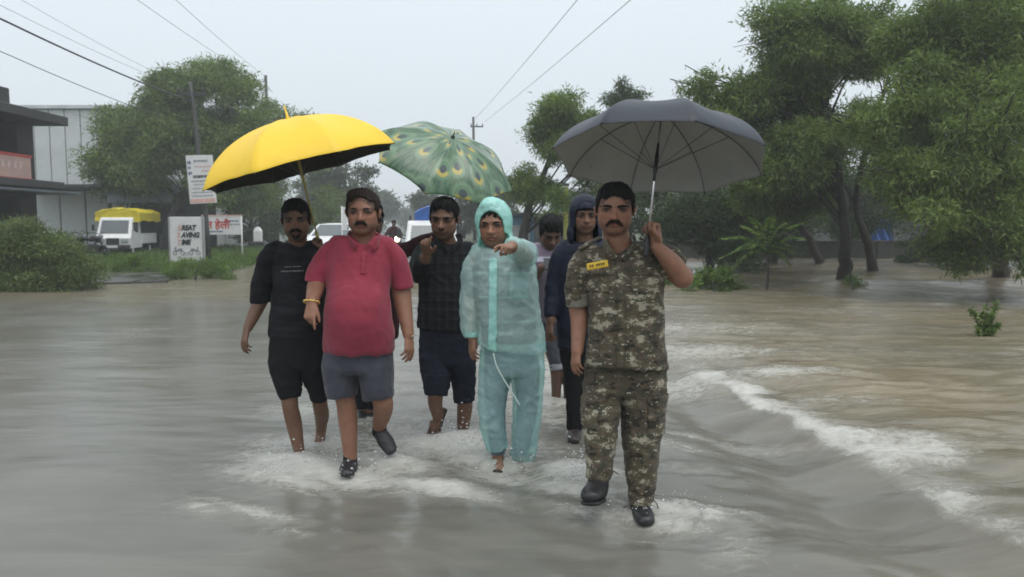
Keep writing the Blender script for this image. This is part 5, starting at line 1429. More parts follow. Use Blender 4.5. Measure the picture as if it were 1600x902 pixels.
# ------------------------------------------------------------------ trees and plants
def leaf_mat(name, dark, light, trans=.35):
    t = NT(name); v = t.attr('var', 'Fac')
    c = t.ramp(v, [(.05, dark), (.55, tuple((a + b) / 2 for a, b in zip(dark, light))), (.95, light)])
    t.set(color=c, rough=.5, spec=.25)
    tl = t.node('ShaderNodeBsdfTranslucent'); t.l.new(t.mix(1.0, c, (1.0, 1.15, .6), 'MULTIPLY'), tl.inputs[0])
    m = t.node('ShaderNodeMixShader'); m.inputs[0].default_value = trans; t.l.new(t.p.outputs[0], m.inputs[1]); t.l.new(tl.outputs[0], m.inputs[2]); t.l.new(m.outputs[0], t.out.inputs[0])
    return t.m
M_acacia = leaf_mat('feathery_leaves', (.042, .072, .020), (.235, .315, .085))
M_neem = leaf_mat('green_leaves', (.022, .042, .016), (.095, .145, .045))
M_bush = leaf_mat('bush_leaves', (.045, .080, .018), (.17, .26, .055))
M_weed = leaf_mat('weed_leaves', (.050, .075, .025), (.21, .27, .095), .3)
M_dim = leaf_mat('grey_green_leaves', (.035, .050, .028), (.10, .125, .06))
def bark_mat():
    t = NT('wet_bark'); n = t.noise(6, 6, .65, vec=t.map((3, 3, .6)))
    t.set(color=t.ramp(n, [(.3, (.016, .014, .013)), (.7, (.055, .047, .040))]), rough=.65, spec=.3); t.bump(n, .8, .03); return t.m
M_bark = bark_mat()

def sprays(g, C, D, L, Wd, droop, flat=.0):
    """leaf sprays: centre points C, directions D -> narrow pointed leaves, one four-cornered face each"""
    n = len(C); L = L * g.uniform(.55, 1.35, (n, 1)); Wd = Wd * 1.35 * g.uniform(.7, 1.3, (n, 1))
    D = D + np.array([0, 0, -droop]); D /= np.linalg.norm(D, axis=1)[:, None] + 1e-9
    r = g.normal(size=(n, 3)) + np.array([0, 0, flat]); s = np.cross(D, r); s /= np.linalg.norm(s, axis=1)[:, None] + 1e-9
    u = np.cross(s, D)
    W2 = Wd * .70
    V = np.stack([C + s * W2 * .5 + D * L * .1, C + D * L + u * L * -.05, C - s * W2 * .5 + D * L * (.1 + .25 * g.random((n, 1)))], 1).reshape(-1, 3)
    F = np.arange(n * 3).reshape(-1, 3); return V, F

def tree(label, base, trunk, clumps, mat, seed, leaf=(.13, .030), droop=.35, n_per=1.0, group=None, name='tree', tr=.16, cat='tree', limbs=True, tuft=.20, dens=170, bark=None, gap=.0):
    """trunk: points (x, y, z) in the place; clumps: (centre, radii) of foliage masses; every clump hangs on a limb of its own"""
    g = np.random.default_rng(seed); base = np.asarray(base, float)
    root = thing(name, label, cat, base, 0, group)
    T = catmull(np.asarray(trunk, float), 6) - base; k = len(T)
    rad = tr * (1 - .80 * np.linspace(0, 1, k) ** .8) * (1 + .35 * np.exp(-np.linspace(0, 1, k) * 9))
    T[1:-1] += g.normal(size=(k - 2, 3)) * tr * .12
    m = MB().tube(T, rad, 9)
    m.build('trunk', bark or M_bark, root, smooth=True)
    LV, LF, LA, nv = [], [], [], 0; B = MB()
    for ci, (c, r) in enumerate(clumps):
        c = np.asarray(c, float) - base; r = np.asarray(r, float) * np.ones(3)
        if limbs and (len(clumps) < 12 or g.random() < .5) and not (np.hypot(c[0] - T[0, 0], c[1] - T[0, 1]) > 1.7 and c[2] < 3.9 and tr < .19):
            hd = np.hypot(T[:, 0] - c[0], T[:, 1] - c[1]); d = np.abs(T[:, 2] - (c[2] - .75 * hd - .2)) + .25 * hd; i = max(int(np.argmin(d)), k // 4); i = min(i, k - 2)
            a = T[i]; mid = (a + c) / 2 + np.array([0, 0, .16]) * np.linalg.norm(c - a) + g.normal(size=3) * .08 * np.linalg.norm(c - a)
            P = catmull([a, mid, c, c + (c - mid) * .4 + [0, 0, r[2] * .2]], 5); r0 = min(rad[i] * .45, .018 + .022 * r.max())
            B.tube(P, np.linspace(r0, .012, len(P)), 6)
            for _ in range(int(5 + 2 * r.max())):
                q = P[g.integers(6, len(P) - 2)]; e = c + g.normal(size=3) * r * .62; B.tube(catmull([q, (q + e) / 2 + g.normal(size=3) * .1 * r, e], 3), np.linspace(r0 * .35, .006, 7), 5)
        vol = r[0] * r[2] * 4
        nt = max(10, int(dens * vol ** .9 * n_per / 2.25))
        v = g.normal(size=(nt, 3)); v /= np.linalg.norm(v, axis=1)[:, None]; rr = g.random((nt, 1)) ** .42
        tc = c + v * rr * r * (1 + .28 * pnoise(v * 2.2 + ci * 3.1 + seed)[:, None])
        if gap: tc = tc[pnoise(tc * .9 + seed) > gap - .5]; nt = len(tc)
        m_ = 13; tv = np.repeat(g.random(nt), m_)
        td = v[:nt] * .7 + g.normal(size=(nt, 3)) * .5 + np.array([0, 0, .15])
        C = np.repeat(tc, m_, 0) + g.normal(size=(nt * m_, 3)) * tuft * np.array([1, 1, .55]) * .55
        D = np.repeat(td, m_, 0) * .5 + g.normal(size=(nt * m_, 3)) * .6
        V, F = sprays(g, C, D, leaf[0], leaf[1], droop, .6)
        va = np.clip(tv * .45 + .30 * g.random(nt * m_) + .25 * (pnoise(C * .8 + seed) + .5), 0, 1)
        LV.append(V); LF.append(F + nv); LA.append(np.repeat(va, 3)); nv += len(V)
    if B.v: B.build('branch', bark or M_bark, root, smooth=True)['kind'] = 'stuff'
    o = link('crown', mesh('crown', np.concatenate(LV), np.concatenate(LF), [mat], smooth=False, attrs={'var': np.concatenate(LA)}), root)
    o['kind'] = 'stuff'
    return root
def clump(px, py, Y, rx, rz, ry=None):
    """foliage mass: centre pixel and distance, half-widths in pixels of the photograph"""
    s = Y / FPX; return (W(px, py, Y), (rx * s, (ry if ry else (rx + rz) / 2) * s, rz * s))
def auto(px0, py0, px1, py1, Y, n, seed, size=.2, dy=.5, keep=None):
    """clumps spread through an ellipse of the photograph"""
    g = np.random.default_rng(seed); out = []; cx, cy, a, b = (px0 + px1) / 2, (py0 + py1) / 2, (px1 - px0) / 2, (py1 - py0) / 2
    while len(out) < n:
        u, v = g.uniform(-1, 1, 2)
        if u * u + v * v > .92: continue
        q = (cx + u * a * .86, cy + v * b * .86)
        if keep is not None and not keep(*q): continue
        r = size * min(a, b) * g.uniform(.75, 1.35); out.append(clump(q[0], q[1], Y + g.uniform(-1, 1) * dy, r * 1.25, r * .85))
    return out
def TP(*pts): return [W(*p) for p in pts]

# -- right of the street
Y1 = 19.0
b1 = WG(1318, 447, -.1)
tree('tall feathery tree with dark forked trunk standing in the flood beside the small bush', b1, [b1, *TP((1322, 395, Y1), (1318, 330, Y1), (1308, 250, Y1 - .2), (1288, 160, Y1), (1278, 85, Y1), (1272, 20, Y1))],
     auto(1085, 5, 1330, 330, Y1, 50, 1, .25, 1.4, lambda x, y: y > 225 - (x - 1085) * 1.0 and not (1268 < x < 1330 and 115 < y < 180)) + auto(1120, -20, 1420, 130, Y1, 30, 2, .36, 1.2, lambda x, y: y > 120 - (x - 1120) * 1.1) + auto(1130, 200, 1330, 350, Y1 + 1, 22, 3, .34, 1) + [clump(1090, 135, Y1, 26, 20), clump(1115, 165, Y1, 30, 26), clump(1105, 120, Y1, 16, 14)], M_acacia, 5, tr=.17, gap=.0, leaf=(.17, .040), n_per=1.7)
b2 = WG(1366, 432, -.2)
tree('slender leaning dark trunk second from the forked tree, with leaves high up', b2, [b2, *TP((1356, 380, 22), (1338, 320, 22), (1350, 240, 22), (1380, 150, 22), (1395, 80, 22))], auto(1330, 40, 1480, 270, 22, 20, 12, .34, 1.2) + auto(1200, 120, 1330, 330, 22.5, 14, 13, .36, .8, lambda x, y: not (1268 < x < 1330 and 110 < y < 190)), M_acacia, 6, tr=.15, gap=.0, leaf=(.17, .042), n_per=1.6)
b3 = WG(1286, 418, -.2)
tree('dark leaning trunk in the water between the fern-leaved sapling and the forked tree', b3, [b3, *TP((1262, 370, 25.5), (1232, 320, 25.5), (1212, 250, 25.5), (1200, 170, 25.5))], auto(1130, 170, 1290, 370, 25.5, 12, 14, .3, 1.2), M_neem, 7, tr=.15)
b4 = WG(1565, 438, -.2)
tree('broad bright green tree hanging low over the flood at the right edge', b4, [b4, *TP((1560, 380, 17), (1545, 300, 16), (1530, 200, 15.5), (1500, 90, 15.5), (1480, 0, 15.5))],
     auto(1330, 110, 1640, 350, 15.2, 42, 21, .25, 1.6) + auto(1395, 230, 1680, 425, 14.6, 26, 22, .27, 1.3, lambda x, y: y < 300 + (x - 1395) * .62) + auto(1380, -60, 1700, 200, 16, 44, 23, .30, 1.6) + auto(1450, 335, 1690, 436, 14.8, 16, 24, .34, 1.0) + [clump(1465, 385, 14.6, 34, 18), clump(1500, 395, 14.6, 30, 22), clump(1350, 185, 15, 34, 26), clump(1330, 200, 15, 22, 18)], M_acacia, 8, tr=.20, leaf=(.15, .035), dens=230)
for i, (x0, y0, x1, y1, Y, n, lab) in enumerate([(1020, 250, 1200, 440, 24, 26, 'dense dark bushy tree behind the grey umbrella and the elbow in camouflage'), (1130, 250, 1290, 400, 29, 20, 'dim tree mass behind the fern-leaved sapling'), (1195, 235, 1450, 372, 31, 24, 'dim tree mass filling the gap behind the forked tree'), (1380, 230, 1640, 420, 27, 28, 'dark tree mass under the broad bright tree at the right edge'), (960, 240, 1080, 420, 27, 18, 'dark bushy tree behind the face and collar in camouflage')]):
    bb = np.array([W((x0 + x1) / 2, 400, Y)[0], Y, -.1])
    tree(lab, bb, [bb, *TP(((x0 + x1) / 2, 380, Y), ((x0 + x1) / 2 + 6, (y0 + y1) / 2, Y), ((x0 + x1) / 2 - 4, y0 + 20, Y))], auto(x0, y0, x1, y1, Y, n, 30 + i, .34, 1.0), M_neem, 40 + i, tr=.14, leaf=(.15, .05), dens=130, group=None)
# pinnate tree top over the grey umbrella and the open tree left of it
bm = WG(822, 437, .05); Ym = 24.0
bm = np.array([W(822, 420, Ym)[0], Ym, .05])
tree('open crowned tree with thick dark slanting trunk between the two right umbrellas', bm, [bm, *TP((818, 380, Ym), (826, 325, Ym), (845, 285, Ym), (862, 235, Ym), (872, 180, Ym))], auto(832, 150, 935, 260, Ym, 28, 51, .33, .8) + auto(895, 190, 1010, 310, Ym, 16, 52, .36, .8) + auto(790, 255, 870, 315, Ym, 12, 53, .45, .6) + [clump(885, 155, Ym, 30, 14)], M_acacia, 54, tr=.20, leaf=(.17, .042), gap=.0, n_per=1.2)
bt = np.array([W(985, 400, 30)[0], 30, 0]); tree('thin tree whose tufted top shows above the grey umbrella', bt, [bt, *TP((984, 340, 30), (980, 250, 30), (974, 160, 30), (970, 122, 30))], [clump(972, 150, 30, 24, 12), clump(955, 158, 30, 16, 10), clump(995, 150, 30, 18, 9), clump(972, 132, 30, 10, 10), clump(975, 190, 30, 36, 28)], M_neem, 55, tr=.09, leaf=(.22, .05))
bb = np.array([W(872, 420, 22)[0], 22, .0]); tree('bright green shrub beside the yellow post behind the man in mauve', bb, [bb, *TP((872, 390, 22), (870, 330, 22), (872, 300, 22))], auto(842, 285, 898, 350, 22, 9, 57, .42, .4), M_bush, 58, tr=.05, leaf=(.12, .035), name='shrub', cat='shrub')

# -- left of the street
YL = 37.0; bl = np.array([W(262, 400, YL)[0], YL, .15])
tree('big rounded feathery tree rising behind the sign boards on the left', bl, [bl, *TP((268, 345, YL), (300, 285, YL), (310, 230, YL), (300, 170, YL), (305, 120, YL))],
     auto(205, 92, 425, 250, YL, 42, 61, .26, 1.5) + auto(130, 158, 300, 325, YL, 32, 62, .29, 1.4) + auto(300, 190, 440, 330, YL, 24, 63, .33, 1.4) + [clump(310, 108, YL, 34, 14), clump(265, 125, YL, 26, 18)], M_acacia, 64, tr=.30, leaf=(.26, .07), dens=95, tuft=.34)
tree('tree with rounded crown just right of the big feathery tree on the left', np.array([W(430, 400, 46)[0], 46, .1]), [np.array([W(430, 400, 46)[0], 46, .1]), *TP((430, 330, 46), (425, 250, 46), (430, 180, 46))], auto(370, 122, 490, 260, 46, 16, 65, .3, 1.5) + auto(380, 220, 540, 370, 46, 14, 66, .3, 1.5), M_acacia, 67, tr=.25, leaf=(.24, .07), dens=80, tuft=.35)
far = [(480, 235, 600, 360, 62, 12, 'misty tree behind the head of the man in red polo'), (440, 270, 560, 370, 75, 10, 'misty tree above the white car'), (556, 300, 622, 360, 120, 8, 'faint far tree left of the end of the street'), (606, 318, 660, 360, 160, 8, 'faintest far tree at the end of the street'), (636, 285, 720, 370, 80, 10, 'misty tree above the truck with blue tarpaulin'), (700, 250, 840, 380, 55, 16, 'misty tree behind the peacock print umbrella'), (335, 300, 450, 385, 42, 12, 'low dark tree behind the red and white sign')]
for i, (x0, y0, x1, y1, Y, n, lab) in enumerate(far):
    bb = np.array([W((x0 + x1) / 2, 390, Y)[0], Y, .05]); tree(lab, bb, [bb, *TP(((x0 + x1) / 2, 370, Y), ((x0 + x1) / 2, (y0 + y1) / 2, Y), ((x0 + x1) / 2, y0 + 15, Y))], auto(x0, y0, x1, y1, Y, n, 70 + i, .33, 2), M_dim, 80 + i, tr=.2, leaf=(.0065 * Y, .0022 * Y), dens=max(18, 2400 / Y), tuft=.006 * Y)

# -- bushes and small plants
def bush(label, px0, px1, ytop, ybase, mat, seed, n, leaf=(.12, .045), cat='bush', name='bush', dens=330):
    c = WG((px0 + px1) / 2, ybase, .02); Y = c[1]; g = np.random.default_rng(seed); cl = []
    for _ in range(n):
        x = g.uniform(px0, px1); e = 1 - ((x - (px0 + px1) / 2) / ((px1 - px0) / 2)) ** 2 * .72
        top = ybase - (ybase - ytop) * e; y = g.uniform(top, ybase); r = (ybase - ytop) * .22 * g.uniform(.7, 1.2)
        cl.append(clump(x, y + r * .5, Y + g.uniform(-.1, .9), r * 1.35, r))
    return tree(label, c, [c, c + [0, .2, .3], c + [.05, .3, .6]], cl, mat, seed, leaf=leaf, tr=.03, name=name, cat=cat, limbs=False, dens=dens, tuft=.14, droop=.1)
bush('large overgrown bush at the left edge by the water', -150, 152, 338, 453, M_weed, 91, 60, leaf=(.13, .024), dens=230)
bush('low leafy bush on the bank behind the elbow of the man in camouflage', 1070, 1165, 418, 456, M_bush, 92, 22, leaf=(.09, .05))
bush('weedy clump at the foot of the great saving time board', 250, 360, 402, 436, M_bush, 93, 26, leaf=(.12, .02))
bush('low weeds beside the mini truck with yellow tarpaulin', 150, 262, 398, 430, M_bush, 94, 26, leaf=(.12, .02))
bush('small sprig at the foot of the forked tree', 1322, 1346, 432, 456, M_bush, 95, 7, leaf=(.08, .04))
bush('broken scrub against the dark compound wall on the right', 1400, 1470, 388, 412, M_neem, 96, 12, leaf=(.15, .06))
def water_weed():
    c = WG(1540, 535, 0); g = np.random.default_rng(97); root = thing('water_weed', 'leafy weed growing out of the brown flood on the right', 'plant', c); s = c[1] / FPX
    V, F, A, n = [], [], [], 0
    for k in range(15):
        e = np.array([g.uniform(-.30, .24), g.uniform(-.15, .15), g.uniform(.18, .56)]); P = catmull([[e[0] * .2, e[1] * .2, -.05], e * [.55, .5, .6], e], 5)
        MB().tube(P, np.linspace(.006, .002, len(P)), 5).build('stem', M_bush, root, smooth=True)
        m = 42; t = g.uniform(.25, 1, m); i = (t * (len(P) - 1)).astype(int); C = P[i]; D = g.normal(size=(m, 3)) * [1, 1, .5] + [0, 0, .25]
        v, f = sprays(g, C, D, .075, .030, .1, .8); V.append(v); F.append(f + n); A.append(np.repeat(g.random(m), 3)); n += len(v)
    tag(link('foliage', mesh('foliage', np.concatenate(V), np.concatenate(F), [M_bush], smooth=False, attrs={'var': np.concatenate(A)}), root), kind='stuff')
water_weed()
def sapling():
    c = WG(1198, 456, .0); Y = c[1]; s = Y / FPX; root = thing('sapling', 'young tree with long fern-like leaves growing from the flood', 'young tree', c); g = np.random.default_rng(98)
    top = W(1197, 392, Y) - c
    MB().tube(catmull([[0, 0, -.1], [.02, 0, top[2] * .5], top, top + [0, 0, .12]], 5), np.linspace(.034, .016, 16), 8).build('trunk', M_bark, root, smooth=True)
    tips = [(1126, 402), (1142, 418), (1128, 372), (1160, 352), (1176, 340), (1205, 338), (1226, 348), (1252, 348), (1256, 372), (1244, 396), (1236, 414), (1168, 386), (1216, 366), (1185, 362), (1150, 388), (1232, 382)]
    for k, (px, py) in enumerate(tips):
        e = W(px, py, Y + g.uniform(-.5, .4)) - c; a = top + g.normal(size=3) * .02; P = catmull([a, (a + e) / 2 + [0, 0, .13 + .05 * g.random()], e], 10)
        m = MB().tube(P, np.linspace(.008, .003, len(P)), 5); fr = m.build('frond', M_bush, root, smooth=True)
        V, F, A, n = [], [], [], 0
        T = np.gradient(P, axis=0); T /= np.linalg.norm(T, axis=1)[:, None]
        up = np.array([0, 0, 1.0])
        for i in range(3, len(P)):
            sd = np.cross(T[i], up); sd /= np.linalg.norm(sd) + 1e-9
            for q in (-1, 1):
                d = nrm(sd * q + T[i] * .45 + np.array([0, 0, -.32])); L = .21 * (1 - .5 * (i / len(P)) ** 3) * g.uniform(.8, 1.1); w = .042; nn = nrm(np.cross(d, T[i]))
                p0 = P[i]; V += [p0, p0 + d * L * .4 + T[i] * w * .5, p0 + d * L - [0, 0, .02], p0 + d * L * .4 - T[i] * w * .5]; F.append([n, n + 1, n + 2, n + 3]); A += [g.random()] * 4; n += 4
        tag(link('leaflets', mesh('leaflets', np.array(V), np.array(F), [M_bush], smooth=False, attrs={'var': np.array(A)}), fr), kind='stuff')
sapling()
# -- grass on the verges, one mass of blades
def grass():
    g = np.random.default_rng(99); n = 42000; x = g.uniform(-19, -7, n); y = 16 + 26 * g.random(n) ** 1.2
    x = np.concatenate([x, g.uniform(1.4, 6.0, 9000)]); y = np.concatenate([y, g.uniform(17.5, 30, 9000)])
    z = gz(x, y); k = (z > .035) & ((land_left(x, y) > 0.1) | (x > road_r(y))) & ~((x < -9.6) & (x > -12.2) & (y > 19.8) & (y < 24.2)); x, y, z = x[k], y[k], z[k]; n = len(x)
    h = .12 + .30 * np.clip(pnoise(np.stack([x * .5, y * .5, x * 0], 1)) + .45, .05, 1) * g.uniform(.5, 1.2, n)
    a = g.uniform(0, 6.28, n); d = np.stack([np.cos(a), np.sin(a), a * 0], 1); b = np.stack([x, y, z - .03], 1); w = .014 + .0006 * y
    t = b + np.stack([g.normal(size=n) * .4 * h, g.normal(size=n) * .4 * h, h], 1)
    V = np.stack([b - d * w[:, None], b + d * w[:, None], t], 1).reshape(-1, 3)
    tag(link('grass', mesh('grass', V, np.arange(n * 3).reshape(-1, 3), [M_bush], smooth=False, attrs={'var': np.repeat(g.random(n), 3)})), kind='stuff')
grass()
# ------------------------------------------------------------------ buildings, boards, poles, wires, vehicles
def sx(px, Y): return (px - CX) / FPX * Y
def zz(py, Y): return float(W(800, py, Y)[2])
M_conc = plain('wet_dark_concrete', (.036, .034, .033), .7, .25, 1.5, bump=.3, bscale=20, dirt=((.02, .02, .02), 1.2, .5, .7))
M_brick = plain('soot_brown_plaster', (.036, .029, .027), .8, .25, 2, bump=.3, bscale=25)
M_inshade = plain('interior_shade_black', (.012, .012, .013), .9, .2)  # near-black base puts the shade of interiors into the colour
M_white = plain('off_white_sheet', (.50, .52, .52), .5, .08, 1.0, dirt=((.32, .33, .32), .6, .45, .75))
M_tin = plain('blue_grey_tin', (.075, .092, .105), .45, .2, 2)
M_paint = plain('white_paint', (.68, .68, .67), .35, .06, dirt=((.36, .34, .30), 3, .55, .8))
M_glass = plain('reflection_grey_glass', (.085, .10, .105), .08, .1, spec=.8)  # base lightened to carry the grey sky reflection of the windscreens
M_tyre = plain('tyre_rubber', (.014, .014, .015), .7, .2)
M_tarpy = taffeta('yellow_tarpaulin', (.62, .50, .03), .5, var=.12)
M_tarpb = taffeta('blue_tarpaulin', (.03, .10, .33), .5, var=.2)
M_boardw = plain('white_board', (.66, .66, .65), .45, .05, dirt=((.45, .45, .43), 2.5, .5, .8))
M_black = plain('black_print', (.025, .025, .028), .6, .1); M_redp = plain('red_print', (.50, .06, .05), .6, .1); M_pale = plain('faded_red_print', (.62, .38, .34), .6, .1); M_bluep = plain('blue_print', (.06, .09, .20), .6, .1); M_greyp = plain('grey_print_ink', (.25, .25, .27), .6, .1)
M_pole = plain('cement_pole', (.065, .063, .06), .8, .2, 3)
M_iron = plain('dark_iron', (.03, .03, .032), .5, .2)

def text(name, body, size, mat, parent, loc, rot, shear=0.0, weight=0.0, sx_=1.0, align='LEFT'):
    cu = bpy.data.curves.new(name, 'FONT'); cu.body = body; cu.size = size; cu.shear = shear; cu.offset = weight; cu.extrude = .004; cu.align_x = align; cu.resolution_u = 3
    o = bpy.data.objects.new(name, cu); col.objects.link(o); dg = bpy.context.evaluated_depsgraph_get(); me = bpy.data.meshes.new_from_object(o.evaluated_get(dg))
    bpy.data.objects.remove(o, do_unlink=True); bpy.data.curves.remove(cu)
    me.name = name; me.materials.clear(); me.materials.append(mat); r = link(name, me, parent, loc, rot); r.scale = (sx_, 1, 1); return r

# -- two-storey house at the left edge: its front runs along the street
def house():
    X, Y0, Y1 = -17.2, 12.0, 27.6; r = thing('two_storey_house', 'dark two-storey house with jutting concrete roof slab at the left edge', 'building', (X, Y1, 0))
    L = lambda x, y, z: (x - X, y - Y1, z)
    P = lambda name, c, d, m, bev=.02: MB().box(L(*c), d, m=0, bevel=bev).build(name, m, r)
    yc, ly = (Y0 + Y1) / 2, Y1 - Y0
    P('rear_wall', (X - 4.2, yc, 2.6), (5.6, ly - .3, 5.2), M_brick)
    P('end_wall', (X - .75, Y1 - .5, 2.6), (1.45, .9, 5.16), M_brick)
    P('roof_slab', (X - 3.0, yc + .1, 5.26), (8.0, ly + .6, .32), M_conc)
    P('floor_slab', (X - 2.6, yc + .0, 2.92), (7.0, ly + .3, .26), M_conc)
    P('floor_inside', (X - .7, yc - .5, 2.80), (1.36, ly - 1.2, .05), M_inshade)
    P('stair_head', (X - 2.6, Y1 - 1.2, 5.92), (3.4, 2.6, .98), M_conc)
    P('roof_parapet', (X - 3.0, Y1 - 6.0, 5.60), (5.0, 6.0, .35), M_brick)
    for y in (Y1 - 2.6, Y1 - 5.6, Y1 - 8.6): P('column', (X - .2, y, 4.08), (.36, .36, 2.04), M_conc); P('column', (X - .25, y, 1.40), (.36, .36, 2.78), M_conc)
    for y in (Y1 - 1.9, Y1 - 4.4, Y1 - 7.2):
        d = P('door_shade_slab', (X - 1.36, y, 1.2), (.12, 1.5, 2.4), M_inshade); w = P('window', (X - 1.36, y - .2, 4.2), (.1, 1.3, 1.3), M_glass)  # solid dark slab stands in for the shade of an open doorway
        for k in (-.4, 0, .4): MB().box(L(X - 1.29, y - .2 + k, 4.2), (.04, .05, 1.3)).build('window_bar', M_iron, w)
        MB().box(L(X - 1.28, y - .2, 3.5), (.14, 1.5, .08)).build('sill', M_conc, w)
    for z in (.7, 1.25, 1.8): P('shelf', (X - .8, Y1 - 3.6, z), (.7, 2.2, .06), M_tin, .01)
    aw = P('lean_to_roof', (X + .35, Y1 - 2.3, 2.66), (1.7, 6.0, .08), M_tin, .01)
    s = thing('shop_sign', 'faded pink shop sign board on the upper floor of the dark house', 'sign', (X + .16, Y1 - 3.75, 3.50))
    MB().box((0, 0, 0), (.10, 6.2, .74), bevel=.01).build('board', plain('faded_pink_board', (.52, .34, .29), .5, .1, 2), s)
    MB().box((0, 0, .40), (.14, 6.3, .10), bevel=.01).build('frame', M_redp, s); MB().box((0, 0, -.40), (.14, 6.3, .06), bevel=.01).build('frame', M_redp, s)
    g = random.Random(3); m = MB(); y = -2.6
    while y < 2.7:
        w = g.uniform(.12, .3); m.box((.056, y, .06), (.012, w * .5, .22)); m.box((.056, y + .02, .17), (.012, w, .04)); y += w + .06
    tag(m.build('lettering', plain('pale_letters', (.66, .50, .46), .6, .05), s), kind='stuff')
house()
# -- pale sheet-clad hall behind
def hall():
    Y = 46.0; x0, x1 = sx(40, Y), sx(352, Y); z1 = zz(170, Y); r = thing('warehouse', 'tall pale grey sheet-clad hall behind the big tree on the left', 'building', ((x0 + x1) / 2, Y, 0)); ox = (x0 + x1) / 2; n = 13; w = (x1 - x0) / n
    MB().box((0, 6, z1 / 2), (x1 - x0, 11.6, z1)).build('hall_body', M_white, r)
    sh = None
    for i in range(n):
        o = link('panel', sh, r, (x0 - ox + (i + .5) * w, 0, z1 / 2)) if sh else MB().box((0, 0, 0), (w - .05, .16, z1 - .1), bevel=.03).build('panel', M_white, r, (x0 - ox + (i + .5) * w, 0, z1 / 2)); sh = o.data
    MB().box((0, -.02, z1 + .08), (x1 - x0 + .3, .5, .22), bevel=.02).build('roof_trim', M_white, r)
hall()
def low_shed():
    Y = 40.0; x0, x1 = sx(62, Y), sx(206, Y); z1 = zz(298, Y); r = thing('white_shed', 'low white panelled shed with dark eave behind the mini truck', 'building', ((x0 + x1) / 2, Y, 0)); ox = (x0 + x1) / 2
    MB().box((0, 2.2, z1 / 2), (x1 - x0, 4, z1)).build('shed_body', M_tin, r)
    for a, b in ((62, 98), (100, 137.5), (139.5, 173.5), (175.5, 206)):
        a, b = sx(a, Y), sx(b, Y); MB().box(((a + b) / 2 - ox, 0, z1 / 2), (b - a, .14, z1 - .04), bevel=.02).build('wall_panel', plain('white_sheet', (.56, .58, .58), .5, .06), r)
    MB().box((0, -.3, z1 + .10), (x1 - x0 + .3, 5.2, .16), bevel=.02).build('eave', M_iron, r)
low_shed()
def tin_shop():
    Y = 38.5; x0, x1 = sx(196, Y), sx(292, Y); z1 = zz(300, Y); r = thing('tin_shop', 'tin-roofed shop with a dark open front behind the leaning sign pole', 'building', ((x0 + x1) / 2, Y, 0)); ox = (x0 + x1) / 2
    MB().box((0, 2.4, z1 / 2), (x1 - x0 - .3, 4, z1)).build('shop_body', M_inshade, r)  # solid box, its black standing in for shade behind the front
    w = (x1 - x0 + .4) / 9; me = None
    for i in range(9):
        m = MB(); m.box((0, 0, 0), (w - .03, 2.0, .05), rot=np.array([[1, 0, 0], [0, .93, -.37], [0, .37, .93]])); o = link('roof_sheet', me, r, (x0 - ox - .2 + (i + .5) * w, -.75, z1 + .16)) if me else m.build('roof_sheet', M_tin, r, (x0 - ox - .2 + (i + .5) * w, -.75, z1 + .16)); me = o.data
    for x in (x0 - ox + .1, 0, x1 - ox - .1): MB().box((x, -1.5, z1 / 2 - .1), (.12, .12, z1 - .2)).build('post', M_iron, r)
    MB().box((.1, -1.66, z1 - .42), (x1 - x0, .08, .36), bevel=.01).build('fascia_board', plain('slate_board', (.10, .12, .14), .5), r)
    MB().box((.9, -.2, .5), (1.0, .5, 1.0), bevel=.02).build('counter', M_tin, r)
tin_shop()

# -- boards and poles
def pole(label, pts, r0, arms=(), group=None, ins=True):
    b = np.array(pts[0], float); o = thing('utility_pole', label, 'utility pole', b, 0, group); P = np.array(pts, float) - b
    MB().tube(P, np.linspace(r0, r0 * .62, len(P)), 8).build('pole_shaft', M_pole, o, smooth=True)
    for c, w in arms:
        c = np.asarray(c) - b; MB().box(c, (w, .10, .10)).build('cross_arm', M_iron, o)
        for k in (-.45, 0, .45): MB().tube([c + [k * w, 0, .05], c + [k * w, 0, .14], c + [k * w, 0, .24]], [.03, .05, .02], 8).build('insulator', M_iron, o, smooth=True)
    return o
Yp = 27.0
pb = np.array([W(327, 412, Yp)[0], Yp, .1])
pole('leaning utility pole with cross-arm rising behind the two sign boards', [pb, *TP((322, 340, Yp), (310, 240, Yp), (302, 160, Yp), (297, 128, Yp))], .095, [(W(298, 147, Yp), .95)])
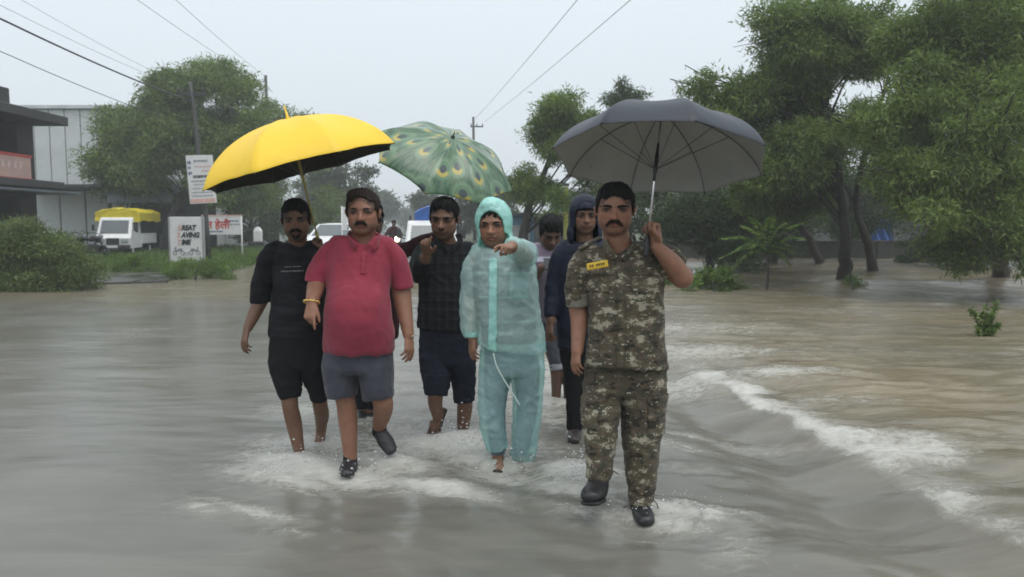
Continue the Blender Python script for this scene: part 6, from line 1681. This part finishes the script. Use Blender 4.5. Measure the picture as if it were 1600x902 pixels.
def sign_on_pole():
    c = W(313, 280, Yp - .3); r = thing('sign_board', 'tilted white notice board with small print hung high on the leaning pole', 'sign', c); s = (Yp - .3) / FPX
    q = np.array([(290, 243), (331, 242), (338, 317), (297, 319)], float); V = [W(x, y, Yp - .3) - c for x, y in q]; V = np.array(V + [v + [0, .05, 0] for v in V])
    link('board', mesh('board', V, [np.array([[3, 2, 1, 0], [4, 5, 6, 7], [0, 1, 5, 4], [1, 2, 6, 5], [2, 3, 7, 6], [3, 0, 4, 7]])], [M_boardw], smooth=False), r)
    def at(u, v): a = V[0] * (1 - u) + V[1] * u; b = V[3] * (1 - u) + V[2] * u; return a * (1 - v) + b * v + [0, -.008, 0]
    def bar(u0, u1, v0, v1, m, name='print_line'):
        A = np.array([at(u0, v0), at(u1, v0), at(u1, v1), at(u0, v1)]); A = np.concatenate([A, A + [0, .006, 0]]); return mesh(name, A, [np.array([[3, 2, 1, 0], [0, 1, 5, 4], [1, 2, 6, 5], [2, 3, 7, 6], [3, 0, 4, 7]])], [m], smooth=False)
    link('red_band', bar(.03, .97, .90, .985, M_pale, 'red_band'), r)
    g = random.Random(8)
    for v, h, m, u0, u1 in ((.10, .05, M_greyp, .28, .82), (.22, .03, M_pale, .30, .95), (.31, .03, M_pale, .55, .85), (.415, .055, M_black, .22, .88), (.52, .03, M_greyp, .12, .80), (.60, .02, M_greyp, .2, .85), (.68, .02, M_greyp, .15, .8), (.76, .025, M_greyp, .1, .9), (.83, .025, M_greyp, .1, .9), (.12, .06, M_bluep, .04, .17), (.23, .05, M_bluep, .05, .15), (.34, .06, M_bluep, .05, .18)):
        u = u0
        while u < u1: w = g.uniform(.03, .09); link('print', bar(u, min(u1, u + w), v, v + h * g.uniform(.7, 1.1), m, 'print'), r); u += w + .018
sign_on_pole()
def great_board():
    Y = 25.8; xa, xb, zt, zb = sx(267, Y), sx(319, Y), zz(339, Y), zz(420, Y); r = thing('advert_board', 'white upright board reading great saving time beside the leaning pole', 'sign', ((xa + xb) / 2, Y, zb)); w, h = xb - xa, zt - zb
    MB().box((0, 0, h / 2), (w, .10, h), bevel=.01).build('board', M_boardw, r)
    for x in (-w / 2, w / 2): MB().box((x, 0, h / 2 - .1), (.05, .14, h + .2)).build('frame', plain('grey_frame', (.3, .3, .3), .5), r)
    MB().box((0, .05, -.06), (w * 1.05, .4, .26), bevel=.02).build('plinth', M_conc, r)
    rt = (math.pi / 2, 0, 0)
    for i, (a, rest) in enumerate((('G', 'REAT'), ('S', 'AVING'), ('T', 'IME'))):
        z = h * .745 - i * .245; x = -w * .22 - i * .012
        text('letter', a, .24, M_pale, r, (x - .045, -.058, z), rt, .25, .012, .82); text('lettering', rest, .24, M_black, r, (x + .105, -.058, z), rt, .25, .014, .82)
    for q in (-1, 1):    # two printed motorcycles
        m = MB(); c = np.array([q * .27, -.052, h * .335])
        for k in (-.13, .13): m.torus(c + [k, 0, -.05], .060, .018, (0, 1, 0), 14, 5)
        m.box(c + [0, 0, .03], (.26, .012, .07)); m.box(c + [-.06 * q, 0, .08], (.14, .012, .05)); m.box(c + [.11 * q, 0, .10], (.05, .012, .12)); m.build('printed_motorcycle', M_greyp, r)
    MB().torus((0, -.052, h * .29), .05, .012, (0, 1, 0), 16, 5).build('printed_badge', M_greyp, r)
    g = random.Random(2)
    for i in range(3):
        x = -.35
        while x < .35: q = g.uniform(.04, .1); MB().box((x + q / 2, -.054, h * (.16 - .045 * i)), (q, .006, .022)).build('small_print', M_pale if i == 1 else M_greyp, r); x += q + .02
great_board()
def red_sign():
    Y = 31.0; xa, xb, zt, zb = sx(318, Y), sx(378, Y), zz(337, Y), zz(367, Y); r = thing('sign_board', 'white sign with red Hindi lettering on a thin white post', 'sign', (xb, Y, .1))
    MB().box(((xa - xb) / 2, 0, (zt + zb) / 2 - .1), (xb - xa, .06, zt - zb), bevel=.008).build('board', M_boardw, r)
    MB().box(((xa - xb) / 2, -.005, zt - .1), (xb - xa + .04, .08, .05)).build('frame', M_pale, r)
    for x in (0.0, xa - xb): MB().cyl((x, .06, -.2), (x, .06, zt - .1), .035, 8).build('post', M_paint, r, smooth=True)
    text('lettering', '\u0924 \u0939\u0947\u0932\u0940', .43, M_redp, r, (xa - xb + .18, -.036, zt - .62), (math.pi / 2, 0, 0), 0, .012, .95)
    g = random.Random(5)
    for z, x0, x1, m in ((zt - .32, -.60, -.08, M_bluep), (zt - .75, -1.35, -.75, M_bluep), (zt - .46, -.58, -.1, M_greyp)):
        x = x0
        while x < x1: q = g.uniform(.05, .12); MB().box((x + q / 2, -.034, z), (q, .008, .055)).build('small_print', m, r); x += q + .03
red_sign()
Y2 = 50.0; pole('thin pole standing up out of the tree right of the leaning pole', [np.array([W(424, 392, Y2)[0], Y2, .1]), *TP((420, 260, Y2), (415, 118, Y2))], .16, group=None)
Y3 = 60.0; pole('far utility pole showing its cross-arm just above the peacock print umbrella', [np.array([W(742, 385, Y3)[0], Y3, .1]), *TP((741, 300, Y3), (739.5, 183, Y3))], .15, [(W(745, 198, Y3), 1.0)])
def wire(label, pts, r, sag=.0):
    P = np.array([W(*p) for p in pts]); a, b = P[0], P[-1]; t = np.linspace(-.9, 1, 40)[:, None]
    Q = a + (b - a) * t
    if len(P) == 3: m = P[1]; tm = ((m - a) @ (b - a)) / ((b - a) @ (b - a)); dz = m[2] - (a + (b - a) * tm)[2]; Q[:, 2] += dz * (t[:, 0] * (1 - t[:, 0])) / (tm * (1 - tm))
    Q[:, 2] -= .35 * (t[:, 0] * (1 - t[:, 0])) * (t[:, 0] > 0)
    Q = Q[Q[:, 1] > 1.0]; o = Q[0].copy(); tag(MB().tube(Q - o, r, 5).build('overhead_wire', plain('wire', (.03, .03, .033), .5), None, o, smooth=True), label, 'overhead wire', 'overhead wires')
for a in [('thick black cable running from the top left corner to the leaning pole', [(0, 29, 17), (297, 158, Yp)], .024), ('thin wire below the thick cable on the left', [(0, 80, 17), (303, 200, Yp)], .010), ('faint wire just above the thick cable on the left', [(0, 8, 17), (296, 142, Yp)], .005), ('faint wire highest over the dark house', [(34, 0, 19), (300, 140, Yp)], .005),
          ('faint wire crossing the sky left of centre toward the big tree', [(215, 0, 30), (414, 132, Y2)], .010), ('faint wire reaching the thin pole behind the big tree', [(275, 0, 30), (416, 121, Y2)], .010), ('left of the two wires falling to the far pole behind the peacock umbrella', [(902, 0, 22), (742, 186, Y3)], .010), ('right of the two wires falling to the far pole behind the peacock umbrella', [(985, 0, 22), (756, 191, Y3)], .010)]: wire(*a)

# -- vehicles
def wheel(parent, c, r, w):
    o = MB().torus(c, r - w * .45, w * .5, (1, 0, 0) if True else (0, 1, 0), 20, 8, sq=(1, 1)).build('wheel', M_tyre, parent, smooth=True)
    c = np.asarray(c, float); MB().cyl(c - [w * .3, 0, 0], c + [w * .3, 0, 0], r * .62, 14).build('rim', M_paint, o); return o
def mini_truck(label, loc, rz, tarp, w=1.6, hcab=1.75, ltot=3.6, htarp=2.05, tarpw=1.0, lamp=None):
    r = thing('mini_truck', label, 'truck', loc, rz); f = -1     # front toward -y
    m = MB(); sec = [(-.05, .38), (-.10, .82), (.06, .98), (.40, hcab - .08), (.55, hcab), (1.35, hcab), (1.38, .40)]; h = w / 2
    V = []; n = len(sec)
    for x, k in ((-h, .96), (-h + .05, 1.0), (h - .05, 1.0), (h, .96)):
        for y, z in sec: V.append([x * (.93 if z > 1.2 else 1.0), y + (.03 if abs(x) == h else 0), .38 + (z - .38) * (1 if abs(x) < h else .99)])
    F = []
    for j in range(3):
        for i in range(n): F.append((j * n + i, j * n + (i + 1) % n, (j + 1) * n + (i + 1) % n, (j + 1) * n + i))
    F += [tuple(range(n))[::-1], tuple(3 * n + i for i in range(n))]; m.add(V, F).build('cab', M_paint, r)
    g = MB(); e = .012; g.add([[-h * .80, .085 - e, 1.02], [h * .80, .085 - e, 1.02], [h * .76, .37 - e, hcab - .13], [-h * .76, .37 - e, hcab - .13], [-h * .80, .11, 1.02], [h * .80, .11, 1.02], [h * .76, .39, hcab - .13], [-h * .76, .39, hcab - .13]], [(0, 1, 2, 3), (0, 4, 5, 1), (1, 5, 6, 2), (2, 6, 7, 3), (3, 7, 4, 0)]); g.build('windscreen', M_glass, r)
    for q in (-1, 1):
        MB().box((q * (h * .945 + .005), .72, 1.28), (.03, .62, .44), bevel=.01).build('side_window', M_glass, r)
        MB().box((q * h * .68, -.085, .72), (.30, .06, .17), bevel=.03).build('headlight', plain('lamp_glass', (.35, .38, .4), .1, .05), r)
        a = MB().box((q * (h + .16), .22, 1.28), (.12, .05, .26), bevel=.02).build('mirror', M_iron, r); MB().tube([(q * h, .3, 1.15), (q * (h + .15), .23, 1.18)], .015, 6).build('mirror_arm', M_iron, a)
    MB().box((0, -.105, .66), (w * .36, .05, .34), bevel=.04).build('grille', M_iron, r); MB().box((0, -.13, .44), (w * 1.0, .16, .20), bevel=.03).build('bumper', M_iron, r); MB().box((0, -.215, .46), (.46, .015, .11)).build('number_plate', M_boardw, r)
    MB().box((0, 2.45, .78), (w * 1.04, 2.1, .46), bevel=.02).build('load_bed', M_paint, r); MB().box((0, 1.6, .42), (w * .7, 3.0, .14)).build('chassis', M_iron, r)
    for y in (.42, 2.75):
        for q in (-1, 1): wheel(r, (q * (h - .12), y, .30), .30, .17)
    for q in (-1, 1):
        for y in (1.5, 3.4): MB().cyl((q * h * .98, y, .95), (q * h * .98, y, htarp - .1), .025, 6).build('hoop', M_iron, r)
    ww = w * tarpw / 2; T = MB(); V = []; ns, nl = 16, 9; gg = np.random.default_rng(5)
    for j in range(nl):
        y = .62 + 3.0 * j / (nl - 1)
        for i in range(ns):
            u = i / (ns - 1) * 2 - 1; x = ww * math.copysign(min(1, abs(u) * 1.45), u) if abs(u) < .69 else ww * math.copysign(1.03, u); z = htarp + .14 * (1 - (min(1, abs(u) * 1.45)) ** 2) if abs(u) < .69 else htarp - (abs(u) - .69) / .31 * .42
            V.append([x + gg.normal() * .012, y + gg.normal() * .015, z + gg.normal() * .018 + .03 * math.sin(j * 1.7)])
    Fq = [(j * ns + i, j * ns + i + 1, (j + 1) * ns + i + 1, (j + 1) * ns + i) for j in range(nl - 1) for i in range(ns - 1)] + [tuple(range(ns)), tuple(range((nl - 1) * ns, nl * ns))[::-1]]
    o = T.add(V, Fq).build('tarpaulin', tarp, r, smooth=False); o.modifiers.new('thick', 'SOLIDIFY').thickness = .015
    return r
ct = W(184, 404, 32.5); mini_truck('small white truck with yellow tarpaulin parked before the pale sheds', (ct[0] - .15, 32.5, .12), R_(9), M_tarpy, 1.42, 1.72, ltot=3, htarp=1.98, tarpw=1.26)
mini_truck('white truck with blue tarpaulin driving up behind the man in black checked shirt', (sx(673, 19.6), 19.6, 0.0), R_(2), M_tarpb, 1.36, 1.62, htarp=1.86, tarpw=.66)
def car(label, loc, rz, mat, w=1.7):
    r = thing('car', label, 'car', loc, rz); h = w / 2; prof = [(-.0, .35), (-.03, .62), (.10, .80), (1.05, .98), (1.75, 1.46), (3.0, 1.50), (3.75, 1.0), (4.1, .92), (4.15, .38)]; n = len(prof); V = []
    for x, k in ((-h, .0), (-h * .9, 1), (h * .9, 1), (h, .0)):
        for y, z in prof: V.append([x * (.84 if z > 1.2 else 1), y + (0.06 if k == 0 and y < 1 else 0), z - (.05 if k == 0 else 0)])
    F = [(j * n + i, j * n + (i + 1) % n, (j + 1) * n + (i + 1) % n, (j + 1) * n + i) for j in range(3) for i in range(n)] + [tuple(range(n))[::-1], tuple(3 * n + i for i in range(n))]
    MB().add(V, F).build('body', mat, r, smooth=False)
    a = np.array([[-h * .80, 1.12, 1.02], [h * .80, 1.12, 1.02], [h * .68, 1.70, 1.42], [-h * .68, 1.70, 1.42]]); a = np.concatenate([a + [0, -.015, .02], a + [0, .05, -.03]]); MB().add(a, [(0, 1, 2, 3), (0, 4, 5, 1), (1, 5, 6, 2), (2, 6, 7, 3), (3, 7, 4, 0)]).build('windscreen', M_glass, r)
    for q in (-1, 1):
        MB().box((q * h * .89, 2.35, 1.20), (.05, 1.5, .34), bevel=.02, rot=np.array([[1, 0, q * .25], [0, 1, 0], [-q * .25, 0, 1]])).build('side_window', M_glass, r); MB().box((q * h * .72, -.0, .70), (.32, .10, .16), bevel=.03).build('headlight', plain('lamp_glass_2', (.4, .42, .44), .1, .05), r)
        MB().box((q * (h + .08), 1.25, 1.02), (.16, .08, .13), bevel=.02).build('mirror', mat, r)
        for y in (.75, 3.3): wheel(r, (q * (h - .10), y, .31), .31, .19)
    MB().box((0, -.035, .55), (w * .5, .06, .18), bevel=.02).build('grille', M_iron, r); MB().box((0, -.05, .40), (w * .94, .10, .14), bevel=.02).build('bumper', mat, r)
car('white car coming up the street between the men in black sweater and red polo', (sx(497, 27), 27, .08), R_(-8), M_paint, 1.75)
car('silver car behind the white car on the left of the street', (sx(527, 34), 34, .08), R_(-8), plain('silver_paint', (.30, .33, .35), .3, .05), 1.7)
def motorbike(label, loc, rz, group=None, lit=False):
    r = thing('motorbike', label, 'motorbike', loc, rz, group)
    for y in (-.62, .62):
        o = MB().torus((0, y, .30), .25, .05, (1, 0, 0), 20, 8).build('wheel', M_tyre, r, smooth=True); MB().cyl((-.03, y, .3), (.03, y, .3), .12, 10).build('rim', M_iron, o)
    MB().tube([(0, -.62, .30), (.0, -.50, .70), (0, -.42, .98)], .035, 8).build('fork', M_iron, r, smooth=True)
    F = Field(); F.tube([(0, -.38, .80), (0, -.10, .84), (0, .10, .78)], [.10, .15, .10], [.10, .12, .08], v=(0, 0, 1), k=0, sub=3); V, q = F.build(.02); link('tank', mesh('tank', V, q, [M_boot]), r)
    F = Field(); F.tube([(0, .08, .80), (0, .40, .80), (0, .78, .86)], [.11, .13, .08], [.05, .06, .05], v=(0, 0, 1), k=0, sub=3); V, q = F.build(.02); link('seat', mesh('seat', V, q, [M_black_cloth]), r)
    MB().box((0, .0, .45), (.26, .46, .36), bevel=.06).build('engine', M_iron, r); MB().tube([(0, -.45, .85), (0, -.1, .62), (0, .62, .34)], .03, 8).build('frame', M_iron, r, smooth=True); MB().tube([(.14, .1, .32), (.15, .5, .34), (.16, .85, .42)], [.03, .045, .045], 8).build('exhaust', M_iron, r, smooth=True)
    MB().tube(catmull([(-.34, -.22, 1.02), (-.2, -.36, 1.06), (0, -.42, 1.0), (.2, -.36, 1.06), (.34, -.22, 1.02)], 3), .016, 6).build('handlebar', M_iron, r, smooth=True)
    MB().tube([(0, .55, .66), (0, .80, .66), (0, .95, .48)], [.05, .06, .03], 6).build('mudguard', M_iron, r, smooth=True)
    t = NT('headlamp')
    if lit: t.set(color=(.8, .7, .5), em=(1.0, .78, .45), ems=14.0)
    else: t.set(color=(.25, .27, .3), rough=.15)
    MB().sphere((0, -.50, .92), (.09, .07, .10), 12, 8).build('headlight', t.m, r, smooth=True)
    return r
for i, (px, Y, a, lab) in enumerate([(96, 28.5, 70, 'dark motorbike parked beside the overgrown bush, leftmost of three'), (122, 29.3, 55, 'dark motorbike in the middle of the parked row by the mini truck'), (146, 28.8, 62, 'dark motorbike nearest to the mini truck with yellow tarpaulin')]): motorbike(lab, (sx(px, Y), Y, .16), R_(a), 'motorbikes parked before the white shed')
motorbike('motorbike with its headlight on ridden up the street far behind', (sx(622, 29), 29, .06), R_(6), None, True)
def rider():
    f = Fig('distant rider in dark clothes on the motorbike far up the street', 29.4, 620, 0); p = f.p; B = f.body; c = p(619, 352, 0)
    f.base; z = lambda x, y, h: np.array([x, y, h])
    H0 = z(0, 0, 1.56); B.ell(H0, (.085, .10, .125), k=.02); B.tube([z(0, .0, 1.42), z(0, .02, 1.3), z(0, .1, .92)], [.07, .19, .16], [.07, .11, .12], k=.04, sub=3)
    for q in (-1, 1): B.tube([z(q * .19, .0, 1.33), z(q * .30, -.12, 1.12), z(q * .30, -.38, 1.08)], [.06, .05, .035], k=.03, sub=3); B.tube([z(q * .10, .1, .92), z(q * .22, -.25, .80), z(q * .18, -.05, .38)], [.09, .07, .05], k=.03, sub=3); B.ell(z(q * .18, -.12, .34), (.05, .13, .05), k=.02)
    f.finish(M_skinC, .012)
    S = Field(); S.tube([z(0, .0, 1.40), z(0, .02, 1.3), z(0, .1, .88)], [.10, .22, .19], [.09, .13, .14], k=.04, sub=3)
    for q in (-1, 1): S.tube([z(q * .17, .0, 1.33), z(q * .30, -.12, 1.12), z(q * .30, -.30, 1.09)], [.08, .07, .05], k=.03, sub=3)
    f.part('jacket', S, M_maroon, .014); T = Field()
    for q in (-1, 1): T.tube([z(q * .10, .1, .90), z(q * .22, -.25, .80), z(q * .18, -.05, .42)], [.11, .09, .07], k=.03, sub=3)
    f.part('trousers', T, M_black_cloth, .014); Hh = Field(); Hh.ell(H0 + [0, .02, .05], (.10, .12, .10), k=0); f.part('hair', Hh, M_hair, .012)
rider()
def banner():
    Y = 24.0; a = W(538, 358, Y); r = thing('banner', 'narrow white banner on a pole just left of the man in red polo', 'banner', (a[0], Y, .08)); s = Y / FPX
    MB().cyl((-.07, 0, -.1), (-.07, 0, zz(322, Y) - .08), .02, 8).build('post', M_paint, r, smooth=True); MB().box((.02, 0, zz(342, Y) - .08), (7 * s, .03, 36 * s), bevel=.005).build('cloth', M_boardw, r)
banner()
def stone(label, px, py, ybase, Y, m):
    c = np.array([sx(px, Y), Y, zz(ybase, Y)]); r = thing('marker_stone', label, 'marker stone', c); h = (ybase - py) * Y / FPX
    F = Field(); F.box((0, 0, h / 2), (.20, .10, h / 2), rnd=.03); F.ell((0, 0, h * .9), (.20, .10, .22), k=.03); V, q = F.build(.03); link('stone', mesh('stone', V, q, [m]), r); MB().box((0, -.01, -.05), (.6, .4, .12), bevel=.03).build('footing', M_conc, r)
stone('small round-topped white stone on the grass right of the red and white sign', 404, 360, 378, 36, M_boardw)

# -- right of the street, behind
def compound():
    Y = 33.5; r = thing('compound_wall', 'long low dark compound wall behind the flooded trees', 'wall', (13, Y, 0)); x0, x1 = 4.5, 34.0; n = 10; w = (x1 - x0) / n; z1 = zz(386, Y)
    M_w = plain('mossy_plaster', (.045, .046, .038), .85, .3, 1.2, bump=.3, dirt=((.02, .022, .016), 1.5, .45, .7)); me = None; mp = None
    for i in range(n):
        o = link('wall_panel', me, r, (x0 - 13 + (i + .5) * w, 0, z1 / 2)) if me else MB().box((0, 0, 0), (w - .3, .2, z1 + .4), bevel=.02).build('wall_panel', M_w, r, (x0 - 13 + (i + .5) * w, 0, z1 / 2)); me = o.data
        o = link('pillar', mp, r, (x0 - 13 + i * w, 0, z1 / 2 + .05)) if mp else MB().box((0, 0, 0), (.34, .34, z1 + .5), bevel=.02).build('pillar', M_w, r, (x0 - 13 + i * w, 0, z1 / 2 + .05)); mp = o.data
    MB().box((x0 - 13 + (x1 - x0) / 2, 0, z1 + .24), (x1 - x0, .30, .07), bevel=.01).build('coping', M_conc, r)
compound()
def rear_house():
    Y = 40.0; x0, x1 = sx(1215, Y), sx(1470, Y); z1 = zz(285, Y); r = thing('house', 'pale grey house wall glimpsed between the right-hand trunks', 'building', ((x0 + x1) / 2, Y, 0)); ox = (x0 + x1) / 2
    MB().box((0, 3, z1 / 2), (x1 - x0, 6, z1)).build('wall', plain('grey_limewash', (.10, .105, .10), .8, .2, .8), r); MB().box((0, 2.8, z1 + .1), (x1 - x0 + 1, 7, .2)).build('roof_slab', M_conc, r)
    for px in (1250, 1300, 1440): w = MB().box((sx(px, Y) - ox, 0, 2.0), (1.1, .12, 1.1)).build('window', M_glass, r); MB().box((sx(px, Y) - ox, -.05, 1.4), (1.3, .2, .08)).build('sill', M_conc, w)
    t = thing('tarpaulin', 'crumpled bright blue tarpaulin hanging behind the compound wall', 'tarpaulin', (sx(1376, 35.5), 35.5, 0)); V = []; g = np.random.default_rng(4); n, m = 14, 16; s = 35.5 / FPX
    for j in range(m):
        for i in range(n): u, v = i / (n - 1) - .5, j / (m - 1); V.append([u * 42 * s * (1 - .45 * v ** 2) + .05 * math.sin(v * 7) - v * .12, .13 * math.sin(u * 17 + v * 3) + g.normal() * .02, zz(392, 35.5) + v * 48 * s])
    o = link('sheet', mesh('sheet', V, np.array([(j * n + i, j * n + i + 1, (j + 1) * n + i + 1, (j + 1) * n + i) for j in range(m - 1) for i in range(n - 1)]), [M_tarpb]), t); o.modifiers.new('thick', 'SOLIDIFY').thickness = .01
    MB().cyl((-.6, .1, -.2), (-.6, .1, zz(342, 35.5)), .04, 6).build('pole', M_iron, t); MB().cyl((.55, .1, -.2), (.55, .1, zz(345, 35.5)), .04, 6).build('pole', M_iron, t)
rear_house()
def brown_shop():
    Y = 27.0; x0, x1 = sx(826, Y), sx(905, Y); z1 = zz(338, Y); r = thing('shop', 'low dusty pink shop with a tiled eave behind the man in mauve', 'building', ((x0 + x1) / 2, Y, 0)); w = x1 - x0
    MB().box((0, 2, z1 / 2), (w, 4, z1)).build('wall', plain('dusty_pink_plaster', (.22, .15, .145), .8, .15, 1.5), r); me = None
    for i in range(8):
        o = link('eave_tile', me, r, (-w / 2 + (i + .5) * w / 8, -.1, z1 + .06)) if me else MB().box((0, 0, 0), (w / 8 - .02, .7, .10), bevel=.02).build('eave_tile', plain('tan_tile', (.30, .22, .15), .7, .2), r, (-w / 2 + (i + .5) * w / 8, -.1, z1 + .06)); me = o.data
    MB().box((.35, -.03, .95), (.8, .1, 1.9)).build('door', M_tin, r); MB().box((-.9, -.03, 1.3), (.7, .1, .9)).build('window', M_glass, r)
    k = thing('kiosk', 'blue kiosk beside the slanting trunk, half hidden by the mint green hood', 'kiosk', (sx(812, 25.5), 25.5, 0)); MB().box((0, .5, .9), (.95, 1.0, 1.8), bevel=.02).build('kiosk_body', plain('sky_blue_paint', (.16, .30, .45), .5, .15), k); MB().box((0, .4, 1.86), (1.2, 1.4, .08)).build('kiosk_roof', M_tin, k); MB().box((0, -.02, 1.25), (.7, .06, .5)).build('shutter', M_white, k)
    k = thing('building', 'pale blue building behind the navy hood and the yellow post', 'building', (sx(905, 32), 32, 0)); MB().box((0, 2, 1.45), (2.0, 4, 2.9)).build('wall', plain('pale_blue_paint', (.28, .38, .46), .6, .15), k); MB().box((0, 1.8, 2.96), (2.4, 4.6, .12)).build('roof', M_white, k); MB().box((-.2, -.03, 1.5), (.8, .1, .9)).build('window', M_glass, k)
    MB_ = thing('yellow_post', 'yellow painted post left of the navy hood', 'post', (sx(884, 23), 23, 0)); s = 23 / FPX; MB().box((0, 0, zz(292, 23) / 2), (6.5 * s, .10, zz(292, 23)), bevel=.01).build('post_shaft', plain('yellow_post_paint', (.30, .30, .06), .6, .15), MB_); MB().box((0, 0, zz(291, 23) + .04), (9 * s, .15, .08)).build('post_cap', M_conc, MB_)
brown_shop()
# ------------------------------------------------------------------ rain haze
if True:
    hz = MB().box((0, 345, 7.0), (640, 720, 16.4))
    t = NT('rain_haze'); t.n.remove(t.p)
    v = t.node('ShaderNodeVolumePrincipled'); v.inputs['Color'].default_value = (.93, .96, .98, 1); v.inputs['Density'].default_value = HAZE; v.inputs['Anisotropy'].default_value = .2
    t.l.new(v.outputs[0], t.out.inputs['Volume'])
    tag(hz.build('haze', t.m), kind='stuff')
